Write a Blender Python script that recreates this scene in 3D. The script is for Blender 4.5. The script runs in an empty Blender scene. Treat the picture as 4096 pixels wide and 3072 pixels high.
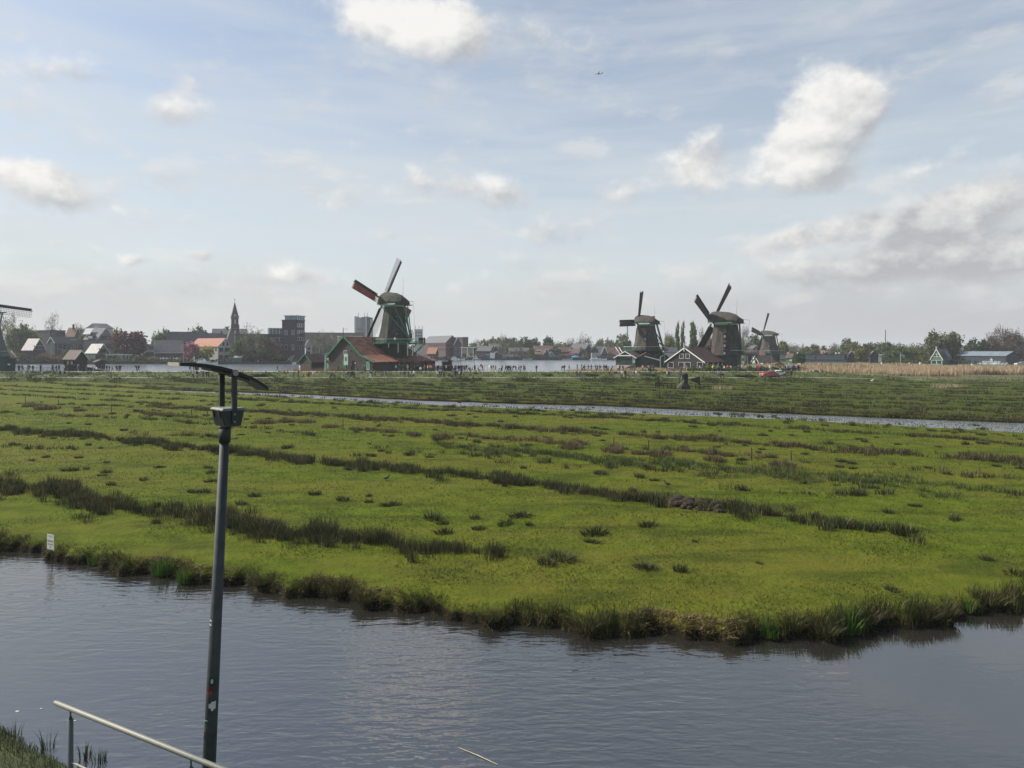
import bpy, math, random
import numpy as np
from mathutils import Vector, Matrix
R = math.radians
rnd = random.Random(7)
rng = np.random.default_rng(11)
C = bpy.context.scene.collection
S = bpy.context.scene

# ------------------------------------------------------------------ camera, sky, sun, exposure
F, CX, HY, H = 2730.0, 2048.0, 1396.0, 7.7      # focal length and horizon of the 4096 px wide photograph, eye height (m)
def XX(px, Y): return (px - CX) * Y / F
def ZZ(py, Y): return H - (py - HY) * Y / F
def DG(py, z=0.0): return F * (H - z) / (py - HY)  # distance at which ground of height z shows at row py
def GP(px, py, z=0.0):
    d = DG(py, z); return (XX(px, d), d)
cam = bpy.data.objects.new('camera', bpy.data.cameras.new('camera')); C.objects.link(cam)
cam.location = (0, 0, H); cam.rotation_euler = (R(90), 0, 0)
cam.data.sensor_width = 36; cam.data.lens = F / 4096 * 36
cam.data.shift_y = -(1536 - HY) / 4096
cam.data.clip_start = 0.1; cam.data.clip_end = 8000
S.camera = cam
SUN_AZ, SUN_EL = R(-76), R(39)                  # left of the view, a little beyond it
sd = Vector((math.sin(SUN_AZ) * math.cos(SUN_EL), math.cos(SUN_AZ) * math.cos(SUN_EL), math.sin(SUN_EL)))
sl = bpy.data.lights.new('sun', 'SUN'); sl.energy = 5.0; sl.angle = R(0.6); sl.color = (1, .94, .84)
so = bpy.data.objects.new('sun', sl); C.objects.link(so); so.rotation_euler = (-sd).to_track_quat('-Z', 'Y').to_euler(); so.location = (-60, 20, 60)
S.view_settings.view_transform = 'Standard'; S.view_settings.look = 'None'
S.view_settings.exposure = 0.46; S.view_settings.gamma = 1.0; S.view_settings.use_curve_mapping = False
S.render.engine = 'CYCLES'
S.cycles.use_denoising = True
S.cycles.max_bounces = 6; S.cycles.diffuse_bounces = 2; S.cycles.glossy_bounces = 3; S.cycles.transmission_bounces = 3
S.cycles.transparent_max_bounces = 4; S.cycles.volume_bounces = 0; S.cycles.caustics_reflective = False; S.cycles.caustics_refractive = False
S.cycles.sample_clamp_indirect = 6

class NT:
    """small helper to write node trees"""
    def __init__(s, t): s.t = t
    def n(s, typ, **kw):
        nd = s.t.nodes.new(typ)
        for k, v in kw.items(): setattr(nd, k, v)
        return nd
    def l(s, a, b): s.t.links.new(a, b)
    def put(s, sock, v):
        if hasattr(v, 'is_linked') or hasattr(v, 'links'): s.l(v, sock)
        else: sock.default_value = v
    def m(s, op, a, b=0.0, c=None, clamp=False):
        nd = s.n('ShaderNodeMath', operation=op, use_clamp=clamp)
        s.put(nd.inputs[0], a); s.put(nd.inputs[1], b)
        if c is not None: s.put(nd.inputs[2], c)
        return nd.outputs[0]
    def smooth(s, v, a, b, o0=0.0, o1=1.0):
        nd = s.n('ShaderNodeMapRange', interpolation_type='SMOOTHSTEP')
        s.put(nd.inputs['Value'], v); s.put(nd.inputs['From Min'], a); s.put(nd.inputs['From Max'], b)
        s.put(nd.inputs['To Min'], o0); s.put(nd.inputs['To Max'], o1)
        return nd.outputs['Result']
    def lin(s, v, a, b, o0=0.0, o1=1.0):
        nd = s.n('ShaderNodeMapRange', interpolation_type='LINEAR')
        s.put(nd.inputs['Value'], v); s.put(nd.inputs['From Min'], a); s.put(nd.inputs['From Max'], b)
        s.put(nd.inputs['To Min'], o0); s.put(nd.inputs['To Max'], o1)
        return nd.outputs['Result']
    def mix(s, f, a, b):
        nd = s.n('ShaderNodeMix', data_type='RGBA')
        s.put(nd.inputs[0], f)
        for sk, v in ((nd.inputs[6], a), (nd.inputs[7], b)):
            if isinstance(v, tuple): sk.default_value = (*v[:3], 1)
            else: s.l(v, sk)
        return nd.outputs[2]
    def noise(s, vec, scale, detail=3, rough=.55, dist=0.0, out=0):
        nd = s.n('ShaderNodeTexNoise'); nd.inputs['Scale'].default_value = scale; nd.inputs['Detail'].default_value = detail
        nd.inputs['Roughness'].default_value = rough; nd.inputs['Distortion'].default_value = dist
        if vec is not None: s.l(vec, nd.inputs['Vector'])
        return nd.outputs[out]
    def mapping(s, vec, loc=(0, 0, 0), rot=(0, 0, 0), scale=(1, 1, 1), typ='POINT'):
        nd = s.n('ShaderNodeMapping', vector_type=typ); s.l(vec, nd.inputs['Vector'])
        nd.inputs['Location'].default_value = loc; nd.inputs['Rotation'].default_value = rot; nd.inputs['Scale'].default_value = scale
        return nd.outputs[0]

SKY_STRENGTH = 0.15
W = bpy.data.worlds.new('World'); S.world = W; W.use_nodes = True
def build_sky():
    t = W.node_tree; t.nodes.clear(); q = NT(t)
    out = q.n('ShaderNodeOutputWorld'); bg = q.n('ShaderNodeBackground'); q.l(bg.outputs[0], out.inputs[0])
    sky = q.n('ShaderNodeTexSky', sky_type='NISHITA'); sky.sun_disc = False; sky.sun_elevation = SUN_EL; sky.sun_rotation = SUN_AZ
    sky.air_density = 1.0; sky.dust_density = 1.2; sky.ozone_density = 2.0
    d = q.n('ShaderNodeTexCoord').outputs['Generated']
    sep = q.n('ShaderNodeSeparateXYZ'); q.l(d, sep.inputs[0]); x, y, z = sep.outputs
    az = q.m('ARCTAN2', x, y); el = q.m('ARCSINE', q.m('MINIMUM', q.m('MAXIMUM', z, -1.0), 1.0))
    ae = q.n('ShaderNodeCombineXYZ'); q.l(az, ae.inputs[0]); q.l(el, ae.inputs[1]); ae = ae.outputs[0]
    # cloud field: blobs where this sky has its clouds, broken up by noise on the direction
    wob = q.noise(d, 9.0, 4, .6, out=1)
    sc = q.n('ShaderNodeVectorMath', operation='MULTIPLY_ADD'); q.l(wob, sc.inputs[0]); sc.inputs[1].default_value = (.075, .05, 0); sc.inputs[2].default_value = (-.0375, -.025, 0)
    wv = q.n('ShaderNodeVectorMath', operation='ADD'); q.l(ae, wv.inputs[0]); q.l(sc.outputs[0], wv.inputs[1]); aew = wv.outputs[0]
    blobs = [  # px, py, half width, half height, tilt, strength
        (1640, 95, 330, 115, 4, .95), (1790, 150, 150, 105, 0, .6), (1500, 80, 150, 60, 0, .4),
        (3320, 470, 205, 170, -10, 1.0), (3200, 610, 210, 150, -20, .95), (3400, 430, 150, 120, 0, .6), (3250, 720, 200, 60, 0, .35),
        (2780, 640, 185, 105, -12, .72), (2900, 730, 150, 60, 0, .4), (2445, 765, 125, 58, 0, .55),
        (3330, 900, 170, 65, -12, .62), (3130, 970, 240, 50, -6, .5), (3700, 850, 300, 85, -6, .7), (3950, 760, 260, 110, -10, .6), (3600, 1010, 600, 130, 0, .55), (4050, 980, 420, 170, 0, .6),
        (3700, 650, 230, 45, -14, .35), (3120, 1120, 700, 90, 0, .35),
        (150, 715, 240, 85, 4, .75), (60, 690, 170, 65, 0, .4), (120, 270, 190, 70, 0, .5), (330, 290, 120, 50, 8, .45), (610, 430, 110, 75, 0, .55), (740, 440, 95, 80, 8, .5), (720, 320, 90, 50, 0, .35),
        (1340, 800, 105, 70, 0, .5), (1690, 745, 180, 70, -6, .6), (2010, 775, 150, 62, 0, .55), (2190, 935, 165, 75, 0, .6), (2110, 140, 110, 75, 0, .3), (2290, 190, 190, 75, 0, .33), (1280, 420, 170, 45, 0, .2),
        (400, 990, 100, 42, 0, .5), (240, 985, 50, 25, 0, .42), (560, 1037, 68, 28, -6, .6), (790, 1003, 58, 26, 0, .5), (1560, 960, 110, 55, -12, .4), (1190, 1110, 230, 55, -6, .4), (650, 860, 160, 50, 0, .3), (2110, 1060, 150, 40, 0, .3),
        (600, 1110, 900, 90, 0, .3), (1900, 1150, 700, 60, 0, .25), (250, 830, 330, 100, 0, .3)]
    tot = None; side = None   # side: where in its cloud a direction lies, lit flank or shaded flank
    for px, py, rx, ry, tilt, amp in blobs:
        a = math.atan2(px - CX, F); e = math.atan2((HY - py) * math.cos(a), F)
        sx, sy = rx / F * math.cos(a) ** 2 * 1.25, ry / F * math.cos(a) * 1.25
        v = q.mapping(aew, (a, e, 0), (0, 0, R(-tilt)), (sx, sy, 1), 'TEXTURE')
        ln = q.n('ShaderNodeVectorMath', operation='LENGTH'); q.l(v, ln.inputs[0])
        g = q.smooth(ln.outputs['Value'], 1.25, 0.0, 0.0, amp)
        tot = g if tot is None else q.m('ADD', tot, g)
        gs = q.n('ShaderNodeVectorMath', operation='SCALE'); q.l(v, gs.inputs[0]); q.l(g, gs.inputs[3])
        if side is None: side = gs.outputs[0]
        else:
            ad = q.n('ShaderNodeVectorMath', operation='ADD'); q.l(side, ad.inputs[0]); q.l(gs.outputs[0], ad.inputs[1]); side = ad.outputs[0]
    # outside the photograph's field the same kind of cumulus goes on, made by noise
    infr = q.m('MULTIPLY', q.smooth(q.m('ABSOLUTE', az), .98, .72), q.smooth(y, 0, .2))
    infr = q.m('MULTIPLY', infr, q.smooth(el, .62, .5))
    dp = q.mapping(d, (0, 0, .12), (0, 0, 0), (1, 1, 2.2))
    n1 = q.noise(dp, 3.2, 5, .55)
    wild = q.smooth(n1, .55, .76, 0, .95)
    tot = q.m('ADD', tot, q.m('MULTIPLY', wild, q.m('SUBTRACT', 1.0, infr)))
    detail = q.noise(q.mapping(d, (3, 1, 2), (0, 0, 0), (1, 1, 1.5)), 16.0, 6, .6)
    sp2 = q.n('ShaderNodeSeparateXYZ'); q.l(side, sp2.inputs[0]); den = q.m('MAXIMUM', tot, .15)
    sx_, sy_ = q.m('DIVIDE', sp2.outputs[0], den), q.m('DIVIDE', sp2.outputs[1], den)
    billow = q.noise(q.mapping(d, (1, 5, 2), (0, 0, 0), (1, 1, 1.2)), 46.0, 4, .6)
    tot2 = q.m('ADD', tot, q.m('MULTIPLY_ADD', detail, 1.15, -.575)); tot2 = q.m('ADD', tot2, q.m('MULTIPLY_ADD', billow, .45, -.225))
    cum = q.m('MULTIPLY', q.smooth(tot2, .10, .80), q.smooth(sy_, -1.0, -.15, .45, 1.0))
    # light on the clouds comes from the sun's side: compare density a little towards it
    d2 = q.n('ShaderNodeVectorMath', operation='ADD'); q.l(d, d2.inputs[0]); d2.inputs[1].default_value = (sd.x * .02, sd.y * .02, sd.z * .035)
    det2 = q.noise(q.mapping(d2.outputs[0], (3, 1, 2), (0, 0, 0), (1, 1, 1.5)), 16.0, 4, .55)
    grad = q.m('SUBTRACT', detail, det2)
    base_sh = q.noise(q.mapping(d, (7, 3, 1), (0, 0, 0), (1, 1, 1.6)), 6.0, 3, .5)
    lit = q.m('ADD', q.m('MULTIPLY_ADD', grad, 1.6, .54), q.m('MULTIPLY_ADD', base_sh, .9, -.45))
    lit = q.m('ADD', lit, q.smooth(tot2, .5, 1.3, -.05, .16))
    lit = q.m('ADD', lit, q.m('MULTIPLY_ADD', sy_, .55, q.m('MULTIPLY', sx_, -.32)))
    lit = q.m('ADD', lit, q.lin(el, .05, .42, -.10, .20), clamp=True)
    # the low cloud bank on the right is greyer
    azl = q.m('MULTIPLY', q.smooth(az, -.1, .7, .0, -.40), q.smooth(el, .26, .14))
    lit = q.m('ADD', lit, azl, clamp=True)
    ccol = q.mix(lit, (.46, .465, .485), (.93, .915, .88))
    # thin high streaks
    cd = q.mapping(d, (1.5, .5, .3), (0, R(4), 0), (1.1, 1.1, 9.0))
    ci = q.noise(cd, 2.1, 5, .58, .35)
    cir = q.m('MULTIPLY', q.smooth(ci, .34, .66), q.smooth(el, .02, .75, .9, .30))
    veil = q.smooth(el, .52, .0, .0, .80)
    low = q.smooth(q.m('ADD', el, q.m('MULTIPLY_ADD', base_sh, .16, -.08)), .15, .03, 0, .85)
    skyc = q.n('ShaderNodeMix', data_type='RGBA', blend_type='MULTIPLY'); skyc.inputs[0].default_value = 1
    q.l(sky.outputs[0], skyc.inputs[6]); skyc.inputs[7].default_value = (SKY_STRENGTH,) * 3 + (1,)
    c = q.mix(q.m('MULTIPLY', cir, .70), skyc.outputs[2], (.74, .79, .83))
    c = q.mix(q.smooth(el, 1.0, .40, .05, .34), c, (.53, .565, .585))
    c = q.mix(veil, c, (.68, .725, .735))
    c = q.mix(low, c, q.mix(q.smooth(az, -.1, .65), (.62, .635, .625), (.50, .505, .53)))
    puff = q.noise(q.mapping(d, (2, 7, 4), (0, 0, 0), (1, 1, 2.6)), 8.5, 5, .6)
    pf = q.m('MULTIPLY', q.smooth(puff, .50, .68, 0, .42), q.m('MULTIPLY', q.smooth(el, .02, .08), q.smooth(el, .50, .26, .25, 1.0)))
    puff2 = q.noise(q.mapping(d, (2.01, 7, 4.05), (0, 0, 0), (1, 1, 2.6)), 8.5, 3, .6)
    c = q.mix(pf, c, q.mix(q.m('MULTIPLY_ADD', q.m('SUBTRACT', puff, puff2), 3.5, .5, clamp=True), (.55, .555, .565), (.80, .785, .755)))
    c = q.mix(q.m('MULTIPLY', cum, .93), c, ccol)
    c = q.mix(q.smooth(z, .0, -.03), c, (.20, .22, .18))
    q.l(c, bg.inputs[0]); bg.inputs[1].default_value = .75
build_sky()

# ------------------------------------------------------------------ materials
MATS = {}
def pm(name, col, rough=.8, var=.18, scale=3.0, col2=None, bump=0.0, bscale=12.0, metal=0.0, spec=.4, stretch=(1, 1, 1), wave=None, emit=None, coat=0):
    """principled material whose colour drifts with noise between two tones"""
    if name in MATS: return MATS[name]
    m = bpy.data.materials.new(name); m.use_nodes = True; q = NT(m.node_tree)
    b = m.node_tree.nodes['Principled BSDF']; b.inputs['Roughness'].default_value = rough; b.inputs['Metallic'].default_value = metal
    b.inputs['Specular IOR Level'].default_value = spec
    co = q.n('ShaderNodeTexCoord').outputs['Object']
    cs = q.mapping(co, (0, 0, 0), (0, 0, 0), stretch)
    n = q.noise(cs, scale, 4, .6)
    a = tuple(x * (1 - var) for x in col); c2 = col2 or tuple(min(1, x * (1 + var)) for x in col)
    c = q.mix(q.smooth(n, .3, .7), a, c2)
    h = None
    if wave:   # (axis, scale, darkness): boards, tile courses
        wv = q.n('ShaderNodeTexWave', wave_type='BANDS', bands_direction=wave[0], wave_profile='SAW'); q.l(co, wv.inputs[0]); wv.inputs['Scale'].default_value = wave[1]; wv.inputs['Distortion'].default_value = .15
        c = q.mix(q.smooth(wv.outputs[1], .0, .25, wave[2], 0), c, tuple(x * .35 for x in col)); h = wv.outputs[1]
    q.l(c, b.inputs['Base Color'])
    if bump:
        bn = q.n('ShaderNodeBump'); bn.inputs['Strength'].default_value = bump; bn.inputs['Distance'].default_value = .03
        q.l(h if h is not None else q.noise(cs, bscale, 4, .6), bn.inputs['Height']); q.l(bn.outputs[0], b.inputs['Normal'])
    MATS[name] = m; return m
def attr_mat(name, transl=.3, rough=.7, spec=.25, mul=(1, 1, 1)):
    """leaf material: colour from the mesh's own 'tint' attribute, part of the light passes through"""
    if name in MATS: return MATS[name]
    m = bpy.data.materials.new(name); m.use_nodes = True; q = NT(m.node_tree)
    b = m.node_tree.nodes['Principled BSDF']; o = m.node_tree.nodes['Material Output']
    b.inputs['Roughness'].default_value = rough; b.inputs['Specular IOR Level'].default_value = spec
    at = q.n('ShaderNodeAttribute', attribute_name='tint')
    c = at.outputs['Color']
    if mul != (1, 1, 1):
        mx = q.n('ShaderNodeMix', data_type='RGBA', blend_type='MULTIPLY'); mx.inputs[0].default_value = 1; q.l(c, mx.inputs[6]); mx.inputs[7].default_value = (*mul, 1); c = mx.outputs[2]
    q.l(c, b.inputs['Base Color'])
    if transl:
        tr = q.n('ShaderNodeBsdfTranslucent'); q.l(c, tr.inputs[0]); ms = q.n('ShaderNodeMixShader'); ms.inputs[0].default_value = transl
        q.l(b.outputs[0], ms.inputs[1]); q.l(tr.outputs[0], ms.inputs[2]); q.l(ms.outputs[0], o.inputs[0])
    MATS[name] = m; return m

# ------------------------------------------------------------------ mesh helpers
class MB:
    def __init__(s): s.v = []; s.f = []; s.m = []
    def add(s, vs, fs, mi=0):
        o = len(s.v); s.v += [tuple(p) for p in vs]; s.f += [tuple(i + o for i in f) for f in fs]; s.m += [mi] * len(fs); return s
    def box(s, c, d, rz=0.0, mi=0, top=1.0):
        hx, hy, hz = d[0] / 2, d[1] / 2, d[2] / 2; cs, sn = math.cos(rz), math.sin(rz); vs = []
        for sx, sy, szz in ((-1, -1, -1), (1, -1, -1), (1, 1, -1), (-1, 1, -1), (-1, -1, 1), (1, -1, 1), (1, 1, 1), (-1, 1, 1)):
            k = top if szz > 0 else 1; x, y = sx * hx * k, sy * hy * k
            vs.append((c[0] + x * cs - y * sn, c[1] + x * sn + y * cs, c[2] + szz * hz))
        return s.add(vs, [(3, 2, 1, 0), (4, 5, 6, 7), (0, 1, 5, 4), (1, 2, 6, 5), (2, 3, 7, 6), (3, 0, 4, 7)], mi)
    def beam(s, p, q, w, h=None, mi=0, up=(0, 0, 1), w2=None):
        h = h or w; p, q = Vector(p), Vector(q); d = (q - p).normalized(); u = Vector(up)
        if abs(d.dot(u)) > .98: u = Vector((0, 1, 0))
        a = d.cross(u).normalized(); b = a.cross(d).normalized(); vs = []
        for pt, k in ((p, 1), (q, (w2 or w) / w)):
            for i, j in ((-1, -1), (1, -1), (1, 1), (-1, 1)): vs.append(pt + a * (i * w / 2 * k) + b * (j * h / 2 * k))
        return s.add(vs, [(3, 2, 1, 0), (4, 5, 6, 7), (0, 1, 5, 4), (1, 2, 6, 5), (2, 3, 7, 6), (3, 0, 4, 7)], mi)
    def loft(s, rings, mi=0, caps=True):
        n = len(rings[0]); vs = [p for r in rings for p in r]; fs = []
        for k in range(len(rings) - 1):
            for i in range(n): j = (i + 1) % n; fs.append((k * n + i, k * n + j, (k + 1) * n + j, (k + 1) * n + i))
        if caps: fs += [tuple(range(n - 1, -1, -1)), tuple(range((len(rings) - 1) * n, len(rings) * n))]
        return s.add(vs, fs, mi)
    def tube(s, p, q, r, n=8, r2=None, mi=0): return s.path([p, q], [r, r if r2 is None else r2], n, mi)
    def path(s, pts, rs, n=8, mi=0):
        pts = [Vector(p) for p in pts]; rings = []
        if not isinstance(rs, (list, tuple)): rs = [rs] * len(pts)
        for k, p in enumerate(pts):
            d = (pts[min(k + 1, len(pts) - 1)] - pts[max(k - 1, 0)]).normalized(); u = Vector((0, 0, 1)) if abs(d.z) < .95 else Vector((0, 1, 0))
            a = d.cross(u).normalized(); b = a.cross(d)
            rings.append([p + a * (math.cos(2 * math.pi * i / n) * rs[k]) + b * (math.sin(2 * math.pi * i / n) * rs[k]) for i in range(n)])
        return s.loft(rings, mi)
    def disc(s, z, r, n=16, h=.1, c=(0, 0), mi=0, r2=None, ph=0):
        r2 = r if r2 is None else r2
        return s.loft([[(c[0] + math.cos(ph + 2 * math.pi * i / n) * rr, c[1] + math.sin(ph + 2 * math.pi * i / n) * rr, zz) for i in range(n)] for rr, zz in ((r, z), (r2, z + h))], mi)
    def prism(s, pts, vec, mi=0):
        n = len(pts); vec = Vector(vec); a = [Vector(p) for p in pts]
        return s.add(a + [p + vec for p in a], [tuple(range(n - 1, -1, -1)), tuple(range(n, 2 * n))] + [(i, (i + 1) % n, (i + 1) % n + n, i + n) for i in range(n)], mi)
    def ball(s, c, r, n=8, k=6, mi=0):
        rx, ry, rz = r if isinstance(r, (tuple, list)) else (r, r, r)
        rings = [[(c[0] + math.cos(2 * math.pi * i / n) * rx * math.sin(t), c[1] + math.sin(2 * math.pi * i / n) * ry * math.sin(t), c[2] - rz * math.cos(t)) for i in range(n)] for t in [math.pi * (j + .15) / (k + .3) for j in range(k + 1)]]
        return s.loft(rings, mi)
    def mesh(s, name, mats, smooth=False):
        me = bpy.data.meshes.new(name); me.from_pydata(s.v, [], s.f); me.update()
        for m in (mats if isinstance(mats, (list, tuple)) else [mats]): me.materials.append(m)
        if len(me.materials) > 1: me.polygons.foreach_set('material_index', s.m)
        if smooth: me.polygons.foreach_set('use_smooth', [True] * len(me.polygons))
        import bmesh
        b = bmesh.new(); b.from_mesh(me); bmesh.ops.recalc_face_normals(b, faces=b.faces); b.to_mesh(me); b.free()
        return me
    def obj(s, name, mats, parent=None, smooth=False, loc=None, rz=None, kind=None, label=None):
        return link(name, s.mesh(name, mats, smooth), parent, loc, rz, kind, label)
def link(name, me, parent=None, loc=None, rz=None, kind=None, label=None):
    o = bpy.data.objects.new(name, me); C.objects.link(o)
    if parent is not None: o.parent = parent
    if loc is not None: o.location = loc
    if rz is not None: o.rotation_euler = (0, 0, rz)
    if kind: o['kind'] = kind
    if label: o['label'] = label
    return o
def tag(o, label, cat, group=None):
    o['label'] = label; o['category'] = cat
    if group: o['group'] = group
    return o
def thing(name, label, cat, loc=(0, 0, 0), rz=0.0, group=None):
    o = bpy.data.objects.new(name, None); C.objects.link(o); o.location = loc; o.rotation_euler = (0, 0, rz); o.empty_display_size = .5
    return tag(o, label, cat, group)
def np_mesh(name, verts, tris, mat, tint=None, quads=False):
    me = bpy.data.meshes.new(name); k = 4 if quads else 3
    nv, nf = len(verts), len(tris)
    me.vertices.add(nv); me.vertices.foreach_set('co', np.asarray(verts, np.float32).ravel())
    me.loops.add(nf * k); me.loops.foreach_set('vertex_index', np.asarray(tris, np.int32).ravel())
    me.polygons.add(nf); me.polygons.foreach_set('loop_start', np.arange(0, nf * k, k, dtype=np.int32))
    me.update(calc_edges=True)
    if tint is not None:
        a = me.attributes.new('tint', 'FLOAT_COLOR', 'POINT'); t = np.ones((nv, 4), np.float32); t[:, :3] = tint; a.data.foreach_set('color', t.ravel())
    me.materials.append(mat); return me
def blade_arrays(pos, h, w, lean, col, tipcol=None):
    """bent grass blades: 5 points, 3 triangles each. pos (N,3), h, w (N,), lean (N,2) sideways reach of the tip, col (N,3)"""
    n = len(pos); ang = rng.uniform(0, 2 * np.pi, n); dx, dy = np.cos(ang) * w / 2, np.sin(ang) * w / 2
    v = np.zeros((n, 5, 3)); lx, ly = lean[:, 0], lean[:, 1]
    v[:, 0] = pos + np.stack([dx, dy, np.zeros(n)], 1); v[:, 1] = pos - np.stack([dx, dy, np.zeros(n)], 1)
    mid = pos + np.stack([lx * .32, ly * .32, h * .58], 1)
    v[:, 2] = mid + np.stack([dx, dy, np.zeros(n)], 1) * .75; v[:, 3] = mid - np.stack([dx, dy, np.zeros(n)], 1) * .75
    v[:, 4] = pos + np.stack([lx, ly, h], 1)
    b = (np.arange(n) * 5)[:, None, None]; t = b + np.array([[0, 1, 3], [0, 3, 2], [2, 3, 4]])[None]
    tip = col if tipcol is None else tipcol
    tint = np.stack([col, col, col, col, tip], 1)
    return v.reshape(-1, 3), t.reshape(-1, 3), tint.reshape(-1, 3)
def blades(name, pos, h, w, lean, col, mat, tipcol=None, kind='stuff', parent=None):
    v, t, c = blade_arrays(np.asarray(pos, float), np.asarray(h, float), np.asarray(w, float), np.asarray(lean, float), np.asarray(col, float), tipcol)
    return link(name, np_mesh(name, v, t, mat, c), parent, kind=kind)
# ------------------------------------------------------------------ ground, water
WZ = -0.40                                       # water in the polder
def interp(x, pts): return np.interp(x, [p[0] for p in pts], [p[1] for p in pts])
edge_px = [(0, 2195), (200, 2232), (370, 2272), (740, 2322), (926, 2348), (1148, 2378), (1296, 2396), (1574, 2440), (1852, 2488), (2037, 2503), (2407, 2540), (2685, 2551), (2963, 2566), (3148, 2567), (3333, 2546), (3611, 2512), (3889, 2470), (4096, 2425)]
edge = [(-200, 112), (-90, 60), (-45, 39.5)] + [GP(a, b, WZ) for a, b in edge_px] + [(24, 24.6), (45, 33), (110, 58), (200, 92)]
def bank_y(x):
    x = np.asarray(x, float)
    return interp(x, edge) + .22 * np.sin(x * 1.9) + .13 * np.sin(x * 4.7 + 1) + .07 * np.sin(x * 11.3)
ditch_hi_px = [(741, 1564), (926, 1569), (1111, 1574), (1296, 1583), (1667, 1602), (2037, 1615), (2407, 1624), (2778, 1641), (3148, 1656), (3518, 1672), (4096, 1693)]
ditch_lo_px = [(741, 1566), (926, 1573), (1111, 1581), (1296, 1593), (1667, 1615), (2037, 1630), (2407, 1645), (2778, 1661), (3148, 1676), (3518, 1695), (4096, 1727)]
dhi = [(-200, 200), (-90, 148)] + [GP(a, b, WZ) for a, b in ditch_hi_px] + [(90, 52), (200, 0)]
dlo = [(-200, 199.5), (-90, 147.5)] + [GP(a, b, .03) for a, b in ditch_lo_px] + [(90, 43), (200, -10)]
def hump(x, y):
    return .05 * np.sin(x * .31 + y * .57) + .035 * np.sin(x * .83 - y * .47 + 2)
def grid_mesh(name, Xs, Yrows, Zrows, mat, smooth=True):
    nr, nc = Yrows.shape
    v = np.stack([np.broadcast_to(Xs, (nr, nc)), Yrows, Zrows], 2).reshape(-1, 3)
    i = (np.arange(nr - 1)[:, None] * nc + np.arange(nc - 1)[None]).ravel()
    me = np_mesh(name, v, np.stack([i, i + 1, i + nc + 1, i + nc], 1), mat, quads=True)
    if smooth: me.polygons.foreach_set('use_smooth', np.ones(len(i), bool))
    return me

def meadow_mat():
    m = bpy.data.materials.new('pasture'); m.use_nodes = True; q = NT(m.node_tree); b = m.node_tree.nodes['Principled BSDF']
    b.inputs['Roughness'].default_value = .9; b.inputs['Specular IOR Level'].default_value = .05
    co = q.n('ShaderNodeTexCoord').outputs['Object']
    al = q.mapping(co, (0, 0, 0), (0, 0, R(29)), (.35, 1, 1))      # streaks along the old strips
    n1 = q.noise(al, .16, 4, .6); n2 = q.noise(co, .9, 5, .62); n3 = q.noise(co, 7.0, 4, .65); n4 = q.noise(al, .55, 4, .6)
    c = q.mix(q.smooth(n2, .32, .68), (.054, .078, .006), (.094, .120, .010))
    c = q.mix(q.smooth(n1, .40, .62, 0, .75), c, (.108, .104, .016))
    c = q.mix(q.smooth(n4, .48, .66, 0, .75), c, (.038, .052, .007))
    c = q.mix(q.smooth(n3, .52, .78, 0, .65), c, (.034, .044, .005))
    c = q.mix(q.smooth(q.noise(co, 2.6, 4, .6), .60, .78, 0, .45), c, (.112, .132, .018))
    sp = q.n('ShaderNodeSeparateXYZ'); q.l(co, sp.inputs[0])
    # beyond the ditch the sward is coarser and full of rush
    vv = q.m('MULTIPLY_ADD', sp.outputs[0], .55, sp.outputs[1])
    rough_far = q.m('MULTIPLY', q.smooth(vv, 100, 106), q.smooth(sp.outputs[1], 66, 76))
    c = q.mix(q.m('MULTIPLY', rough_far, .62), c, (.030, .041, .008))
    # bare peat on the steep water edge
    c = q.mix(q.smooth(sp.outputs[2], -.06, -.22), c, (.018, .014, .008))
    q.l(c, b.inputs['Base Color'])
    bn = q.n('ShaderNodeBump'); bn.inputs['Strength'].default_value = .9; bn.inputs['Distance'].default_value = .10
    q.l(q.m('ADD', q.noise(co, 5.0, 6, .68), q.m('MULTIPLY', q.noise(co, 1.3, 3, .6), 1.2)), bn.inputs['Height']); q.l(bn.outputs[0], b.inputs['Normal'])
    return m
M_pasture = meadow_mat()
Xs = np.concatenate([np.linspace(-190, -50, 240, endpoint=False), np.linspace(-50, 50, 900, endpoint=False), np.linspace(50, 190, 241)])
yb = bank_y(Xs); y1 = np.maximum(interp(Xs, dlo) + .25 * np.sin(Xs * .9) + .15 * np.sin(Xs * 2.7), yb + 8); y2 = np.maximum(interp(Xs, dhi) + .2 * np.sin(Xs * 1.1 + 2), y1 + .05)
yend = np.full_like(Xs, 161.0)
wd = np.clip((y2 - y1 - .3) / 1.0, 0, 1)         # the ditch dies out at its far end
y1c, y2c = np.minimum(y1, yend - 1.0), np.minimum(y2, yend - .6)
rows_y, rows_z = [], []
for t, z in ((-.45, -1.6), (-.12, -.75), (0, -.42), (.10, -.22), (.24, -.08), (.5, -.01), (.9, .02)):
    rows_y.append(yb + t); rows_z.append(np.full_like(Xs, z))
for k in np.linspace(0, 1, 46)[1:-1] ** 1.5:
    yy = (yb + .9) * (1 - k) + (y1c - .6) * k; rows_y.append(yy); rows_z.append(.02 + hump(Xs, yy) * min(1, k * 8))
for t, z in ((-.5, .0), (-.2, -.1), (0, -.36), (.35, -1.1)):
    rows_y.append(y1c + t); rows_z.append(z * wd)
for t, z in ((-.35, -1.1), (0, -.36), (.15, -.05), (.5, .02)):
    rows_y.append(np.maximum(y2c + t, rows_y[-1] + .02)); rows_z.append(z * wd)
for k in np.linspace(0, 1, 24)[1:]:
    yy = (y2c + .6) * (1 - k) + np.maximum(yend, y2c + 1) * k; rows_y.append(np.maximum(yy, rows_y[-1] + .01)); rows_z.append(hump(Xs, yy))
link('meadow', grid_mesh('meadow', Xs, np.array(rows_y), np.array(rows_z), M_pasture), kind='structure')

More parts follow.
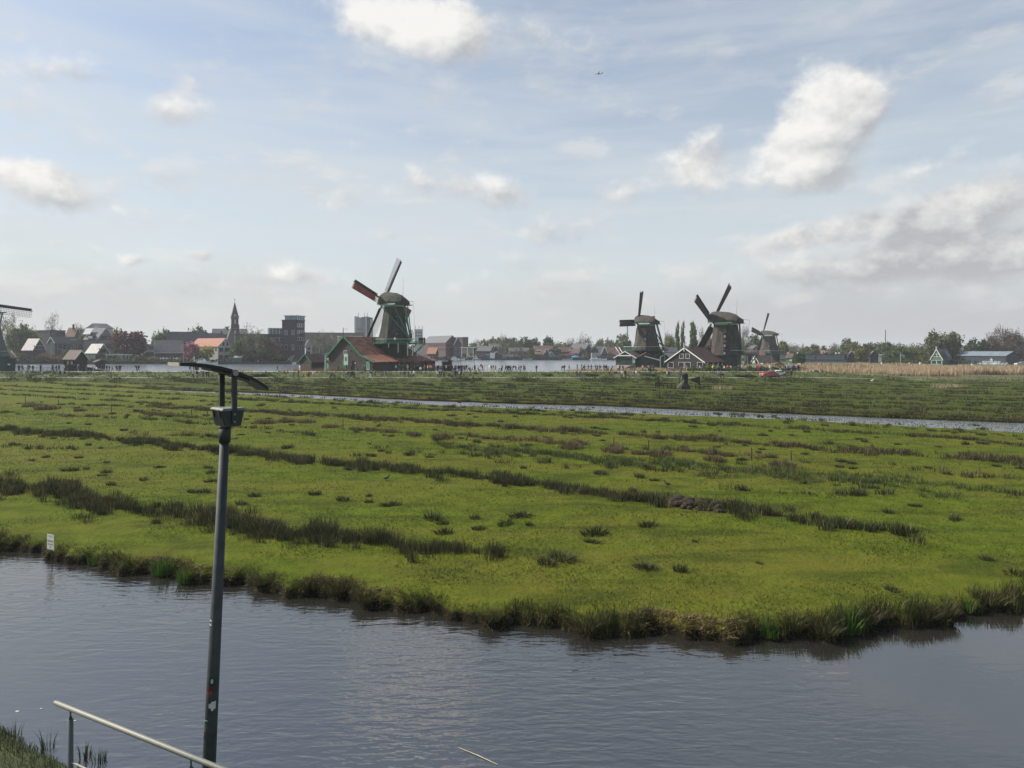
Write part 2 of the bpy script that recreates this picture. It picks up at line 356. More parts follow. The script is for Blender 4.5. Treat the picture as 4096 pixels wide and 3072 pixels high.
def water_mat(name, deep, ripple, scale, smooth_side=False, ior=1.33, rough=.04):
    m = bpy.data.materials.new(name); m.use_nodes = True; q = NT(m.node_tree); b = m.node_tree.nodes['Principled BSDF']
    b.inputs['Base Color'].default_value = (*deep, 1); b.inputs['Roughness'].default_value = rough; b.inputs['IOR'].default_value = ior; b.inputs['Specular IOR Level'].default_value = .5
    co = q.n('ShaderNodeTexCoord').outputs['Object']
    w1 = q.mapping(co, (0, 0, 0), (0, 0, R(-16)), (.34, 1.25, 1)); w2 = q.mapping(co, (4, 2, 0), (0, 0, R(12)), (.5, 1.2, 1))
    h = q.m('ADD', q.noise(w1, scale, 2, .5, .6), q.m('MULTIPLY', q.noise(w2, scale * 1.9, 2, .5, .3), .45))
    if smooth_side:
        gust = q.noise(co, .09, 2, .5); sp = q.n('ShaderNodeSeparateXYZ'); q.l(co, sp.inputs[0])
        calm = q.m('MULTIPLY', q.smooth(gust, .30, .55, .35, 1.0), q.smooth(q.m('ADD', sp.outputs[0], q.m('MULTIPLY', sp.outputs[1], -.25)), 5.5, -1.5, .28, 1.0))
        h = q.m('MULTIPLY', h, calm)
    bn = q.n('ShaderNodeBump'); bn.inputs['Strength'].default_value = 1.0; bn.inputs['Distance'].default_value = ripple
    q.l(h, bn.inputs['Height']); q.l(bn.outputs[0], b.inputs['Normal'])
    return m
def sheet(name, pts, z, mat, kind='structure'):
    mb = MB(); mb.add([(x, y, z) for x, y in pts], [tuple(range(len(pts)))]); o = mb.obj(name, mat, kind=kind); return o
sheet('canal_water', [(-190, 3), (190, 3), (190, 86), (110, 54.5), (45, 33.5), (24, 27), (-45, 43), (-90, 64), (-190, 112)], WZ, water_mat('canal water', (.020, .019, .016), .027, 2.9, True, ior=2.7))
sheet('ditch_water', [(190, 90), (110, 58), (45, 37), (24, 34), (-45, 48), (-90, 68), (-190, 116), (-190, 160), (190, 160)], WZ, water_mat('ditch water', (.10, .11, .12), .14, 1.6, ior=2.8, rough=.34))
RZ = 1.0                                         # level of the river, held by the dike
sheet('river_water', [(-420, 181), (120, 181), (120, 470), (-420, 470)], RZ, water_mat('river water', (.10, .12, .14), .05, .9, ior=2.2, rough=.2))
# mud under the canal so that no light leaks from below
sheet('canal_bed', [(-200, -30), (200, -30), (200, 165), (-200, 165)], -1.9, pm('peat mud', (.02, .016, .01), .95))

# dike with its two paths, running across behind the meadow
M_dike = pm('dike grass', (.052, .078, .014), .95, .35, 1.1, (.095, .115, .022), .8, 6)
M_path = pm('pale path', (.30, .285, .245), .9, .12, .8)
dk = [(160.2, -.3), (160.8, .1), (161.6, .82), (164.6, .86), (165.6, 1.0), (167.6, 1.45), (169.9, 1.96), (170.6, 2.0), (175.6, 2.0), (176.6, 1.85), (179, 1.35), (181.6, .85), (184.5, -.6)]
dx = np.linspace(-190, 100, 300); fall = np.clip((dx - 76) / 18, 0, 1)
dy = np.array([[p[0]] * len(dx) for p in dk]) + .15 * np.sin(dx * .4)[None]; dz = np.array([[p[1]] * len(dx) for p in dk])
dz = np.where(dz > .3, dz * (1 - .62 * fall[None]), dz) + np.where((dz > .9) & (dz < 1.9), .10, 0) * np.sin(dx * 1.7 + dz * 9)
link('dike', grid_mesh('dike', dx, dy, dz, M_dike), kind='structure')
def ribbon(name, x0, x1, ya, yb_, z, mat, zf=None):
    n = max(2, int((x1 - x0) / 2)); xs = np.linspace(x0, x1, n); f = 1 - .62 * np.clip((xs - 76) / 18, 0, 1)
    yy = np.array([np.full(n, ya), np.full(n, yb_)]) + .15 * np.sin(xs * .4)[None]
    link(name, grid_mesh(name, xs, yy, np.array([z * f + .006, z * f + .006]), mat), kind='structure')
ribbon('dike_path', -190, 92, 170.75, 174.9, 2.0, M_path)
ribbon('lower_path', -190, 99, 162.4, 164.0, .86, M_path)

# land beyond the river and on the right bank
M_land = pm('rough land', (.06, .08, .02), .95, .35, .25, (.12, .115, .04), .5, 2)
def land(name, pts_near, yfar, z, mat, skirt=True):
    xs = np.array([p[0] for p in pts_near], float); yn = np.array([p[1] for p in pts_near], float)
    rows = [yn, yn + .05] + [yn + (yfar - yn) * k for k in (.02, .06, .15, .4, 1.0)]
    zz = [np.full_like(xs, -.8), np.full_like(xs, z)] + [np.full_like(xs, z)] * 5
    link(name, grid_mesh(name, xs, np.array(rows), np.array(zz), mat, False), kind='structure')
QZ = 1.9
shore = [(-1900, 330), (-420, 322), (-233, 311), (-150, 303), (-98, 300), (-92, 318), (-66, 408), (-50, 415), (0, 417), (60, 420), (150, 425), (400, 440), (1900, 500)]
land('far_land', shore, 2150, QZ, M_land)
# the right bank: wet reed land between meadow and museum
rb_x = np.array([20, 26, 33, 34.5, 45, 60, 88, 95, 100, 140, 190, 600, 1900.])
rb_n = np.array([186.5, 184.2, 184, 184, 184, 184, 183, 172, 161, 160.6, 160.6, 161, 161.]); rb_f = np.array([187, 190, 194, 236, 262, 300, 330, 340, 346, 375, 420, 480, 600.])
xs = np.sort(np.unique(np.concatenate([rb_x, np.linspace(20, 190, 60)]))); yn = np.interp(xs, rb_x, rb_n); yf = np.interp(xs, rb_x, rb_f)
k = np.array([0, .004, .02, .08, .25, .5, .75, .995, 1.0]); rows = yn[None] + (yf - yn)[None] * k[:, None]
zr = np.array([-.6, .25, .35, .55, .9, 1.2, 1.3, 1.45, -.5])[:, None] + np.where(xs < 96, .9, 0)[None] * np.array([0, 1, 1, 1, .5, .25, .2, 0, 0])[:, None]
link('right_bank', grid_mesh('right_bank', xs, rows, zr, M_land, False), kind='structure')
# quay edge of the far town: dark planking with a cap
M_quay = pm('dark quay planks', (.035, .035, .032), .85, .3, 1.5, wave=('X', 1.2, .5))
mb = MB(); pts = [(x, y - .35) for x, y in shore if -430 < x < 160]
for (x0, y0), (x1, y1_) in zip(pts, pts[1:]): mb.beam((x0, y0, 1.35), (x1, y1_, 1.35), .4, 1.3)
mb.obj('quay', M_quay, kind='structure')
# near bank, where the lamp and the handrail stand
M_near = pm('near bank grass', (.028, .045, .009), .95, .35, 2.2, (.055, .075, .016), .9, 9)
nx = np.linspace(-40, 60, 160); nyb = np.maximum(13.2 - .6 * (nx + 8.7), -2.0 - .02 * nx) + .12 * np.sin(nx * 2.1); rows_y = []; rows_z = []
for t, z in ((.35, -1.3), (.0, -.42), (-.15, -.2), (-.6, .02), (-1.5, .45), (-3, 1.2), (-5, 2.0), (-7, 2.5), (-10, 2.7), (-30, 2.8)):
    rows_y.append(nyb + t); rows_z.append(z + .05 * np.sin(nx * 3.1 + t))
link('near_bank', grid_mesh('near_bank', nx, np.array(rows_y), np.array(rows_z), M_near), kind='structure')
# ------------------------------------------------------------------ meadow plants
M_blade = attr_mat('blade', .25)
def field_z(x, y): return .02 + hump(x, y)
def tone(n, *cols, sd_=.12):
    c = np.array(cols)[rng.integers(0, len(cols), n)]
    return np.clip(c * (1 + rng.normal(0, sd_, (n, 1))), .004, 1)
RUSH = ((.030, .040, .012), (.038, .046, .016), (.050, .050, .020), (.024, .034, .012))
DRY = ((.15, .115, .055), (.11, .08, .038), (.20, .165, .085), (.075, .050, .024))
def rush_band(name, pts, width, per_m, hgt, bw, cols=RUSH, gap=.25, dryk=.14, lean=.25, zf=field_z, base=.88):
    """a ragged strip of rush along a line on the ground, made of many tussocks that run into each other"""
    pts = np.array(pts, float); seg = np.hypot(*(pts[1:] - pts[:-1]).T); L = seg.sum(); n = int(L * per_m); m = max(10, int(n / (55 if bw < .03 else 26 if bw < .045 else 9)))
    s = rng.uniform(0, L, m); cs = np.concatenate([[0], np.cumsum(seg)])
    x = np.interp(s, cs, pts[:, 0]); y = np.interp(s, cs, pts[:, 1])
    wv = base + .5 * np.sin(s * .53 + pts[0, 0]) + .42 * np.sin(s * 1.31 + 1) + .3 * np.sin(s * 2.9)
    clump = np.sin(s * 1.7 + 3 * np.sin(s * .37)) * .5 + .5
    keep = rng.uniform(0, 1, m) < np.clip((wv + .25) * (1 - gap * (1 - clump)), 0, 1)
    off = (rng.normal(0, .34, m) * np.clip(wv + .2, .25, 1.3) + .28 * np.sin(s * .8 + 2 * np.sin(s * .23)) + .16 * np.sin(s * 2.3)) * width
    x = x - .45 * off + rng.normal(0, .2, m); y = y + .9 * off
    keep &= y > bank_y(x) + .5
    x, y, clump = x[keep], y[keep], clump[keep]; m = len(x); ch = rng.uniform(.55, 1.15, m) * (.75 + .35 * clump); cc = tone(m, *cols, sd_=.2); cd = rng.uniform(0, 2 * dryk, m); cr = rng.uniform(.13, .34, m) * (1 + bw * 8)
    k = rng.integers(0, m, int(n * m / max(1, len(s)))); n = len(k); o = rng.normal(0, .5, (n, 2)) * cr[k][:, None]
    bx, by = x[k] + o[:, 0] * 1.3, y[k] + o[:, 1]; ok = by > bank_y(bx) + .25; k, o, bx, by = k[ok], o[ok], bx[ok], by[ok]; n = len(k)
    h = hgt * ch[k] * rng.uniform(.5, 1.1, n); c = np.clip(cc[k] * (1 + rng.normal(0, .14, (n, 1))), .004, 1); dm = rng.uniform(0, 1, n) < cd[k]; c[dm] = tone(int(dm.sum()), *DRY)
    ln = o / .34 * .42 * h[:, None] + rng.normal(0, lean * .7, (n, 2)) * h[:, None]
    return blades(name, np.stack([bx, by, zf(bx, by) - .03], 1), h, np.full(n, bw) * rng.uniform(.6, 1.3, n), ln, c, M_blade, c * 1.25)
def line_px(px, z=0.0): return [GP(a, b, z) for a, b in px]
def ext(pts, a, b):   # carry a line on, out of the frame
    (x0, y0), (x1, y1_) = pts[0], pts[1]; (u0, v0), (u1, v1) = pts[-2], pts[-1]
    k0 = a / math.hypot(x1 - x0, y1_ - y0); k1 = b / math.hypot(u1 - u0, v1 - v0)
    return [(x0 - (x1 - x0) * k0, y0 - (y1_ - y0) * k0)] + pts + [(u1 + (u1 - u0) * k1, v1 + (v1 - v0) * k1)]
S1 = ext(line_px([(0, 1940), (160, 1965), (400, 2020), (560, 2045)]), 14, 0); S1b = line_px([(330, 2020), (700, 2060), (900, 2085), (1150, 2115), (1330, 2150)]); S1c = line_px([(820, 2110), (1250, 2150), (1480, 2185), (1720, 2200), (1980, 2212)])
rush_band('rush_strip', S1, 3.4, 900, .58, .020); rush_band('rush_strip', S1b, 2.0, 620, .56, .018); rush_band('rush_strip', S1c, 2.0, 980, .52, .016)
S2 = ext(line_px([(0, 1722), (400, 1752), (889, 1806), (1296, 1850), (1852, 1905), (2407, 1978), (2778, 2030), (3240, 2090), (3500, 2118), (3640, 2140)]), 30, 0)
rush_band('ditch_rushes', S2, 2.7, 640, .56, .024, RUSH + ((.040, .062, .014),), .2, .14)
rush_band('ditch_rushes', line_px([(2407, 1978), (3240, 2090)]), .9, 120, .40, .02, ((.045, .07, .014), (.05, .04, .02)), .3, .3)
S4 = ext(line_px([(700, 1632), (1300, 1663), (1743, 1692), (2186, 1724), (2700, 1752), (3329, 1800), (3772, 1828), (4096, 1850)]), 5, 30)
rush_band('rush_strip', S4, 2.3, 300, .46, .035, ((.050, .046, .020), (.040, .042, .016), (.060, .050, .026)), .1, .3)
S5 = ext(line_px([(1000, 1602), (1300, 1617), (1806, 1645), (2250, 1664), (2700, 1689), (3202, 1720), (3772, 1752), (4096, 1784)]), 5, 25)
rush_band('rush_strip', S5, 1.9, 190, .42, .035, RUSH, .35, .2)
# looser rushes scattered between the strips
for px, wd_, d_ in (([(0, 1655), (500, 1670), (900, 1700), (1300, 1745)], 2.2, 70), ([(0, 1790), (300, 1800)], 1.2, 40), ([(100, 1620), (700, 1625)], 2.0, 60), ([(900, 1640), (1600, 1690), (2300, 1720)], 2.2, 45),
                     ([(1500, 1800), (2000, 1840), (2500, 1880), (3000, 1900), (3500, 1960)], 2.4, 50), ([(2950, 1660), (3400, 1700), (4090, 1745)], 2.2, 60), ([(3400, 1790), (4090, 1860)], 3, 40), ([(3600, 1880), (4090, 1920)], 2, 50),
                     ([(1150, 1850), (1500, 1885)], 1.2, 40), ([(2900, 1960), (3500, 1985), (3950, 1995)], 1.0, 45), ([(500, 1735), (950, 1755)], 1.6, 60), ([(900, 1575), (1700, 1625), (2600, 1665)], 1.6, 60)):
    rush_band('loose_rushes', line_px(px), wd_, d_ * 2.6, .42, .032, RUSH, .85, .1, base=.5)
# tall reedy growth with dead stalks in the middle of the pasture
TALL = ((.055, .085, .018), (.075, .105, .026), (.045, .07, .016))
rush_band('tall_reeds', line_px([(1780, 1790), (2150, 1815), (2600, 1850), (3050, 1890), (3500, 1925), (3900, 1945)]), 4.4, 480, .42, .030, TALL, .1, .14, base=1.2)
rush_band('tall_reeds', line_px([(1850, 1748), (2200, 1775), (2600, 1800), (3000, 1830), (3250, 1855)]), 1.3, 230, .50, .028, DRY + TALL[:1], .25, .4)
rush_band('tall_reeds', line_px([(560, 1655), (850, 1680)]), 1.6, 170, .5, .035, TALL + DRY[:2], .2, .2)
# far strips, foreshortened into bands
for v0, x0, x1, den in ((104.5, -45, 62, 34), (109, -60, 70, 44), (114, -75, 84, 34), (119.5, -85, 95, 46), (126, -90, 105, 36), (133, -95, 120, 42), (141, -100, 125, 38), (150, -105, 130, 34), (159, -80, 130, 34), (169, -55, 130, 30), (180, -40, 130, 30), (192, -20, 130, 28), (205, 0, 130, 26), (218, 30, 130, 24)):
    p = [(x, v0 - .55 * x + 1.6 * math.sin(x * .09 + v0 * 3) + 1.1 * math.sin(x * .23 + v0)) for x in np.linspace(x0, x1, 60)]; p = [q_ for q_ in p if 62 < q_[1] < 158]
    if len(p) > 2: rush_band('rush_strip', p, 2.6 + 1.2 * math.sin(v0), den * 2.4, .43, .075, RUSH, .6, .12, base=.62)
for v0, x0, x1, den in ((92, -95, -70, 40), (84, -110, -30, 24), (76, -105, -40, 24), (68, -95, -45, 26), (96, -110, -80, 30), (106, -110, -70, 30)):
    p = [(x, v0 - .55 * x) for x in np.linspace(x0, x1, 20)]; p = [q_ for q_ in p if q_[1] < 158]
    if len(p) > 2: rush_band('rush_strip', p, 2.0, den * 1.5, .42, .07, RUSH, .6, .1)
# reed fringe on both sides of the ditch
FR = ((.075, .072, .022), (.045, .06, .016), (.105, .085, .036), (.06, .05, .02))
p = [(x, float(interp(x, dhi)) + .35) for x in np.linspace(-75, 80, 90)]; rush_band('ditch_reeds', p, .5, 110, .46, .05, FR, .25, .2, .15)
p = [(x, float(interp(x, dlo)) - .25) for x in np.linspace(-75, 80, 90)]; rush_band('ditch_rushes', p, .35, 34, .34, .05, RUSH, .9, .1, .2)
# fine sward of the near pasture
n = 210000; D = 17.5 * (95 / 17.5) ** (rng.uniform(0, 1, n) ** .95); X = D * rng.uniform(-.80, .80, n); k = D > bank_y(X) + .35; X, D = X[k], D[k]; n = len(X)
patch = np.sin(X * .9 + 2 * np.sin(D * .4)) * np.sin(D * 1.1 + 1.7 * np.sin(X * .5)); k = rng.uniform(0, 1, n) < .62 + .38 * patch; X, D = X[k], D[k]; n = len(X)
h = rng.uniform(.025, .075, n) * (1 + D / 110)
c = tone(n, (.062, .086, .008), (.092, .116, .011), (.052, .074, .007), (.110, .126, .022), (.10, .092, .028))
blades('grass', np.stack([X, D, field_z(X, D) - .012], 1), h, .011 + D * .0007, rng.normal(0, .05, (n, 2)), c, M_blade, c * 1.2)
# water's edge: overhanging sedge, dead grass and roots
n = 46000; X = rng.uniform(-24, 27, n); s = np.sin(X * .8) + .8 * np.sin(X * 2.1 + 1) + .5 * np.sin(X * 5.3)
k = rng.uniform(0, 1, n) < np.clip(.55 + .3 * s, .12, 1); X, s = X[k], s[k]; n = len(X)
t = np.abs(rng.normal(0, .32, n)) - .02; right = np.clip((X - 8) / 3, 0, 1)
Y = bank_y(X) + t; z0 = np.interp(t, [-.1, 0, .1, .24, .5, .9], [-.5, -.42, -.22, -.08, -.01, .02])
h = rng.uniform(.10, .30, n) * (1 + .3 * s.clip(-.5, 1.2)) * (1 + .35 * right) * np.interp(X, [-24, -12, 0, 8], [.55, .55, .7, 1.0]); hang = rng.uniform(0, 1, n) < .5 - t * .5
h = np.where(hang, h * rng.uniform(-.35, .35, n), h); lean = np.stack([rng.normal(0, .10, n), np.where(hang, -rng.uniform(.05, .30, n), rng.normal(-.04, .07, n))], 1)
c = tone(n, (.045, .062, .013), (.032, .045, .011), (.065, .088, .015), (.045, .04, .018)); dm = rng.uniform(0, 1, n) < np.where(hang, .42, .12); c[dm] = tone(int(dm.sum()), *DRY)
blades('bank_sedge', np.stack([X, Y, z0], 1), h, np.full(n, .016), lean, c, M_blade)
n = 2600; X = np.concatenate([rng.uniform(3.2, 6.4, n - 1500), rng.uniform(-13.6, -9.5, 700), rng.uniform(-7, -3.5, 800)]); t = rng.uniform(.05, .75, n); Y = bank_y(X) + t
c = tone(n, (.20, .135, .068), (.24, .17, .09), (.15, .095, .045), (.28, .215, .12))
blades('dead_grass', np.stack([X, Y, np.interp(t, [0, .24, .5, .9], [-.3, -.08, 0, .02])], 1), rng.uniform(.02, .16, n), np.full(n, .025), np.stack([rng.normal(0, .12, n), rng.normal(-.1, .1, n)], 1), c, M_blade)
# countable plants at the water: iris clumps, sedge mounds
def clump_mesh(name, n, rad, hgt, w, cols, spread=.5, dry=.0, tipk=1.2):
    r = rad * np.sqrt(rng.uniform(0, 1, n)); a = rng.uniform(0, 2 * np.pi, n); x, y = r * np.cos(a), r * np.sin(a)
    h = hgt * rng.uniform(.5, 1.05, n) * (1 - .35 * (r / rad) ** 2); c = tone(n, *cols); dm = rng.uniform(0, 1, n) < dry; c[dm] = tone(int(dm.sum()), *DRY)
    lean = np.stack([x, y], 1) / rad * spread * h[:, None] + rng.normal(0, .12, (n, 2)) * h[:, None]
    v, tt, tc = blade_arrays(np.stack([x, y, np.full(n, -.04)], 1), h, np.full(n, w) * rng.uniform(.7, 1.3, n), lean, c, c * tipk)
    return np_mesh(name, v, tt, M_blade, tc)
iris = [clump_mesh('iris', 130, .36, .72, .030, ((.055, .115, .016), (.07, .14, .022), (.04, .09, .014)), .35, .03) for _ in range(3)]
for i, (px, py, s_, lab) in enumerate(((700, 2250, 1.0, 'bright green iris clump on the far canal bank beside the lamp post'), (790, 2275, .8, 'small iris clump just next to the lamp post on the canal bank'), (430, 2215, .7, 'green iris clump on the bank nearest to the white notice board'),
        (3080, 2530, .8, 'bright iris clump at the bank point, the lower of two there'), (3390, 2500, 1.15, 'tallest bright green iris clump at the point of the canal bank'), (3900, 2440, .7, 'iris clump on the bank where the canal bends away'))):
    x, y = GP(px, py, -.2); y = float(bank_y(x)) + .15; o = link('iris_plant', iris[i % 3], loc=(x, y, -.32), rz=i * 1.7); o.scale = (s_ * 1.15, s_, s_); tag(o, lab, 'iris', 'iris clumps along the canal bank')
cnt_ = {}; SIDE = lambda px: 'under the lamp post end of the canal bank' if px < 1100 else 'overhanging the middle of the canal bank' if px < 2700 else 'crowding the point of the canal bank'
SP = (1230, 1340, 1460, 1730, 1960, 2340, 2620, 3040, 3200, 3290, 3480, 3560, 3700, 3790, 3980, 620, 1040)
sedge = [clump_mesh('sedge', 420, .42, .46, .018, ((.036, .05, .013), (.046, .058, .016), (.055, .05, .022)), .9, .2) for _ in range(3)]
for i, (px, s_) in enumerate(((1230, 1.3), (1340, 1.1), (1460, 1.2), (1730, .9), (1960, 1.0), (2340, 1.2), (2620, .7), (3040, 1.25), (3200, 1.35), (3290, 1.2), (3480, 1.2), (3560, 1.0), (3700, 1.3), (3790, 1.2), (3980, 1.3), (620, .9), (1040, 1.0))):
    x = float(XX(px, 20)); x = GP(px, float(np.interp(px, [e[0] for e in edge_px], [e[1] for e in edge_px])) - 25, -.2)[0]; y = float(bank_y(x)) + .25
    s_ *= .66 if px < 2700 else .70; o = link('sedge_tussock', sedge[i % 3], loc=(x, y, -.16), rz=i * 1.3); o.scale = (s_ * 1.25, s_, s_)
    side = SIDE(px)
    cnt_[side] = cnt_.get(side, 0) + 1; tag(o, '%s sedge tussock from the lamp, %s' % (('first', 'second', 'third', 'fourth', 'fifth', 'sixth', 'seventh', 'eighth', 'ninth')[sorted(x for x in SP if SIDE(x) == side).index(px)], side), 'sedge', 'sedge tussocks ' + side)
# rush tussocks out on the pasture
tuss = [clump_mesh('rushes', 150, .26, .40, .020, RUSH, .75, .06, 1.5) for _ in range(5)]
spots = [(935, 1120, 1.3), (1025, 1116, .9), (1125, 1116, 1.25), (1092, 1131, 1.1), (1143, 1135, .7), (1034, 1143, .7), (960, 1152, 1.0), (1285, 1152, 1.35), (1282, 1170, .8), (1398, 1136, 1.0), (1215, 1210, 1.3), (1180, 1220, 1.2), (1395, 1232, 1.0), (1470, 1236, .9), (845, 1091, 1.1), (740, 1079, 1.0), (680, 1069, 1.0), (797, 1070, .7), (797, 1082, .8),
         (1640, 1216, .5), (1500, 1170, .4), (1925, 1276, .6), (2190, 1240, .9), (2130, 1210, .7), (60, 970, .8), (170, 988, .8), (35, 1048, .9), (345, 1010, .9), (310, 1037, .8), (240, 1050, .8), (455, 1020, 1.0), (450, 1012, .8), (458, 1040, .8), (230, 1000, .7), (100, 988, .7)]
loc = [(*GP(a * 1.852, b * 1.852, 0), s_) for a, b, s_ in spots]
while len(loc) < 300:
    d = 27 * (100 / 27) ** (rnd.random() ** .75); x = d * rnd.uniform(-.76, .76); v = d + .55 * x
    if d > 52 or 26 < v < 29 or 40 < v < 46 or 55 < v < 62:
        if not 95 < v < 103 and (rnd.random() < .75 or v > 60): loc.append((x, d, rnd.uniform(.6, 1.25)))
for i, (x, y, s_) in enumerate(loc):
    o = link('rush_tussock', tuss[i % 5], loc=(x, y, float(field_z(x, y))), rz=rnd.uniform(0, 6)); o.scale = (s_ * rnd.uniform(1.0, 1.9), s_ * rnd.uniform(.8, 1.1), s_ * rnd.uniform(.75, 1.0))
    v = y + .55 * x
    z_ = 'on the bright pasture next to the canal' if v < 36 else 'on the pasture between the two broad rush strips' if v < 60 else 'among the thin rush strips before the ditch' if v < 97 else 'on the dull pasture beyond the ditch'
    tag(o, 'low dark rush tussock standing alone ' + z_, 'rush tussock', 'rush tussocks ' + z_)
# brown heaps of dead stalks along the fence line
heap = [clump_mesh('stalks', 340, .75, .62, .03, ((.085, .055, .035), (.06, .042, .026), (.11, .08, .05)), .5, .3) for _ in range(3)]
HE = [(1065, 1694, 1.2), (1150, 1690, 1.2), (1225, 1694, 1.1), (1325, 1712, 1.0), (1425, 1722, .9), (1490, 1725, .8), (1560, 1732, 1.0), (1655, 1742, .9), (1770, 1755, 1.2), (2290, 1795, 1.0), (2450, 1808, 1.0), (2640, 1822, 1.1), (2560, 1815, .7), (2860, 1842, .9), (3130, 1868, 1.1), (190, 1638, 1.6), (320, 1645, 1.0), (120, 1628, 1.0)]
for i, (px, py, s_) in enumerate(HE):
    x, y = GP(px, py, 0); o = link('dead_plant_heap', heap[i % 3], loc=(x, y, 0), rz=i * 2.1); o.scale = (s_ * 1.2, s_, s_)
    z_ = 'by the thin stakes at the field edge' if px < 400 else 'behind the lamp post along the stakes' if px < 1860 else 'at the stakes amid the tall reeds'
    same = sorted(h_[0] for h_ in HE if (h_[0] < 400, h_[0] < 1860) == (px < 400, px < 1860))
    tag(o, '%s brown heap of dead stalks %s' % (('first', 'second', 'third', 'fourth', 'fifth', 'sixth', 'seventh', 'eighth', 'ninth', 'tenth')[same.index(px)], z_.replace('by the thin stakes at the field edge', 'by the thin stakes at the field edge')), 'dead plants', 'brown stalk heaps ' + z_)
# spoil of peat beside the ditch
mb = MB()
for i in range(70):
    t = rnd.random(); x, y = GP(2690 + 190 * t, 2018 + 30 * t + rnd.uniform(-22, 14), 0); s_ = rnd.uniform(.08, .24); mb.ball((x, y, s_ * .3 + .12 * rnd.random()), (s_ * 1.3, s_, s_ * .8), 6, 4)
mb.obj('peat_clods', pm('peat', (.035, .022, .016), .95, .4, 6, bump=.8), kind='stuff')
# dike: rank grass and weeds on the slope, reeds at the river
n = 34000; X = rng.uniform(-150, 96, n); Y = np.concatenate([rng.uniform(160.3, 170.3, 24000), rng.uniform(160.6, 161.9, 10000)]); k = (Y < 161.9) | (Y > 164.6); X, Y = X[k], Y[k]; n = len(X)
zz = np.interp(Y, [p[0] for p in dk], [p[1] for p in dk]) * (1 - .62 * np.clip((X - 76) / 18, 0, 1)); c = tone(n, (.06, .095, .016), (.085, .12, .022), (.04, .062, .012), (.10, .10, .035))
cl = np.sin(X * .55 + 2 * np.sin(Y * .9)) + np.sin(X * 1.3 + Y); h = rng.uniform(.15, .55, n) * (1 + .35 * cl.clip(-1, 2))
k2 = (Y > 160.4) & (Y < 161.9); h = .8 * np.where(k2, .8 * h * np.clip(.9 + .8 * np.sin(X * .31 + 1.5 * np.sin(X * .13)), .2, 1.6), h)
blades('dike_weeds', np.stack([X, Y, zz - .03], 1), h, np.full(n, .13), rng.normal(0, .18, (n, 2)), c, M_blade)
REED = ((.30, .215, .125), (.36, .27, .17), (.24, .165, .095), (.40, .32, .22))
def reeds(name, x0, x1, y0, y1_, n, hgt, z=.7, bw=.10, cols=REED, zf=None):
    X = rng.uniform(x0, x1, n); Y = rng.uniform(y0, y1_, n); cl = np.sin(X * .4 + np.sin(Y * .5)) * .5 + .5
    k = rng.uniform(0, 1, n) < .35 + .65 * cl; X, Y, cl = X[k], Y[k], cl[k]; n = len(X); zb = np.full(n, z) if zf is None else zf(X, Y)
    h = hgt * rng.uniform(.6, 1.1, n) * (.8 + .3 * cl); c = tone(n, *cols)
    return blades(name, np.stack([X, Y, zb], 1), h, np.full(n, bw), rng.normal(.1, .12, (n, 2)) * h[:, None], c, M_blade, c * 1.1)
for x0, x1, n in ((-84, -78, 240), (-76, -68, 330), (-62, -56, 160), (-79.5, -40, 420)): reeds('river_reeds', x0, x1, 181.5, 184.5, n, 2.3, .5, .055)
reeds('river_reeds', -57, -36, 177, 179.5, 1500, 2.2, 1.2, .07, ((.22, .15, .09), (.17, .11, .065), (.27, .2, .13)))
reeds('river_reeds', 14, 30, 180, 184, 2600, 1.7, .8, .09); reeds('river_reeds', 24, 47, 179, 186, 5200, 1.9, .9, .09)
def rbz(X, Y): return np.interp(Y, [161, 175, 190, 230, 270], [.3, .4, .55, .9, 1.2]) 
reeds('reed_bed', 70, 96, 180, 214, 9000, 1.9, .9, .12); reeds('reed_bed', 92, 118, 178, 212, 11000, 1.9, .5, .12)
reeds('reed_bed', 116, 190, 187, 222, 26000, 2.2, .5, .13); reeds('reed_bed', 64, 90, 224, 238, 3600, 1.7, .9, .14); reeds('reed_bed', 90, 150, 244, 262, 6500, 1.5, 1.0, .15)
reeds('reed_bed', 120, 165, 186, 189, 2200, 1.6, .35, .1, ((.13, .095, .055), (.10, .075, .045)))
for x0, x1, y0 in ((38, 42, 128), (83, 89, 133), (104, 109, 131), (112, 116, 137)): reeds('pale_reeds', x0, x1, y0, y0 + 3, 260, .95, .02, .06, ((.34, .28, .18), (.28, .22, .13)))
n = 16000; X = rng.uniform(84, 190, n); Y = rng.uniform(160.5, 187, n); k = (X > 100) | (Y < 165); X, Y = X[k], Y[k]; n = len(X); cl = np.sin(Y * .9 + X * .05) + np.sin(X * .4 + Y * 1.3)
c = tone(n, (.06, .08, .014), (.045, .055, .014), (.075, .095, .018), (.05, .05, .02)); blades('rough_grass', np.stack([X, Y, rbz(X, Y) - .12], 1), rng.uniform(.12, .4, n) * (1 + .4 * cl.clip(-1, 2)), np.full(n, .10), rng.normal(0, .1, (n, 2)), c, M_blade)
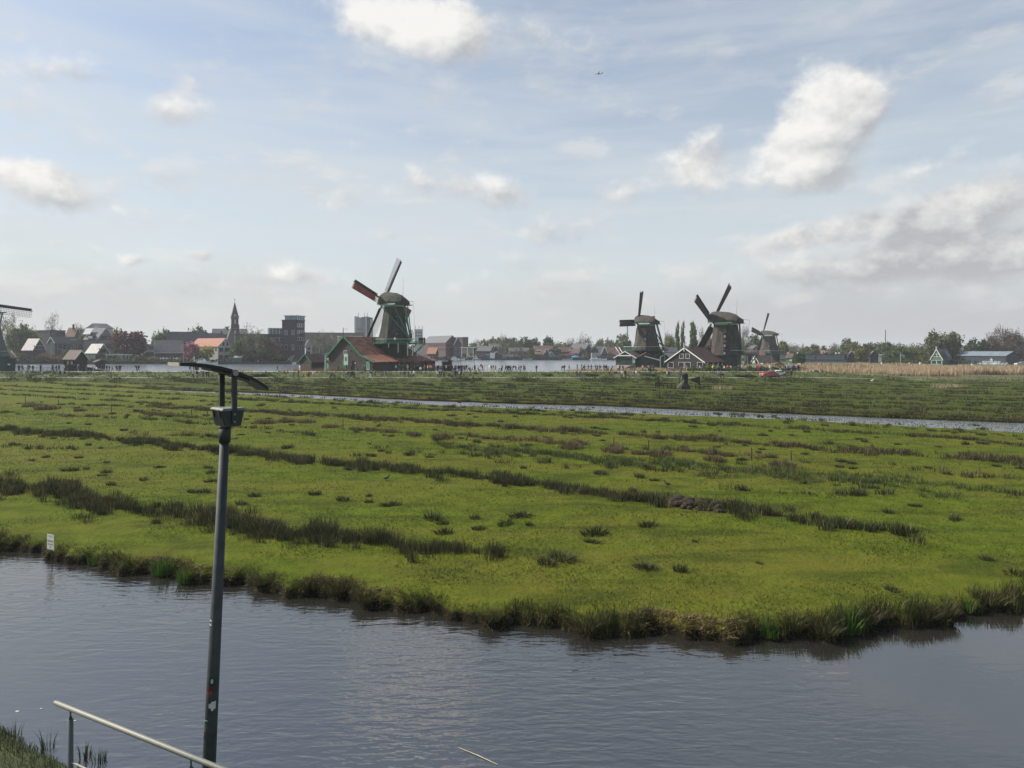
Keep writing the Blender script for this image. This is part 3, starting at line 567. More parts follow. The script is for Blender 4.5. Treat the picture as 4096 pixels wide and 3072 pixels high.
# near bank, low corner
n = 9000; X = rng.uniform(-13, -4, n); nb = 13.2 - .6 * (X + 8.7); t = rng.uniform(.0, 3.0, n); Y = nb - t; z0 = np.interp(t, [0, .15, .6, 1.5, 3], [-.42, -.2, .02, .45, 1.2])
c = tone(n, (.035, .055, .011), (.05, .07, .015), (.028, .042, .010), (.07, .07, .025))
blades('bank_grass', np.stack([X, Y, z0 - .02], 1), rng.uniform(.05, .20, n), np.full(n, .012), rng.normal(0, .06, (n, 2)), c, M_blade)
stalk = clump_mesh('stalks', 26, .16, .62, .022, ((.04, .06, .014), (.05, .075, .02), (.03, .04, .015)), .25)
for i, (px, py, s_, lab) in enumerate(((70, 2935, .7, 'thin reed clump at the lower corner, farthest from the handrail'), (195, 2980, .9, 'upright reed clump just beyond the handrail end post'), (340, 3020, .8, 'green reed clump below the handrail beside the canal'), (400, 3040, .75, 'small reed clump under the handrail toward the lamp post'))):
    x, y = GP(px, py, WZ); o = link('reed_clump', stalk, loc=(x, y - .05, -.45), rz=i); o.scale = (s_, s_, s_); tag(o, lab, 'reeds', 'reed clumps on the near bank')

# ------------------------------------------------------------------ trees
M_leaf = attr_mat('leaf', .35, .6)
M_bark = pm('bark', (.07, .055, .04), .9, .3, 3, bump=.6)
KIND = {  # leaf tones, quads, leaf size, sparse
    'green': (((.090, .140, .034), (.118, .165, .044), (.066, .104, .025)), 2600, .046), 'dark': (((.056, .090, .026), (.074, .112, .034), (.040, .066, .020)), 2600, .046),
    'lime': (((.13, .165, .03), (.16, .19, .038), (.095, .13, .025)), 2400, .046), 'gold': (((.15, .14, .03), (.18, .16, .04), (.11, .11, .025)), 2300, .044),
    'pale': (((.11, .13, .06), (.085, .105, .045), (.14, .155, .075)), 2200, .044), 'grey': (((.120, .128, .080), (.095, .105, .064), (.15, .152, .10)), 1700, .034),
    'bare': (((.10, .078, .060), (.13, .10, .078), (.075, .058, .046)), 1500, .030), 'brown': (((.10, .065, .045), (.085, .055, .038), (.12, .085, .06)), 2200, .038),
    'purple': (((.085, .032, .038), (.11, .042, .046), (.06, .024, .03)), 2600, .046), 'pink': (((.34, .14, .17), (.42, .2, .24), (.26, .10, .13)), 2200, .044), 'yellow': (((.38, .33, .04), (.30, .28, .05), (.18, .2, .04)), 2000, .044)}
def crown_mesh(kind, shape, seed):
    g = np.random.default_rng(seed); cols, nq, ls = KIND[kind]; thin = kind in ('bare', 'grey', 'brown')
    K = 60 if shape != 'poplar' else 34; cc = []
    while len(cc) < K:
        p = g.uniform(-1, 1, 3); r = np.linalg.norm(p)
        if shape == 'poplar':
            if p[0] ** 2 + p[1] ** 2 > (1 - abs(p[2]) ** 2.2) * .9 + .04: continue
        elif shape == 'flat':
            if r > 1 or p[2] < -.55: continue
        elif r > 1 or (r < .45 and g.uniform() < .7): continue
        cc.append(p * g.uniform(.85, 1.08))
    cc = np.array(cc); cs = g.uniform(.10, .24, K); i = g.integers(0, K, nq)
    p = cc[i] + g.normal(0, 1, (nq, 3)) * cs[i][:, None] * (.75 if not thin else 1.0)
    rx, z0, z1 = {'round': (.5, .08, 1), 'poplar': (.5, .04, 1), 'flat': (.5, .0, 1), 'willow': (.5, .05, 1)}[shape]
    P = np.stack([p[:, 0] * rx * .93, p[:, 1] * rx * .93, (z0 + z1) / 2 + p[:, 2] * (z1 - z0) / 2 * .93], 1); P[:, 2] = np.maximum(P[:, 2], .015)
    if shape == 'willow': P[:, 2] -= .12 * (np.hypot(p[:, 0], p[:, 1]) > .6) * g.uniform(0, 1, nq)
    a, b = g.normal(0, 1, (nq, 3)), g.normal(0, 1, (nq, 3)); a /= np.linalg.norm(a, axis=1)[:, None]; b -= a * (a * b).sum(1)[:, None]; b /= np.linalg.norm(b, axis=1)[:, None]
    s = ls * g.uniform(.5, 1.3, nq)[:, None]; wth = .22 if thin else .8; ln = 1.9 if thin else 1.0
    V = np.stack([P - a * s * ln, P + b * s * wth, P + a * s * ln, P - b * s * wth], 1).reshape(-1, 3)
    t = np.array(cols)[g.integers(0, 3, nq)] * (1 + g.normal(0, .16, (nq, 1))) * (1 + .25 * g.normal(0, 1, K)[i][:, None].clip(-1, 1.4))
    idx = np.arange(nq * 4).reshape(-1, 4)
    return np_mesh('crown', V, idx, M_leaf, np.repeat(np.clip(t, .006, .6), 4, 0), quads=True)
def trunk_mesh(shape, seed):
    g = random.Random(seed); mb = MB(); top = .86 if shape in ('poplar', 'round') else .6
    mb.path([(0, 0, -.02), (.006, 0, .2), (-.005, .006, .5), (0, 0, top)], [.030, .022, .014, .004], 6)
    for k in range(9):
        z = .2 + .06 * k; a = k * 2.4 + g.random(); r = g.uniform(.2, .4) * (.35 if shape == 'poplar' else 1)
        mb.path([(0, 0, z), (math.cos(a) * r * .5, math.sin(a) * r * .5, z + .10), (math.cos(a) * r, math.sin(a) * r, z + .24)], [.010, .006, .002], 4)
    return mb.mesh('trunk', M_bark)
CROWN = {}; TRUNK = {}; BUSH_N = 0
def tree(px, top, base, wpx, D, kind, shape, label, cat='tree', group=None, zb=None):
    """a tree at column px and distance D, its top at row top; stands on the land there"""
    zb = zb if zb is not None else min(ZZ(base, D), QZ) if D > 290 else ZZ(base, D)
    hgt = ZZ(top, D) - zb; w = wpx * D / F; v = int(px * 7 + top) % 3
    ck = (kind, shape, v)
    if ck not in CROWN: CROWN[ck] = crown_mesh(kind, shape, abs(hash((len(kind), ord(kind[0]), ord(kind[-1]), len(shape), v))) % 9999); 
    if (shape, v) not in TRUNK: TRUNK[(shape, v)] = trunk_mesh(shape, v + 5)
    low = hgt < 3.4 or shape == 'flat'
    r_ = thing({'poplar': 'poplar_tree'}.get(shape, 'shrub' if low else 'tree'), label, 'shrub' if low else cat, (XX(px, D), D, zb), rnd.uniform(-.6, .6), group)
    a = link('crown', CROWN[ck], r_); a.scale = (w, w, hgt)
    if not (shape == 'flat'): b = link('trunk', TRUNK[(shape, v)], r_); b.scale = (max(w, hgt * .5), max(w, hgt * .5), hgt)
    return r_
# ------------------------------------------------------------------ windmills
M_thatch = pm('weathered thatch', (.040, .035, .029), .95, .25, 1.2, (.074, .064, .050), .5, 9, stretch=(1, 1, .25))
M_black = pm('tarred wood', (.018, .016, .014), .7, .3, 2)
M_boards = pm('black brown boards', (.040, .031, .026), .75, .25, 1.2, wave=('Z', 1.9, .55), bump=.5)
M_dgreen = pm('dark green paint', (.012, .050, .034), .5, .2, 2)
M_green = pm('bright green paint', (.012, .17, .085), .45, .15, 2)
M_pgreen = pm('pale green paint', (.30, .48, .38), .5, .12, 2)
M_white = pm('white paint', (.74, .74, .70), .5, .06, 2)
M_glass = pm('dark window glass', (.02, .024, .028), .06, .2, 1, spec=.8)
M_redcloth = pm('red sailcloth', (.27, .055, .042), .85, .2, .8)
M_darkcloth = pm('brown black sailcloth', (.050, .040, .034), .9, .2, .8)
M_lath = pm('grey laths', (.055, .052, .048), .8, .2, 2)
M_tile = pm('red brown roof tiles', (.20, .078, .048), .75, .4, .55, (.34, .155, .09), .8, spec=.4, wave=('Z', 2.6, .45))
M_tile2 = pm('dull brown roof tiles', (.085, .050, .042), .8, .3, .6, (.12, .07, .055), .7, wave=('Z', 2.6, .4))
M_orange = pm('orange roof tiles', (.31, .135, .078), .8, .18, 1.2, bump=.5, wave=('Z', 2.6, .25))
M_palebox = pm('pale cladding', (.36, .38, .38), .7, .1, 1)
M_metal = pm('grey steel', (.25, .26, .27), .4, .12, 3, metal=.6)

def windmill(label, axis_px, D, zst, zring, zcap, zhub, rbase, rring, Rs, alpha, th0, tilt=11, hubl=4.0, side=1, cloth=(None,) * 4, stage_r=7, stage_dx=0.0, capl=(4.0, 4.2), wheel=False, body=None, zbase=2.0, capmat=None, windows=(), bands=False, capw=1.12):
    X = XX(axis_px, D); al = R(alpha) - math.atan((axis_px - CX) / F)
    w = thing('windmill', label, 'windmill', (X, D, 0), al, 'windmills on the dike')
    def rel(p):  # absolute offset from the axis -> mill frame
        c, s = math.cos(-al), math.sin(-al); return (p[0] * c - p[1] * s, p[0] * s + p[1] * c, p[2])
    oc = -al + R(22.5) + R(8)
    def ring(r, z, n=8, ph=oc): return [(math.cos(ph + 2 * math.pi * i / n) * r, math.sin(ph + 2 * math.pi * i / n) * r, z) for i in range(n)]
    mb = MB(); mb.loft([ring(rbase * (1 - t) ** 1.35 * .42 + (rring + (rbase * .58 - rring) * (1 - t)) if False else rring + (rbase - rring) * ((1 - t) * .72 + .28 * (1 - t) ** 3), zst - .3 + (zring - zst + .3) * t) for t in (0, .12, .25, .4, .6, .8, 1)])
    tw = mb.obj('tower', M_thatch, w)
    mb = MB(); mb.loft([ring(rbase * .8, zbase), ring(rbase * .85, zst - .35)]); mb.obj('lower_tower', body or M_dgreen, w)
    mb = MB(); mb.disc(zring - .05, rring * 1.04, 16, .5); mb.obj('curb_ring', M_pgreen, w)
    for (aw, zz, wd, hh) in windows:
        a = oc + aw; rr = rring + (rbase - rring) * (1 - (zz - zst) / (zring - zst)) * .86; mb = MB(); c = (math.cos(a) * rr, math.sin(a) * rr, zz)
        mb.box(c, (.5, wd, hh), a); f = mb.obj('window', M_black, w); mb = MB(); mb.box((c[0] + math.cos(a) * .2, c[1] + math.sin(a) * .2, zz - hh * .12), (.2, wd * .6, hh * .45), a); mb.obj('pane', M_glass if bands else M_palebox, f)
    # cap: a boat-shaped thatched hood
    f, b = capl; hc = zcap - zring - .4; W_ = rring * capw
    def sec(y, k, hk, lo=0.0): return [(-W_ * k, y, zring + .4 + lo), (-W_ * k * .98, y, zring + .4 + hc * .32 * hk + lo), (-W_ * k * .62, y, zring + .4 + hc * .72 * hk + lo), (-W_ * k * .12, y, zring + .4 + hc * hk), (W_ * k * .12, y, zring + .4 + hc * hk), (W_ * k * .62, y, zring + .4 + hc * .72 * hk + lo), (W_ * k * .98, y, zring + .4 + hc * .32 * hk + lo), (W_ * k, y, zring + .4 + lo)]
    mb = MB(); mb.loft([sec(-b, .60, .44, .2), sec(-b * .7, .82, .72, .05), sec(-b * .2, 1.0, .93), sec(f * .3, 1.0, 1.0), sec(f * .8, .88, 1.03, .1), sec(f, .70, .98, .3)])
    mb.obj('cap', capmat or M_thatch, w)
    mb = MB(); mb.box((0, -b - .05, zring + 1.0), (W_ * .95, .3, 1.1)); mb.obj('cap_rear_board', M_black, w)
    mb = MB(); mb.beam((-W_ * 1.02, -b * .9, zring + .5), (-W_ * 1.02, f * .8, zring + .5), .22, .3); mb.obj('cap_beam', M_pgreen, w)
    mb = MB(); mb.beam((W_ * 1.02, -b * .9, zring + .5), (W_ * 1.02, f * .8, zring + .5), .22, .3); mb.obj('cap_beam', M_pgreen, w)
    tl = R(tilt); nrm = Vector((0, math.cos(tl), math.sin(tl))); tx = Vector((1, 0, 0)); ty = Vector((0, -math.sin(tl), math.cos(tl)))
    hub = Vector((0, hubl, zhub))
    mb = MB(); mb.tube(hub - nrm * (hubl * .8), hub + nrm * .5, .45, 8); mb.obj('windshaft', M_black, w)
    for k in range(4):
        th = R(th0 + 90 * k); d = tx * math.cos(th) + ty * math.sin(th); cdir = (ty * math.cos(th) - tx * math.sin(th)) * side
        hb = hub + nrm * (.22 if k % 2 else -.22)
        mb = MB(); mb.beam(hb, hb + d * Rs, .42, .42, 0, nrm, .2); sail = mb.obj('sail', M_black, w)
        def pt(r, c):   # the lattice is twisted like a propeller
            tw_ = R(24 - 20 * (r / Rs)); return hb + d * r + cdir * (c * math.cos(tw_)) + nrm * (-c * math.sin(tw_))
        r0, cw = Rs * .17, Rs * .155
        if cloth[k] != 'full':
            mb = MB(); nb = 26
            for i in range(nb + 1):
                r = r0 + (Rs * .99 - r0) * i / nb; mb.beam(pt(r, .1), pt(r, cw), .05, .05)
            for j in range(1, 5):
                pts = [pt(r0 + (Rs * .99 - r0) * i / 6, cw * j / 4) for i in range(7)]
                for a_, b_ in zip(pts, pts[1:]): mb.beam(a_, b_, .055, .05)
            mb.obj('sail_lattice', M_lath, sail, kind='stuff')
        if cloth[k]:
            ra, rb = (r0 + Rs * .1, Rs * .97) if cloth[k] != 'full' else (r0, Rs * .96)
            mb = MB(); mb.loft([[pt(r, .15), pt(r, cw * .55), pt(r, cw * .98), pt(r, cw * .98) + nrm * -.05, pt(r, cw * .55) + nrm * -.09, pt(r, .15) + nrm * -.05] for r in [ra + (rb - ra) * i / 8 for i in range(9)]])
            mb.obj('sail_cloth', M_redcloth if cloth[k] == 'red' else M_darkcloth, sail)
            mb = MB(); mb.beam(pt(Rs * .985, .1), pt(Rs * .985, cw), .07, .07); mb.beam(pt(ra * .9, .1), pt(ra * .9, cw), .07, .07); mb.beam(pt(r0, cw), pt(Rs * .985, cw), .06); mb.obj('sail_hem', M_lath, sail, kind='stuff')
        mb = MB(); mb.loft([[hb + d * r + cdir * -.12 + nrm * .12, hb + d * r + cdir * -.62 + nrm * .02, hb + d * r + cdir * -.62 - nrm * .04, hb + d * r + cdir * -.12 + nrm * .04] for r in (r0 + Rs * .05, Rs * .6, Rs * .98)])
        mb.obj('leading_board', M_black, sail)
    # stage with railing and struts
    sr = stage_r; sx = rel((stage_dx, 0, 0)); n = 20
    mb = MB(); mb.disc(zst - .22, sr, n, .22, (sx[0], sx[1]), 0, None, oc); mb.obj('stage_floor', M_dgreen, w)
    mb = MB(); P_ = [(sx[0] + math.cos(oc + 2 * math.pi * i / n) * sr * .985, sx[1] + math.sin(oc + 2 * math.pi * i / n) * sr * .985) for i in range(n)]
    for i in range(n):
        a_, b_ = P_[i], P_[(i + 1) % n]; mb.beam((*a_, zst), (*a_, zst + 1.1), .09)
        mb.beam((*a_, zst + .55), (*b_, zst + .55), .07); mb.beam((*a_, zst + .15), (*b_, zst + .15), .05, .22)
    mb.obj('railing_bars', M_green if zst > 9 else M_dgreen, w, kind='stuff')
    mb = MB(); rr_ = sr * .985 + .07; mb.loft([[(sx[0] + math.cos(oc + 2 * math.pi * i / n) * r, sx[1] + math.sin(oc + 2 * math.pi * i / n) * r, z) for i in range(n)] for r, z in ((rr_, zst + 1.08), (rr_, zst + 1.2), (rr_ - .16, zst + 1.2), (rr_ - .16, zst + 1.08), (rr_, zst + 1.08))], caps=False)
    mb.obj('top_rail', M_pgreen, w)
    for i in range(0, n, 2):
        mb = MB(); mb.beam((*P_[i], zst - .25), (sx[0] + (P_[i][0] - sx[0]) * .55, sx[1] + (P_[i][1] - sx[1]) * .55, zst - 3.2), .16); mb.obj('stage_strut', M_dgreen, w)
    # tail: two long beams from the cap to the winch, with braces
    ye = -sr * .86
    zt = zst + 1.0
    for s_ in (-1, 1):
        mb = MB(); mb.beam((s_ * W_ * 1.25, f * .35, zring + .7), (s_ * .55, ye + .2, zt + .6), .26); mb.obj('long_brace', M_dgreen if not bands else M_green, w)
        mb = MB(); mb.beam((s_ * W_ * .85, -b * .6, zring + .5), (s_ * .35, ye + .1, zt + .4), .22); mb.obj('short_brace', M_dgreen if not bands else M_green, w)
    mb = MB(); mb.beam((0, -b + .2, zring + 1.0), (0, ye, zst + .5), .34); mb.obj('tail_pole', M_green if bands else M_dgreen, w)
    mb = MB(); mb.beam((-W_ * 1.5, f * .35, zring + .75), (W_ * 1.5, f * .35, zring + .75), .26); mb.obj('spreader_beam', M_dgreen, w)
    mb = MB(); mb.beam((.3, -b, zring + 1.5), (.3, -b - 2.9, zring + 1.15), .12, None, 0, (0, 0, 1), .07); mb.obj('brake_arm', M_lath, w)
    mb = MB(); mb.tube((.3, -b - 2.8, zring + 1.12), (.3, ye - 1.2, zst + 1.4), .025, 4); mb.obj('brake_rope', M_lath, w)
    mb = MB(); mb.tube((.5, -b * .7, zring + .4 + hc * .7), (.5, -b * .75, zcap + Rs * .30), .045, 5, .02); mb.obj('lightning_rod', M_metal, w)
    # winch wheel
    if wheel:
        cw_ = Vector((.2, ye - .2, zt + 1.0)); mb = MB(); rw = 1.55; n2 = 16
        for i in range(n2): a_, b_ = (2 * math.pi * j / n2 for j in (i, i + 1)); mb.beam(cw_ + Vector((.7 * math.cos(a_), .35 * math.cos(a_), math.sin(a_))).normalized() * rw, cw_ + Vector((.7 * math.cos(b_), .35 * math.cos(b_), math.sin(b_))).normalized() * rw, .09)
        for i in range(10): a_ = 2 * math.pi * i / 10; mb.beam(cw_, cw_ + Vector((.7 * math.cos(a_), .35 * math.cos(a_), math.sin(a_))).normalized() * rw, .06)
        mb.obj('winch_wheel', M_black, w)
    else:
        mb = MB(); mb.box((0, ye, zst + .7), (1.0, .5, 1.2)); mb.obj('winch', M_dgreen, w)
    return w
windmill('large windmill with red sails rising over the long red roofed barn', 1576, 186, 9.2, 19.2, 23.2, 21.25, 4.95, 2.75, 12.2, 46, 69.6, 11.5, 3.95, 1, (None, 'red', None, 'red'), 7.2, 1.4, (3.9, 4.0), True, M_black, 2.0, None, ((R(-100), 11.9, .9, 1.5), (R(-100), 16.6, .9, 1.2)), True, 1.2)
windmill('windmill with dark sails, one upright, beside the open boathouse', 2586, 235, 7.35, 15.8, 19.4, 17.35, 5.0, 2.9, 10.6, 56.6, 92.8, 11, 3.5, 1, ('full',) * 4, 7.6, -.3, (3.7, 4.0), False, M_black, 1.2, None, ((R(-138), 11.2, .8, 2.0),), False, 1.2)
windmill('windmill with dark sails standing right behind the black barn', 2903, 196, 6.2, 14.6, 18.5, 16.25, 5.0, 3.3, 12.2, 60, 57.5, 11, 4.2, 1, ('full',) * 4, 5.6, 3.6, (4.3, 4.4), False, M_dgreen, 1.3, None, ((R(-142), 11.4, .75, 1.6), (R(-142), 8.8, .75, 1.6), (R(-142), 6.7, .75, 1.5)), False, 1.12)
windmill('smallest and farthest of the windmills, beyond the shop hut', 3076, 340, 5.7, 14.0, 16.9, 15.4, 4.9, 2.95, 10.9, 61.5, 76.4, 11, 3.6, 1, ('full',) * 4, 6.4, 1.0, (3.8, 4.0), False, M_dgreen, 1.2, None, ((R(-142), 9.2, .7, 1.5),), False, 1.12)
M_dthatch = pm('dark green thatch', (.030, .036, .025), .95, .3, 1.1, (.062, .062, .045), .5, 9, stretch=(1, 1, .25))  # darker, greener thatch tone for the large mill's tower and cap
for o in bpy.data.objects:
    if o.parent and o.parent.name == 'windmill' and o.name in ('tower', 'cap'): o.data.materials[0] = M_dthatch
mill0 = windmill('partly visible green windmill at the edge, one lattice sail showing', -62, 178, 6.0, 16.5, 20.5, 19.3, 5.4, 2.9, 11.6, 165, 8.5 + 180, 10, 4.4, 1, (None,) * 4, 6.0, -1.2, (3.2, 3.2), False, M_dgreen, 2.0, None, (), True, 1.15)
for o in mill0.children:
    if o.name.startswith('tower'): o.data.materials[0] = M_dgreen

# ------------------------------------------------------------------ houses
def ring_frame(mb, c, u, n, w, h, t, d):
    """rectangular frame of bar width t and depth d round centre c; u runs along the wall, n out of it"""
    up = Vector((0, 0, 1)); o = [c + u * a + up * b for a, b in ((-w / 2, -h / 2), (w / 2, -h / 2), (w / 2, h / 2), (-w / 2, h / 2))]
    i = [c + u * a + up * b for a, b in ((-w / 2 + t, -h / 2 + t), (w / 2 - t, -h / 2 + t), (w / 2 - t, h / 2 - t), (-w / 2 + t, h / 2 - t))]
    vs = o + i + [p + n * d for p in o] + [p + n * d for p in i]; fs = []
    for k in range(4):
        l = (k + 1) % 4; fs += [(8 + k, 8 + l, 12 + l, 12 + k), (k, l, 8 + l, 8 + k), (4 + l, 4 + k, 12 + k, 12 + l), (l, k, 4 + k, 4 + l)]
    mb.add(vs, fs)
class House:
    """gabled house: local x runs along the wall that goes back to one side of the near corner, y along the other"""
    def __init__(s, name, label, xl, xc, xr, D, yb, ye, yr, beta=45, gable='R', wall=None, roof=None, trim=None, cat='house', group=None, over=.35, depth=7.0, zb=None, bw=.26, chim=(), ridge_in=0.0, flat=False, barge=True):
        s.D = D; b = R(beta) - math.atan((xc - CX) / F); cb, sb = math.cos(b), math.sin(b); X0 = XX(xc, D)
        qr, ql = (xr - CX) / F, (xl - CX) / F; s.LR = (qr * D - X0) / (cb - qr * sb) if xr > xc else depth; s.LL = min(40, (ql * D - X0) / (-sb - ql * cb)) if xc - xl > 1.5 and beta > 8 else depth
        s.zb = max(ZZ(yb, D), zb if zb is not None else -9); s.ze = ZZ(ye, D); s.zr = ZZ(yr, D) if yr else s.ze; s.trim = trim or M_white
        s.root = thing(name, label, cat, (XX(xc, D), D, 0), b, group); r = s.root; LR, LL = s.LR, s.LL
        bt = s.zb - 1.2; s.gable = gable
        mb = MB()
        if flat or not yr: mb.prism([(0, 0, bt), (LR, 0, bt), (LR, LL, bt), (0, LL, bt)], (0, 0, s.ze - bt))
        elif gable == 'R': mb.prism([(0, 0, bt), (LR, 0, bt), (LR, 0, s.ze), (LR / 2, 0, s.zr), (0, 0, s.ze)], (0, LL, 0))
        else: mb.prism([(0, 0, bt), (0, LL, bt), (0, LL, s.ze), (0, LL / 2, s.zr), (0, 0, s.ze)], (LR, 0, 0))
        mb.obj('wall', wall, r)
        if yr and not flat:
            t = .16; mb = MB(); sl = (s.zr - s.ze) / ((LR if gable == 'R' else LL) / 2); e = over
            if gable == 'R':
                pr = [(-e, s.ze - e * sl), (LR / 2, s.zr), (LR + e, s.ze - e * sl)]
                pts = [(x, -e * .8, z + .03) for x, z in pr] + [(x, -e * .8, z + .03 + t * 1.4) for x, z in reversed(pr)]
                a = MB(); n = len(pts); A = [Vector(p) for p in pts]; B = [p + Vector((0, LL + e * 1.6, 0)) for p in A]
                if ridge_in: B[1].y -= ridge_in; B[4].y -= ridge_in
                a.add(A + B, [(5, 4, 1, 0), (4, 3, 2, 1), (6, 7, 10, 11), (7, 8, 9, 10)] + [(i, (i + 1) % 6, (i + 1) % 6 + 6, i + 6) for i in range(6)]); a.obj('roof', roof, r)
                ends = [(-e * .8 - .04, -1)]
                for yy, sg in ends:
                    if barge:
                        for x0, z0, x1, z1 in ((-e, s.ze - e * sl, LR / 2, s.zr), (LR + e, s.ze - e * sl, LR / 2, s.zr)):
                            m2 = MB(); m2.beam((x0, yy, z0 + .1), (x1, yy, z1 + .1), .06, bw, 0, (0, 0, 1)); m2.obj('bargeboard', s.trim, r)
            else:
                pr = [(-e, s.ze - e * sl), (LL / 2, s.zr), (LL + e, s.ze - e * sl)]
                pts = [(-e * .8, y, z + .03) for y, z in pr] + [(-e * .8, y, z + .03 + t * 1.4) for y, z in reversed(pr)]
                a = MB(); A = [Vector(p) for p in pts]; B = [p + Vector((LR + e * 1.6, 0, 0)) for p in A]
                if ridge_in: B[1].x -= ridge_in; B[4].x -= ridge_in
                a.add(A + B, [(5, 4, 1, 0), (4, 3, 2, 1), (6, 7, 10, 11), (7, 8, 9, 10)] + [(i, (i + 1) % 6, (i + 1) % 6 + 6, i + 6) for i in range(6)]); a.obj('roof', roof, r)
                if barge:
                    for y0, z0, y1_, z1 in ((-e, s.ze - e * sl, LL / 2, s.zr), (LL + e, s.ze - e * sl, LL / 2, s.zr)):
                        m2 = MB(); m2.beam((-e * .8 - .04, y0, z0 + .1), (-e * .8 - .04, y1_, z1 + .1), .06, bw, 0, (0, 0, 1)); m2.obj('bargeboard', s.trim, r)
        elif roof is not None:
            mb = MB(); mb.box((LR / 2, LL / 2, s.ze + .1), (LR + .5, LL + .5, .32)); mb.obj('roof', roof, r)
        for (u, v, hh) in chim:
            mb = MB(); zc = s.zr - .5; mb.box((LR * u, LL * v, zc + hh / 2), (.7, .7, hh + .6)); mb.box((LR * u, LL * v, zc + hh + .3), (.82, .82, .12)); mb.obj('chimney', M_brickd, r)
    def win(s, wall, px, py, w, h, frame=None, pane=None, t=.065, d=.05, name='window', bars=False):
        """window centred at column px, row py of the photograph on wall 'R' or 'L'; sizes in photo pixels"""
        k = s.D / F; b = s.root.rotation_euler.z; x0 = s.root.location.x; q_ = (px - CX) / F
        # where the sight line meets the wall
        if wall == 'R':
            den = math.cos(b) - q_ * math.sin(b); u = (q_ * s.D - x0) / den; Dq = s.D + u * math.sin(b); c = Vector((u, -.01, ZZ(py, Dq))); ud, nd = Vector((1, 0, 0)), Vector((0, -1, 0)); ww = w * Dq / F / max(.3, math.cos(b))
        else:
            den = -math.sin(b) - q_ * math.cos(b); u = (q_ * s.D - x0) / den; Dq = s.D + u * math.cos(b); c = Vector((-.01, u, ZZ(py, Dq))); ud, nd = Vector((0, -1, 0)), Vector((-1, 0, 0)); ww = w * Dq / F / max(.3, math.sin(b))
        hh = h * Dq / F; mb = MB(); ring_frame(mb, c, ud, nd, ww, hh, min(t, ww * .25), d)
        f = mb.obj(name, frame or s.trim, s.root); mb = MB(); g = c + nd * .012
        mb.prism([g + ud * a * (ww / 2 - .03) + Vector((0, 0, e * (hh / 2 - .03))) for a, e in ((-1, -1), (1, -1), (1, 1), (-1, 1))], nd * .012); mb.obj('pane' if name == 'window' else 'panel', pane or M_glass, f)
        if bars:
            mb = MB(); mb.beam(c + nd * .04 - Vector((0, 0, hh / 2 - .02)), c + nd * .04 + Vector((0, 0, hh / 2 - .02)), .06, .03, 0, (0, 1, 0)); mb.obj('sash_bar', frame or s.trim, f)
        return s
    def wins(s, wall, cols, rows, w, h, **kw):
        for y in rows:
            for x in cols: s.win(wall, x, y, w, h, **kw)
        return s
M_brickd = pm('dark brick', (.060, .042, .040), .9, .2, 3)
M_brick = pm('purple brown brick', (.085, .055, .052), .9, .2, 2)
M_brickt = pm('slate brick tower', (.050, .050, .060), .9, .15, 1.5)
M_stone = pm('grey stone wall', (.17, .165, .16), .9, .2, 2)
M_cream = pm('off white plaster', (.42, .42, .39), .8, .08, 1)
M_bwall = pm('blue green wall', (.022, .055, .058), .6, .2, 1, wave=('X', 2, .3))
M_dark = pm('dark cladding', (.030, .031, .033), .7, .25, 2)
M_dblue = pm('dark blue cladding', (.020, .030, .043), .6, .15, 1.5)
M_hgreen = pm('cottage green boards', (.028, .105, .062), .6, .15, 1.5, wave=('Z', 2.2, .3))
M_slate = pm('slate roof', (.085, .088, .092), .7, .25, 1.2, bump=.5, spec=.3, wave=('Z', 2.4, .35))
M_dslate = pm('dark slate roof', (.055, .058, .062), .5, .25, 1.2, bump=.5, spec=.5, wave=('Z', 2.4, .35))
M_glint = pm('glazed grey tiles', (.035, .033, .03), .5, .45, 1.2, (.15, .14, .13), 1.0, 2.0, spec=.5)  # tile colour mottled strongly from near black to pale grey
M_blueglass = pm('blue glass wall', (.10, .16, .20), .12, .25, .6, spec=.8)
M_sky = pm('pale blue metal', (.15, .185, .215), .7, .12, .5, spec=.2)
M_ltgreen = pm('light green paint', (.24, .36, .29), .6, .12, 1)
M_orangew = pm('warm brown tiles', (.20, .11, .075), .8, .25, 1, wave=('Z', 2.4, .3))

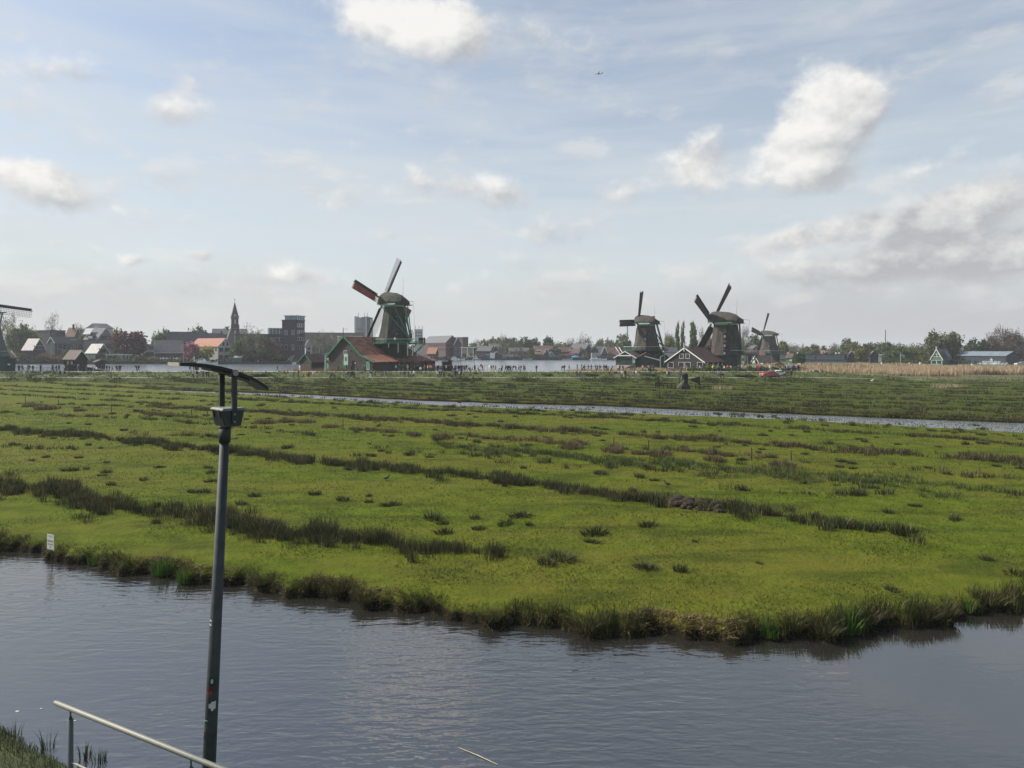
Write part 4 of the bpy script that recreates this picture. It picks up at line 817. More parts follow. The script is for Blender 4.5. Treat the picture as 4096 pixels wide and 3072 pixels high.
# barn of the large windmill: gable with a long catslide, hipped at the far end
def mill_barn():
    k = R(56.5); D = 172.5; r = thing('mill_barn', 'long dark boarded barn with green trimmed gable and sunlit red tile roof', 'barn', (XX(1494.5, D), D, 0), k)
    LL, LR, zb = 16.6, 24.2, 1.9; ze, zk, zr, zl = 4.45, 5.9, 10.85, 5.75
    prof = [(0, ze), (3.9, zk), (10.4, zr), (LL, zl)]     # across (local y), height
    mb = MB(); mb.prism([(0, 0, zb - .5), (0, LL, zb - .5)] + [(0, y, z) for y, z in reversed(prof)], (.3, 0, 0)); mb.obj('gable_wall', M_boards, r)
    mb = MB(); mb.prism([(.3, .05, zb - .5), (LR, .05, zb - .5), (LR, .05, ze), (.3, .05, ze)], (0, .3, 0)); mb.obj('side_wall', M_boards, r)
    mb = MB(); mb.prism([(LR - .3, .4, zb - .5), (LR - .3, LL, zb - .5), (LR - .3, LL, ze + 1), (LR - .3, .4, ze)], (.3, 0, 0)); mb.obj('end_wall', M_boards, r)
    e = .5; x0, x1, xr = -e, LR + e, 17.0
    def slope(name, pts, t=.2):
        a = [Vector(p) for p in pts]; n_ = (a[1] - a[0]).cross(a[2] - a[0]).normalized(); n_ = n_ if n_.z > 0 else -n_
        mb = MB(); mb.prism(a, n_ * t); return mb.obj(name, M_tile, r)
    slope('lower_roof', [(x0, -e, ze - .19), (x1, -e, ze - .19), (x1 - 3.0, 3.9, zk), (x0, 3.9, zk)])
    slope('roof', [(x0, 3.9, zk), (x1 - 3.0, 3.9, zk), (xr, 10.4, zr), (x0, 10.4, zr)])
    slope('rear_roof', [(x0, 10.4, zr), (xr, 10.4, zr), (x1, LL + e, zl - .4), (x0, LL + e, zl - .4)])
    slope('hip_roof', [(x1, -e, ze - .19), (x1, LL + e, zl - .4), (xr, 10.4, zr), (x1 - 3.0, 3.9, zk)])
    for p, q_ in (((x0 - .06, -e, ze - .1), (x0 - .06, 3.9, zk + .12)), ((x0 - .06, 3.9, zk + .12), (x0 - .06, 10.4, zr + .14)), ((x0 - .06, LL + e, zl - .3), (x0 - .06, 10.4, zr + .14))):
        mb = MB(); mb.beam(p, q_, .1, .36); mb.obj('bargeboard', M_green, r)
    mb = MB(); mb.beam((x0 - .08, 10.4, zr - 1.0), (x0 - .08, 10.4, zr + 2.4), .12); mb.beam((x0 - .08, 9.9, zr + 2.0), (x0 - .08, 8.7, zr + 2.05), .08); mb.obj('finial', M_dgreen, r)
    class hs: pass
    h_ = House.__new__(House); h_.LL = LL; h_.LR = LR; h_.D = D; h_.root = r; h_.trim = M_white
    h_.win('L', 1382, 1411, 15, 18, bars=True)
    h_.win('L', 1380, 1458, 26, 38, M_green, M_green, name='door', t=.2); h_.win('L', 1389, 1452, 10, 24, M_pgreen)
    h_.win('L', 1472.5, 1463, 13, 33, M_pgreen, M_green, name='door', t=.2)
    h_.win('L', 1421, 1452, 6, 8, M_white, M_ltgreen, name='notice')
    for px in (1607, 1668): h_.win('R', px, 1456, 17, 16, M_pgreen)
    mb = MB(); mb.box((-.75, 9.2, 5.0), (.05, 1.5, 2.9)); o = mb.obj('open_shutter', M_pgreen, r); mb = MB(); mb.box((-.79, 9.2, 5.1), (.03, .7, 1.0)); mb.obj('poster', M_redcloth, o)
    mb = MB(); mb.beam((-.1, 7.4, 6.9), (-.9, 7.2, 7.3), .12); mb.beam((-.9, 7.2, 7.35), (-1.0, 7.1, 6.7), .1); mb.obj('hoist_hook', M_black, r)
    for x in (7.5, 13.6, 20.0):
        mb = MB(); mb.beam((x, -.04, zb), (x, -.04, ze - .1), .1); mb.obj('wall_post', M_dgreen, r)
mill_barn()
# the posts that carry the stage stand on the barn roof
for i, (px, y0, y1_) in enumerate(((1555, 1376, 1390), (1593, 1376, 1410), (1631, 1376, 1424), (1651, 1376, 1424), (1670, 1376, 1424), (1690, 1376, 1424))):
    Dp = 176.5; mb = MB(); mb.tube((0, 0, 0), (0, 0, ZZ(1373, Dp) - ZZ(y1_, Dp)), .11, 6); o = mb.obj('stage_post', M_ltgreen, loc=(XX(px, Dp), Dp, ZZ(y1_, Dp)))
    tag(o, 'slim green post under the mill stage, %s from the lamp side' % ('first', 'second', 'third', 'fourth', 'fifth', 'sixth')[i], 'post', 'posts under the large mill stage')
h_ = House('mill_shed', 'low dark shed with green trimmed gable next to the big barn', 1197, 1246, 1308, 181, 1480, 1448, 1419, 40, 'L', M_boards, M_tile2, M_green, 'shed', zb=1.9)
mb = MB(); mb.tube((0, 0, 0), (0, 0, 4.2), .32, 10, .22); mb.box((0, 0, 4.4), (.7, .7, .35)); mb.beam((0, 0, 4.4), (.9, 0, 4.9), .2)
tag(mb.obj('green_pump', M_ltgreen, loc=(XX(1303, 174.5), 174.5, 1.98)), 'tall pale green pump post at the corner between shed and barn', 'pump')
for i, (px, w_) in enumerate(((1214, 20), (1232, 18))):
    r = thing('pallet', 'pale wooden pallet in the shed fence, ' + ('the one nearer the water' if i == 0 else 'the one nearer the barn'), 'pallet', (XX(px, 178), 178, 2.0), 0, 'pallets before the shed')
    for k in range(7): mb = MB(); mb.box((0, 0, .2 + k * .24), (w_ * 178 / F, .06, .16)); mb.obj('slat', pm('pale pallet wood', (.30, .24, .17), .85, .15, 3), r)
    mb = MB(); mb.box((0, .06, .95), (.1, .05, 1.8)); mb.obj('post', MATS['pale pallet wood'], r)

# black barn before the third mill
h_ = House('black_barn', 'black boarded barn with white gable trim and maroon roof by the bright bushes', 2665, 2817, 2938, 184, 1480, 1449, 1393, 62, 'L', M_black, M_tile2, M_white, 'barn', zb=1.9, ridge_in=4.6, chim=((.18, .5, 1.2),))
h_.wins('L', (2726, 2751), (1425,), 13, 19).wins('L', (2683, 2725.5, 2751, 2800), (1460,), 18, 23)
h_.wins('R', (2823, 2830, 2853, 2873, 2889, 2907, 2923), (1456,), 5, 8, t=.14)
mb = MB(); mb.beam((-.45, h_.LL / 2, h_.zr - .9), (-.45, h_.LL / 2, h_.zr + 1.5), .14); mb.obj('finial', M_white, h_.root)
mb = MB(); mb.beam((h_.LR + .3, -.2, h_.ze), (h_.LR - 4.4, h_.LL / 2 - .3, h_.zr - .1), .1, .34); mb.obj('hip_trim', M_white, h_.root)
for i, px in enumerate((2966, 2990, 3009, 3020)):
    Dp = 191; mb = MB(); mb.tube((0, 0, 0), (0, 0, ZZ(1424, Dp) - 1.3), .13, 6); o = mb.obj('stage_post', M_pgreen, loc=(XX(px, Dp), Dp, 1.3))
    tag(o, 'pale stage post beside the black barn, %s from the barn' % ('first', 'second', 'third', 'fourth')[i], 'post', 'posts under the third mill stage')
# second mill: boathouse and sheds
h_ = House('boathouse', 'open fronted boathouse with white trimmed gable at the river', 2463, 2541, 2592, 222, 1462, 1430, 1407, 68, 'L', M_dgreen, M_thatch, M_white, 'boathouse', zb=.9, over=.6)
h_.win('L', 2513, 1441, 26, 24, M_dgreen, M_black, name='doorway', t=.2).win('L', 2535, 1441, 9, 22, M_pgreen, M_ltgreen, name='door')  # black panel in the doorway paints the shaded inside of the open front
h_.wins('L', (2472,), (1433, 1446), 7, 6, frame=M_dgreen)
mb = MB(); mb.beam((-.5, 0.5, h_.ze + .6), (-.5, h_.LL - .5, h_.ze + .6), .1, .3); mb.obj('crossbeam', M_white, h_.root)
mb = MB(); mb.prism([(-1.0, 1.0, h_.zb - .1), (-1.0, 6.6, h_.zb - .1), (-10.5, 8.2, -.1), (-10.5, 2.6, -.1)], (0, 0, .22)); tag(mb.obj('slipway', pm('worn slipway planks', (.17, .14, .12), .9, .2, 1, wave=('X', 3, .3)), loc=h_.root.location, rz=h_.root.rotation_euler.z), 'sloping plank slipway running down from the boathouse', 'slipway')
h_ = House('mill_shed', 'low dark shed adjoining the boathouse, with slanted white trim', 2541, 2541.1, 2632, 224, 1466, 1437, 1412, 4, 'R', M_dblue, M_tile2, M_white, 'shed', zb=.9, barge=False)
mb = MB(); mb.beam((h_.LR * .40, -.5, h_.zr - 1.0), (h_.LR + .7, -.6, h_.ze - .35), .12, .34); mb.obj('bargeboard', M_white, h_.root)
h_ = House('mill_shed', 'wide dark base building under the second mill stage', 2532, 2600, 2680, 229, 1464, 1439, 1404, 40, 'R', M_black, M_tile2, M_dgreen, 'shed', zb=.9)
h_.wins('R', (2616, 2627), (1419,), 9, 9, frame=M_dgreen)
mb = MB(); mb.beam((0, 0, 0), (0, 0, 3.8), .22); mb.beam((0, 0, 3.6), (1.3, 0, 4.4), .16); mb.beam((1.2, 0, 4.3), (.9, 0, 1.2), .06); mb.box((0, 0, -.2), (1.4, 1.0, .9), 0, 0, .6)
tag(mb.obj('jib_crane', M_ltgreen, loc=(XX(2642, 186), 186, 1.9)), 'pale green post crane between the sheds and the black barn', 'crane')
# third and fourth mill outbuildings
House('shed', 'dark red roof behind the third mill stage', 2985, 2986, 3060, 300, 1450, 1422, 1405, 6, 'L', M_black, M_tile2, M_dgreen, 'shed', zb=1.2, depth=9)
House('mill_shed', 'dark green base building below the farthest mill', 3046, 3072, 3140, 336, 1450, 1424, 1416, 30, 'R', M_dgreen, M_dgreen, M_dgreen, 'shed', zb=1.2)
h_ = House('shop_hut', 'low hut with broad brown roof, the crowd in front', 3013, 3036, 3092, 266, 1452, 1444, 1425, 30, 'L', M_brickd, M_thatch, M_cream, 'hut', zb=1.1, over=.8)
mb = MB(); mb.loft([[(-.7, 1.2, 1.6), (-.7, 2.8, 1.6), (-.7, 2.8, 3.6), (-.7, 2.0, 4.3), (-.7, 1.2, 3.6)], [(-1.2, 1.2, 1.6), (-1.2, 2.8, 1.6), (-1.2, 2.8, 3.6), (-1.2, 2.0, 4.3), (-1.2, 1.2, 3.6)]]); mb.obj('porch', M_cream, h_.root)
House('tool_shed', 'small green shed with brown roof by the dark round bush', 3143, 3167, 3182, 272, 1453, 1431, 1417, 62, 'R', M_hgreen, M_tile2, M_dgreen, 'shed', zb=1.1).win('L', 3163, 1440, 7, 9, M_ltgreen, M_ltgreen)
# weir mill shed at the left edge
h_ = House('brown_roof_shed', 'green shed under a ribbed brown roof at the picket fence end', -140, -60, 62, 176, 1486, 1434, 1392, 25, 'L', M_dgreen, pm('ribbed brown roof', (.12, .075, .06), .7, .2, 1, wave=('X', 2.2, .5), bump=.6), M_white, 'shed', zb=1.9)
mb = MB(); mb.beam((h_.LR + .42, -.5, h_.ze - .6), (h_.LR + .42, 3, h_.zr - .8), .12, .4); mb.obj('bargeboard', M_white, h_.root)
mb = MB(); mb.box((h_.LR - 1.6, -.06, 3.6), (.6, .05, .45)); mb.obj('notice', M_white, h_.root)
# ------------------------------------------------------------------ the town across the river
g1 = 'houses along the far quay near the church'
h_ = House('cottage', 'dark cottage with glinting tile roof and paired gable windows', 88, 130, 182, 318, 1445, 1400, 1356, 50, 'R', M_dark, M_glint, M_white, group=g1); h_.wins('R', (150, 169), (1390,), 11, 16)
mb = MB(); mb.box((-1.5, 6, h_.zr), (1.6, 1.6, 3.6)); mb.obj('chimney', M_brickd, h_.root)
h_ = House('long_house', 'long blue green house with plain grey roof and small white gable', 191, 219, 348, 330, 1440, 1371, 1349, 30, 'L', M_bwall, M_slate, M_white, group=g1); h_.wins('R', (249, 269, 312), (1387,), 16, 23).wins('R', (290, 304), (1358,), 7, 5)
House('flat_block', 'dark flat roofed block behind the cottages', 117, 200, 262, 362, 1430, 1322, None, 30, 'R', M_dark, M_dslate, flat=True, cat='building').wins('R', (215, 235, 252), (1335,), 8, 9, frame=M_dark)
House('red_roof_house', 'house with orange brown roof and tall brick chimney behind', 262, 296, 323, 365, 1420, 1344, 1312, 50, 'R', M_brick, M_orangew, M_cream, group=g1, chim=((.3, .3, 2.2),))
h_ = House('grey_house', 'large grey house with bell gable, solar panel and dormer', 335, 385, 458, 336, 1445, 1358, 1312, 50, 'R', M_stone, M_slate, M_cream, group=g1); h_.win('R', 421, 1351, 18, 20).win('R', 437, 1384, 16, 22)
mb = MB(); mb.prism([(1.2, 4.5, h_.zr - 3.2), (3.9, 4.5, h_.zr - .2), (3.9, 8.5, h_.zr - .2), (1.2, 8.5, h_.zr - 3.2)], (-.15, 0, .2)); mb.obj('solar_panel', pm('shiny panel', (.45, .45, .45), .12, .1, 1, spec=1), h_.root)
mb = MB(); mb.box((1.0, 3.0, h_.ze + 1.1), (2.6, 2.8, 1.9)); d_ = mb.obj('dormer', M_slate, h_.root); mb = MB(); mb.box((-.33, 3.0, h_.ze + 1.1), (.06, 2.2, 1.2)); mb.obj('dormer_window', M_white, d_)
House('works_building', 'grey works building with a metal gable roof behind the grey house', 346, 400, 452, 385, 1420, 1312, 1294, 35, 'L', M_palebox, M_slate, M_cream, cat='building')
h_ = House('green_cottage', 'small green cottage whose roof glitters, with an arched gable window', 342, 386, 437, 308, 1447, 1413, 1377, 52, 'R', M_hgreen, M_glint, M_white, group=g1); h_.win('R', 410, 1403, 13, 20).win('R', 410, 1432, 24, 28, frame=M_ltgreen).wins('L', (352, 364, 376), (1428,), 9, 18, pane=M_ltgreen)
h_ = House('pavilion', 'pale green flat pavilion with a glass veranda at the quay', 425, 425.1, 490, 307, 1450, 1419, None, 2, 'R', M_ltgreen, M_cream, flat=True, cat='pavilion', depth=6); h_.wins('R', (440, 462), (1432,), 20, 20, frame=M_cream).win('R', 481, 1433, 14, 24, frame=M_cream, pane=M_ltgreen)
h_ = House('pavilion', 'dark blue pavilion with white window frames at the quay', 490, 490.1, 528, 307, 1450, 1420, None, 2, 'R', M_dblue, M_palebox, flat=True, cat='pavilion', depth=6); h_.wins('R', (497, 510, 522), (1433,), 11, 20)
h_ = House('mansard_house', 'dark house with a mansard roof beside the purple tree', 572, 573, 634, 333, 1440, 1408, 1378, 3, 'L', M_brickd, M_dslate, M_dark, group=g1, depth=9); h_.win('R', 603, 1392, 16, 15, frame=M_cream)
h_ = House('terrace_house', 'wide house with low grey slate roof behind the white terrace rail', 622, 623, 732, 318, 1452, 1411, 1362, 3, 'L', M_dark, M_slate, M_cream, group=g1, depth=14)
h_.wins('R', (650, 680, 710), (1432,), 14, 16, frame=M_dark)
mb = MB(); mb.box((h_.LR / 2, -.4, h_.ze - .1), (h_.LR + .6, .2, .3)); mb.obj('gutter', M_palebox, h_.root)
r = thing('terrace_rail', 'white posts and ropes fencing the quay terrace', 'railing', (XX(690, 306), 306, QZ), 0)
for i in range(9):
    x = -5.5 + i * 1.5; mb = MB(); mb.box((x, 0, 1.0), (.22, .22, 2.0)); mb.obj('post', M_white, r)
    if i: mb = MB(); mb.path([(x - 1.5, 0, 1.8), (x - .75, 0, 1.5), (x, 0, 1.8)], .08, 5); mb.obj('rope', M_white, r)
h_ = House('steep_roof_house', 'long house with weathered slate roof and a wide dormer', 664, 668, 834, 342, 1440, 1384, 1327, 4, 'L', M_brickd, M_slate, M_brickd, group=g1, depth=12, chim=((.06, .5, 1.2), (.97, .5, 1.4)))
mb = MB(); mb.box((7.0, 1.0, h_.ze + 2.3), (4.6, 2.6, 1.7)); d_ = mb.obj('dormer', M_slate, h_.root)
for k in range(3): mb = MB(); mb.box((5.6 + k * 1.4, -.35, h_.ze + 2.2), (1.1, .08, 1.1)); mb.obj('dormer_window', M_glass, d_)
House('steep_roof_house', 'grey roofed house between the slate roof and the stone gable', 812, 816, 900, 337, 1440, 1378, 1333, 8, 'L', M_brickd, M_dslate, M_brickd, group=g1, depth=11, chim=((.92, .5, 1.6),))
h_ = House('white_house', 'white three floor house with bright orange tile roof', 762, 872, 931, 307, 1446, 1386, 1354, 35, 'R', M_cream, M_orange, M_cream, group=g1, over=.25)
h_.wins('R', (894, 909), (1376,), 5, 16, frame=M_palebox).wins('R', (885, 907, 924), (1399,), 10, 17, frame=M_palebox).wins('R', (884, 906), (1429,), 11, 19, frame=M_palebox).wins('R', (921, 926), (1423,), 4, 5, frame=M_dark)
h_.wins('L', (852, 864), (1398,), 7, 14, frame=M_palebox)
House('stone_gable_house', 'grey stone gable with pale roof behind the white house', 900, 905, 944, 350, 1440, 1372, 1315, 15, 'R', M_stone, M_slate, M_stone, group=g1, chim=((.1, .1, 1.2),))
# church
r = thing('church', 'brick church with a slender pointed spire and cross', 'church', (XX(939, 385), 385, 0), R(28))
k = 385 / F; zt, zsp, zc = ZZ(1270, 385), ZZ(1208, 385), ZZ(1196, 385)
mb = MB(); mb.box((0, 0, zt / 2), (3.6, 3.6, zt)); mb.obj('tower', M_brick, r)
mb = MB(); mb.box((0, 0, zt - 6.2), (4.1, 4.1, .5)); mb.box((0, 0, zt - .1), (4.3, 4.3, .4)); mb.obj('cornice', M_stone, r, kind='stuff')
mb = MB(); mb.loft([[(sx * 2.1 * a, sy * 2.1 * a, z) for sx, sy in ((-1, -1), (1, -1), (1, 1), (-1, 1))] for a, z in ((1, zt + .1), (.72, zt + 2.2), (.03, zsp))]); mb.obj('spire', M_dslate, r)
mb = MB(); mb.beam((0, 0, zsp - .2), (0, 0, zc + .4), .14); mb.beam((-.5, 0, zc - .4), (.5, 0, zc - .4), .14); mb.obj('cross', M_dark, r)
for a in (0, 1):
    for z_, hh in ((zt + .9, 1.3), (zt - 2.4, 2.6), (zt - 8.5, 2.2)):
        mb = MB(); mb.box(((0, -1.9, z_) if a == 0 else (-1.9, 0, z_)), ((1.0, .12, hh) if a == 0 else (.12, 1.0, hh))); mb.obj('belfry_opening', M_palebox, r)
for sx in (-1, 1): mb = MB(); mb.box((sx * 1.9, -1.9, zt * .42), (.8, .8, zt * .84), 0, 0, .7); mb.obj('buttress', M_brick, r)
House('church_nave', 'long grey church nave roof left and right of the spire', 852, 854, 990, 392, 1440, 1338, 1315, 3, 'L', M_brick, M_slate, M_stone, 'church', depth=12)
# tall brick building with penthouse
h_ = House('brick_tower_block', 'tall dark brick block with glazed penthouse on the quay', 1128, 1186, 1219, 314, 1446, 1281, None, 62, 'R', M_brickt, M_brickt, flat=True, cat='building')
h_.wins('L', (1144.5, 1172), (1330,), 12, 19).wins('L', (1144.5, 1172), (1389,), 10, 22).wins('R', (1192.5, 1201, 1209.5), (1302, 1329, 1356), 5, 15).wins('R', (1192.5, 1201, 1209.5), (1389,), 5, 14, frame=M_palebox)
for y_ in (1337, 1367): mb = MB(); mb.box((h_.LR * .62, -.5, ZZ(y_, 316)), (3.0, 1.0, .9)); mb.obj('balcony', M_dark, h_.root)
mb = MB(); mb.box((h_.LR / 2 + .2, h_.LL / 2 - .6, h_.ze + 1.1), (h_.LR * .94, h_.LL * .84, 1.8)); p_ = mb.obj('penthouse', M_blueglass, h_.root)
mb = MB(); mb.box((h_.LR / 2 + .2, h_.LL / 2 - .6, h_.ze + 2.15), (h_.LR * 1.04, h_.LL * .98, .3)); mb.obj('penthouse_roof', M_palebox, p_)
for x in np.linspace(.08, .92, 5): mb = MB(); mb.box((h_.LR * x, -.25, h_.ze + 1.1), (.16, .12, 1.7)); mb.obj('mullion', M_white, p_)
h_ = House('brick_wing', 'lower brick wing with glass roof room beside the tall block', 940, 941, 1128, 322, 1446, 1337, None, 2, 'R', M_brickt, M_brickt, flat=True, cat='building', depth=12)
h_.wins('R', (1090, 1110, 1124), (1357,), 11, 14).wins('R', (1090, 1124), (1386,), 8, 18, frame=M_dark)
mb = MB(); x0 = (1069 - 941) * 322 / F; mb.box((x0 + 3.3, 5, h_.ze + 1.5), (6.6, 8, 2.8)); p_ = mb.obj('roof_room', M_blueglass, h_.root); mb = MB(); mb.box((x0 + 3.3, 5, h_.ze + 3.05), (7.2, 9, .3)); mb.obj('room_roof', M_palebox, p_)
for i in range(4): mb = MB(); mb.box((x0 + .3 + i * 1.5, .94, h_.ze + 1.5), (.14, .1, 2.8)); mb.obj('mullion', M_white, p_)
House('gable_house', 'white boarded gable house squeezed beside the tall brick block', 1222, 1223, 1248, 322, 1446, 1383, 1360, 4, 'R', M_palebox, M_dslate, M_cream).win('R', 1235, 1394, 12, 12).win('R', 1232, 1412, 16, 14)
House('long_flats', 'long low blocks of flats on the skyline behind the bare tree', 1215, 1216, 1456, 470, 1420, 1331, None, 1, 'R', pm('tan brick flats', (.16, .135, .12), .9, .12, .3, wave=('Z', .28, .6)), M_slate, flat=True, cat='flats', depth=14)
h_ = House('white_hall', 'low white roofed hall before the tower block on the skyline', 1352, 1353, 1450, 440, 1420, 1346, None, 1, 'R', pm('tan hall wall', (.30, .25, .18), .9, .1, 1), M_white, flat=True, cat='hall', depth=14)
# tower block with light stair shafts
r = thing('tower_block', 'pale high rise with blue glass front far behind the big mill', 'tower block', (XX(1454, 690), 690, 0), R(0)); k = 690 / F
zt = ZZ(1266, 690)
for x0, x1, m_, dz in ((1423, 1430, M_cream, 0), (1430, 1452, M_blueglass, -1.2), (1452, 1467, M_sky, -.6), (1467, 1472, M_cream, 0), (1472, 1486, M_dblue, -1.0), (1483, 1487, M_cream, -3)):
    mb = MB(); mb.box(((x0 + x1) / 2 * k - 1454 * k, rnd.uniform(0, .5), (zt + dz) / 2), ((x1 - x0) * k, 12, zt + dz)); mb.obj('wall' if m_ is not M_blueglass else 'glass_front', m_, r)
for x in (1432, 1456, 1468): mb = MB(); mb.tube(((x - 1454) * k, 2, zt - 1), ((x - 1454) * k, 2, zt + 4), .3, 5); mb.obj('antenna', M_palebox, r)
for x in (1434, 1439, 1444, 1449):
    for y_ in (1318, 1334): mb = MB(); mb.box(((x - 1454) * k, -6.1, ZZ(y_, 690)), (.8, .2, 2.6)); mb.obj('window', M_glass, r)
h_ = House('white_works', 'white works block with chimneys behind the winch wheel', 1657, 1658, 1691, 620, 1420, 1318, None, 1, 'R', M_palebox, M_cream, flat=True, cat='building', depth=12); h_.wins('R', (1666, 1675, 1684), (1330, 1343), 6, 7, frame=M_palebox)
for x in (1, 4, 7): mb = MB(); mb.tube((x, 3, h_.ze), (x, 3, h_.ze + 3.5), .35, 6); mb.obj('chimney', M_cream, h_.root)
# middle: factory and the houses along the far river bank
h_ = House('brick_factory', 'long brick factory with two rows of white windows', 1690, 1783, 1836, 422, 1441, 1371, 1343, 25, 'R', M_brick, M_dslate, M_brick, cat='factory', over=.2)
h_.wins('L', tuple(range(1716, 1782, 8)), (1381, 1397), 4, 9).wins('R', (1791, 1799, 1807, 1815, 1823), (1381, 1397), 4, 9).win('R', 1809, 1365, 7, 8).win('R', 1793, 1429, 12, 17)
h_ = House('orange_roof_house', 'small house with orange roof and white gable edge at the water', 1709, 1741, 1754, 417, 1441, 1413, 1392, 60, 'R', M_dark, M_orange, M_white)
House('dark_glass_house', 'dark blue green gabled house beside the brick factory', 1812, 1818, 1844, 420, 1441, 1378, 1352, 12, 'R', M_dblue, M_dslate, M_dblue).wins('R', (1824, 1838), (1395, 1415), 5, 12, frame=M_palebox)
h_ = House('balcony_flats', 'flat roofed block of balcony flats on the skyline', 1808, 1852, 1873, 485, 1430, 1349, None, 50, 'R', M_brick, M_palebox, flat=True, cat='flats'); h_.wins('L', (1815, 1830, 1845), (1358, 1366, 1374), 11, 4, frame=M_palebox)
r = thing('boat_canopy', 'white flat canopy on posts above the boatyard quay', 'canopy', (XX(1873, 418), 418, 0)); mb = MB(); mb.box((0, 3, ZZ(1390, 418)), (9.4, 7, .5)); mb.obj('roof', M_white, r)
for x in (-4.2, -.4, 3.0): mb = MB(); mb.box((x, 0, (ZZ(1392, 418) + QZ) / 2), (.4, .4, ZZ(1392, 418) - QZ)); mb.obj('post', M_white, r)
mb = MB(); mb.box((-.6, 4.2, ZZ(1403, 418)), (7.6, 3, 3.4)); mb.obj('back_wall', pm('cream wall', (.40, .36, .27), .8, .1, 1), r)
h_ = House('grey_roof_house', 'house with broad grey roof and chimney beside the canopy', 1905, 1962, 1982, 430, 1441, 1404, 1385, 62, 'R', M_brick, M_slate, M_dark, chim=((.5, .4, 1.6),)); h_.win('R', 1972, 1409, 7, 8)
House('gable_house', 'dark twin gable house with white edge left of the grey poplar', 1968, 1970, 1993, 432, 1441, 1404, 1383, 20, 'R', M_dblue, M_slate, M_cream).win('R', 1981, 1408, 6, 8)
House('modern_house', 'modern dark house with mono pitch roof peeping over the gables', 1958, 1962, 2008, 450, 1441, 1390, 1376, 8, 'L', M_dark, M_slate, M_cream, depth=10).wins('R', (1976, 1990), (1392,), 9, 6)
House('brown_shed', 'brown boarded shed with shallow gable on the boatyard quay', 1972, 1973, 2003, 419, 1442, 1419, 1407, 4, 'R', pm('brown boards', (.13, .075, .05), .8, .2, 2), M_slate, M_cream, 'shed')
mb = MB(); mb.box((0, 0, 1.7), (2.9, 2.4, 3.4)); mb.box((0, 0, 3.45), (3.0, 2.5, .1)); tag(mb.obj('site_cabin', M_white, loc=(XX(1970, 417.5), 417.5, QZ)), 'white box cabin on the quay beside the blue tarpaulin', 'cabin')
mb = MB(); mb.loft([[(-2.1, -1, 0), (2.1, -1, 0), (2.1, 1, 0), (-2.1, 1, 0)], [(-1.9, -.9, 1.6), (2.1, -.9, 2.2), (2.1, .9, 2.2), (-1.9, .9, 1.6)], [(-1.2, -.3, 2.1), (1.9, -.3, 2.9), (1.9, .3, 2.9), (-1.2, .3, 2.1)]])
tag(mb.obj('tarpaulin_stack', pm('blue tarpaulin', (.03, .075, .16), .6, .15, 1), loc=(XX(1944, 418), 418, QZ)), 'heap under a dark blue tarpaulin on the boatyard quay', 'tarpaulin')
h_ = House('pavilion', 'turquoise glazed pavilion on the far bank', 2021, 2022, 2053, 418, 1442, 1421, None, 2, 'R', pm('turquoise panels', (.16, .42, .40), .6, .15, 1), M_palebox, flat=True, cat='pavilion', depth=5); h_.wins('R', (2028, 2037, 2046), (1430,), 7, 9, pane=M_blueglass)
House('boat_shed', 'small grey gabled boat shed between pavilion and bright green tree', 2056, 2057, 2079, 419, 1442, 1432, 1419, 3, 'R', M_stone, M_slate, M_cream, 'shed').win('R', 2067, 1434, 11, 7, frame=M_cream)
h_ = House('row_houses', 'row of pink brick houses behind the bare tree', 2036, 2038, 2118, 440, 1441, 1406, 1392, 3, 'L', pm('pink brick', (.20, .14, .125), .9, .15, 2), M_slate, M_cream, depth=9, cat='houses'); h_.wins('R', (2070, 2086, 2100, 2110), (1414,), 7, 9)
h_ = House('brown_roof_house', 'house with wide brown roof behind the white window cottage', 2138, 2140, 2212, 445, 1441, 1400, 1383, 4, 'L', M_brick, M_tile2, M_cream, depth=11, chim=((.1, .5, 1.2), (.85, .5, 1.2)))
h_ = House('cottage', 'cottage with brown roof, long white window band and white trimmed gable', 2138, 2172, 2194, 421, 1442, 1416, 1398, 58, 'R', M_brickd, M_tile2, M_white, over=.5); h_.win('L', 2154, 1406, 22, 6).wins('L', (2146, 2158), (1428,), 9, 12).win('R', 2183, 1411, 5, 7).win('R', 2184, 1428, 8, 12)
h_ = House('modern_house', 'flat roofed grey house with wide upper window', 2194, 2196, 2244, 430, 1442, 1397, None, 4, 'R', M_dblue, M_palebox, flat=True, depth=8); h_.win('R', 2227, 1405, 16, 8).win('R', 2202, 1405, 8, 8)
House('conservatory', 'glass gabled conservatory before the flat grey house', 2193, 2194, 2220, 421, 1442, 1422, 1408, 8, 'R', M_blueglass, M_blueglass, M_cream, 'conservatory')
House('brown_roof_house', 'house whose brown roof touches the wide pale roof', 2238, 2240, 2286, 440, 1441, 1408, 1389, 4, 'L', M_brick, M_tile2, M_cream, depth=10)
h_ = House('dormer_house', 'big brick house with wide pale grey roof and white dormers', 2278, 2336, 2368, 428, 1441, 1401, 1377, 55, 'R', M_brick, M_slate, M_cream, over=.5); h_.win('R', 2349, 1394, 6, 7).wins('R', (2346, 2356), (1415,), 6, 10).win('L', 2330, 1413, 8, 12)
for px in (2290, 2327): h_.win('L', px, 1394, 9, 9, d=1.2)
House('gable_house', 'small brown gabled house in front of the wide pale roof', 2284, 2314, 2326, 422, 1442, 1412, 1396, 60, 'R', M_brickd, M_tile2, M_ltgreen).win('L', 2292, 1415, 14, 9, pane=M_ltgreen)
House('slant_house', 'grey house with slanted gable and white balcony', 2354, 2364, 2392, 430, 1441, 1400, 1383, 25, 'R', M_dblue, M_slate, M_cream)
r = thing('balcony_deck', 'white railed balcony above the moored motor boat', 'balcony', (XX(2383, 423), 423, 0)); mb = MB(); mb.box((0, 1, ZZ(1418, 423)), (5.4, 3, 2.0)); mb.obj('parapet', M_palebox, r)
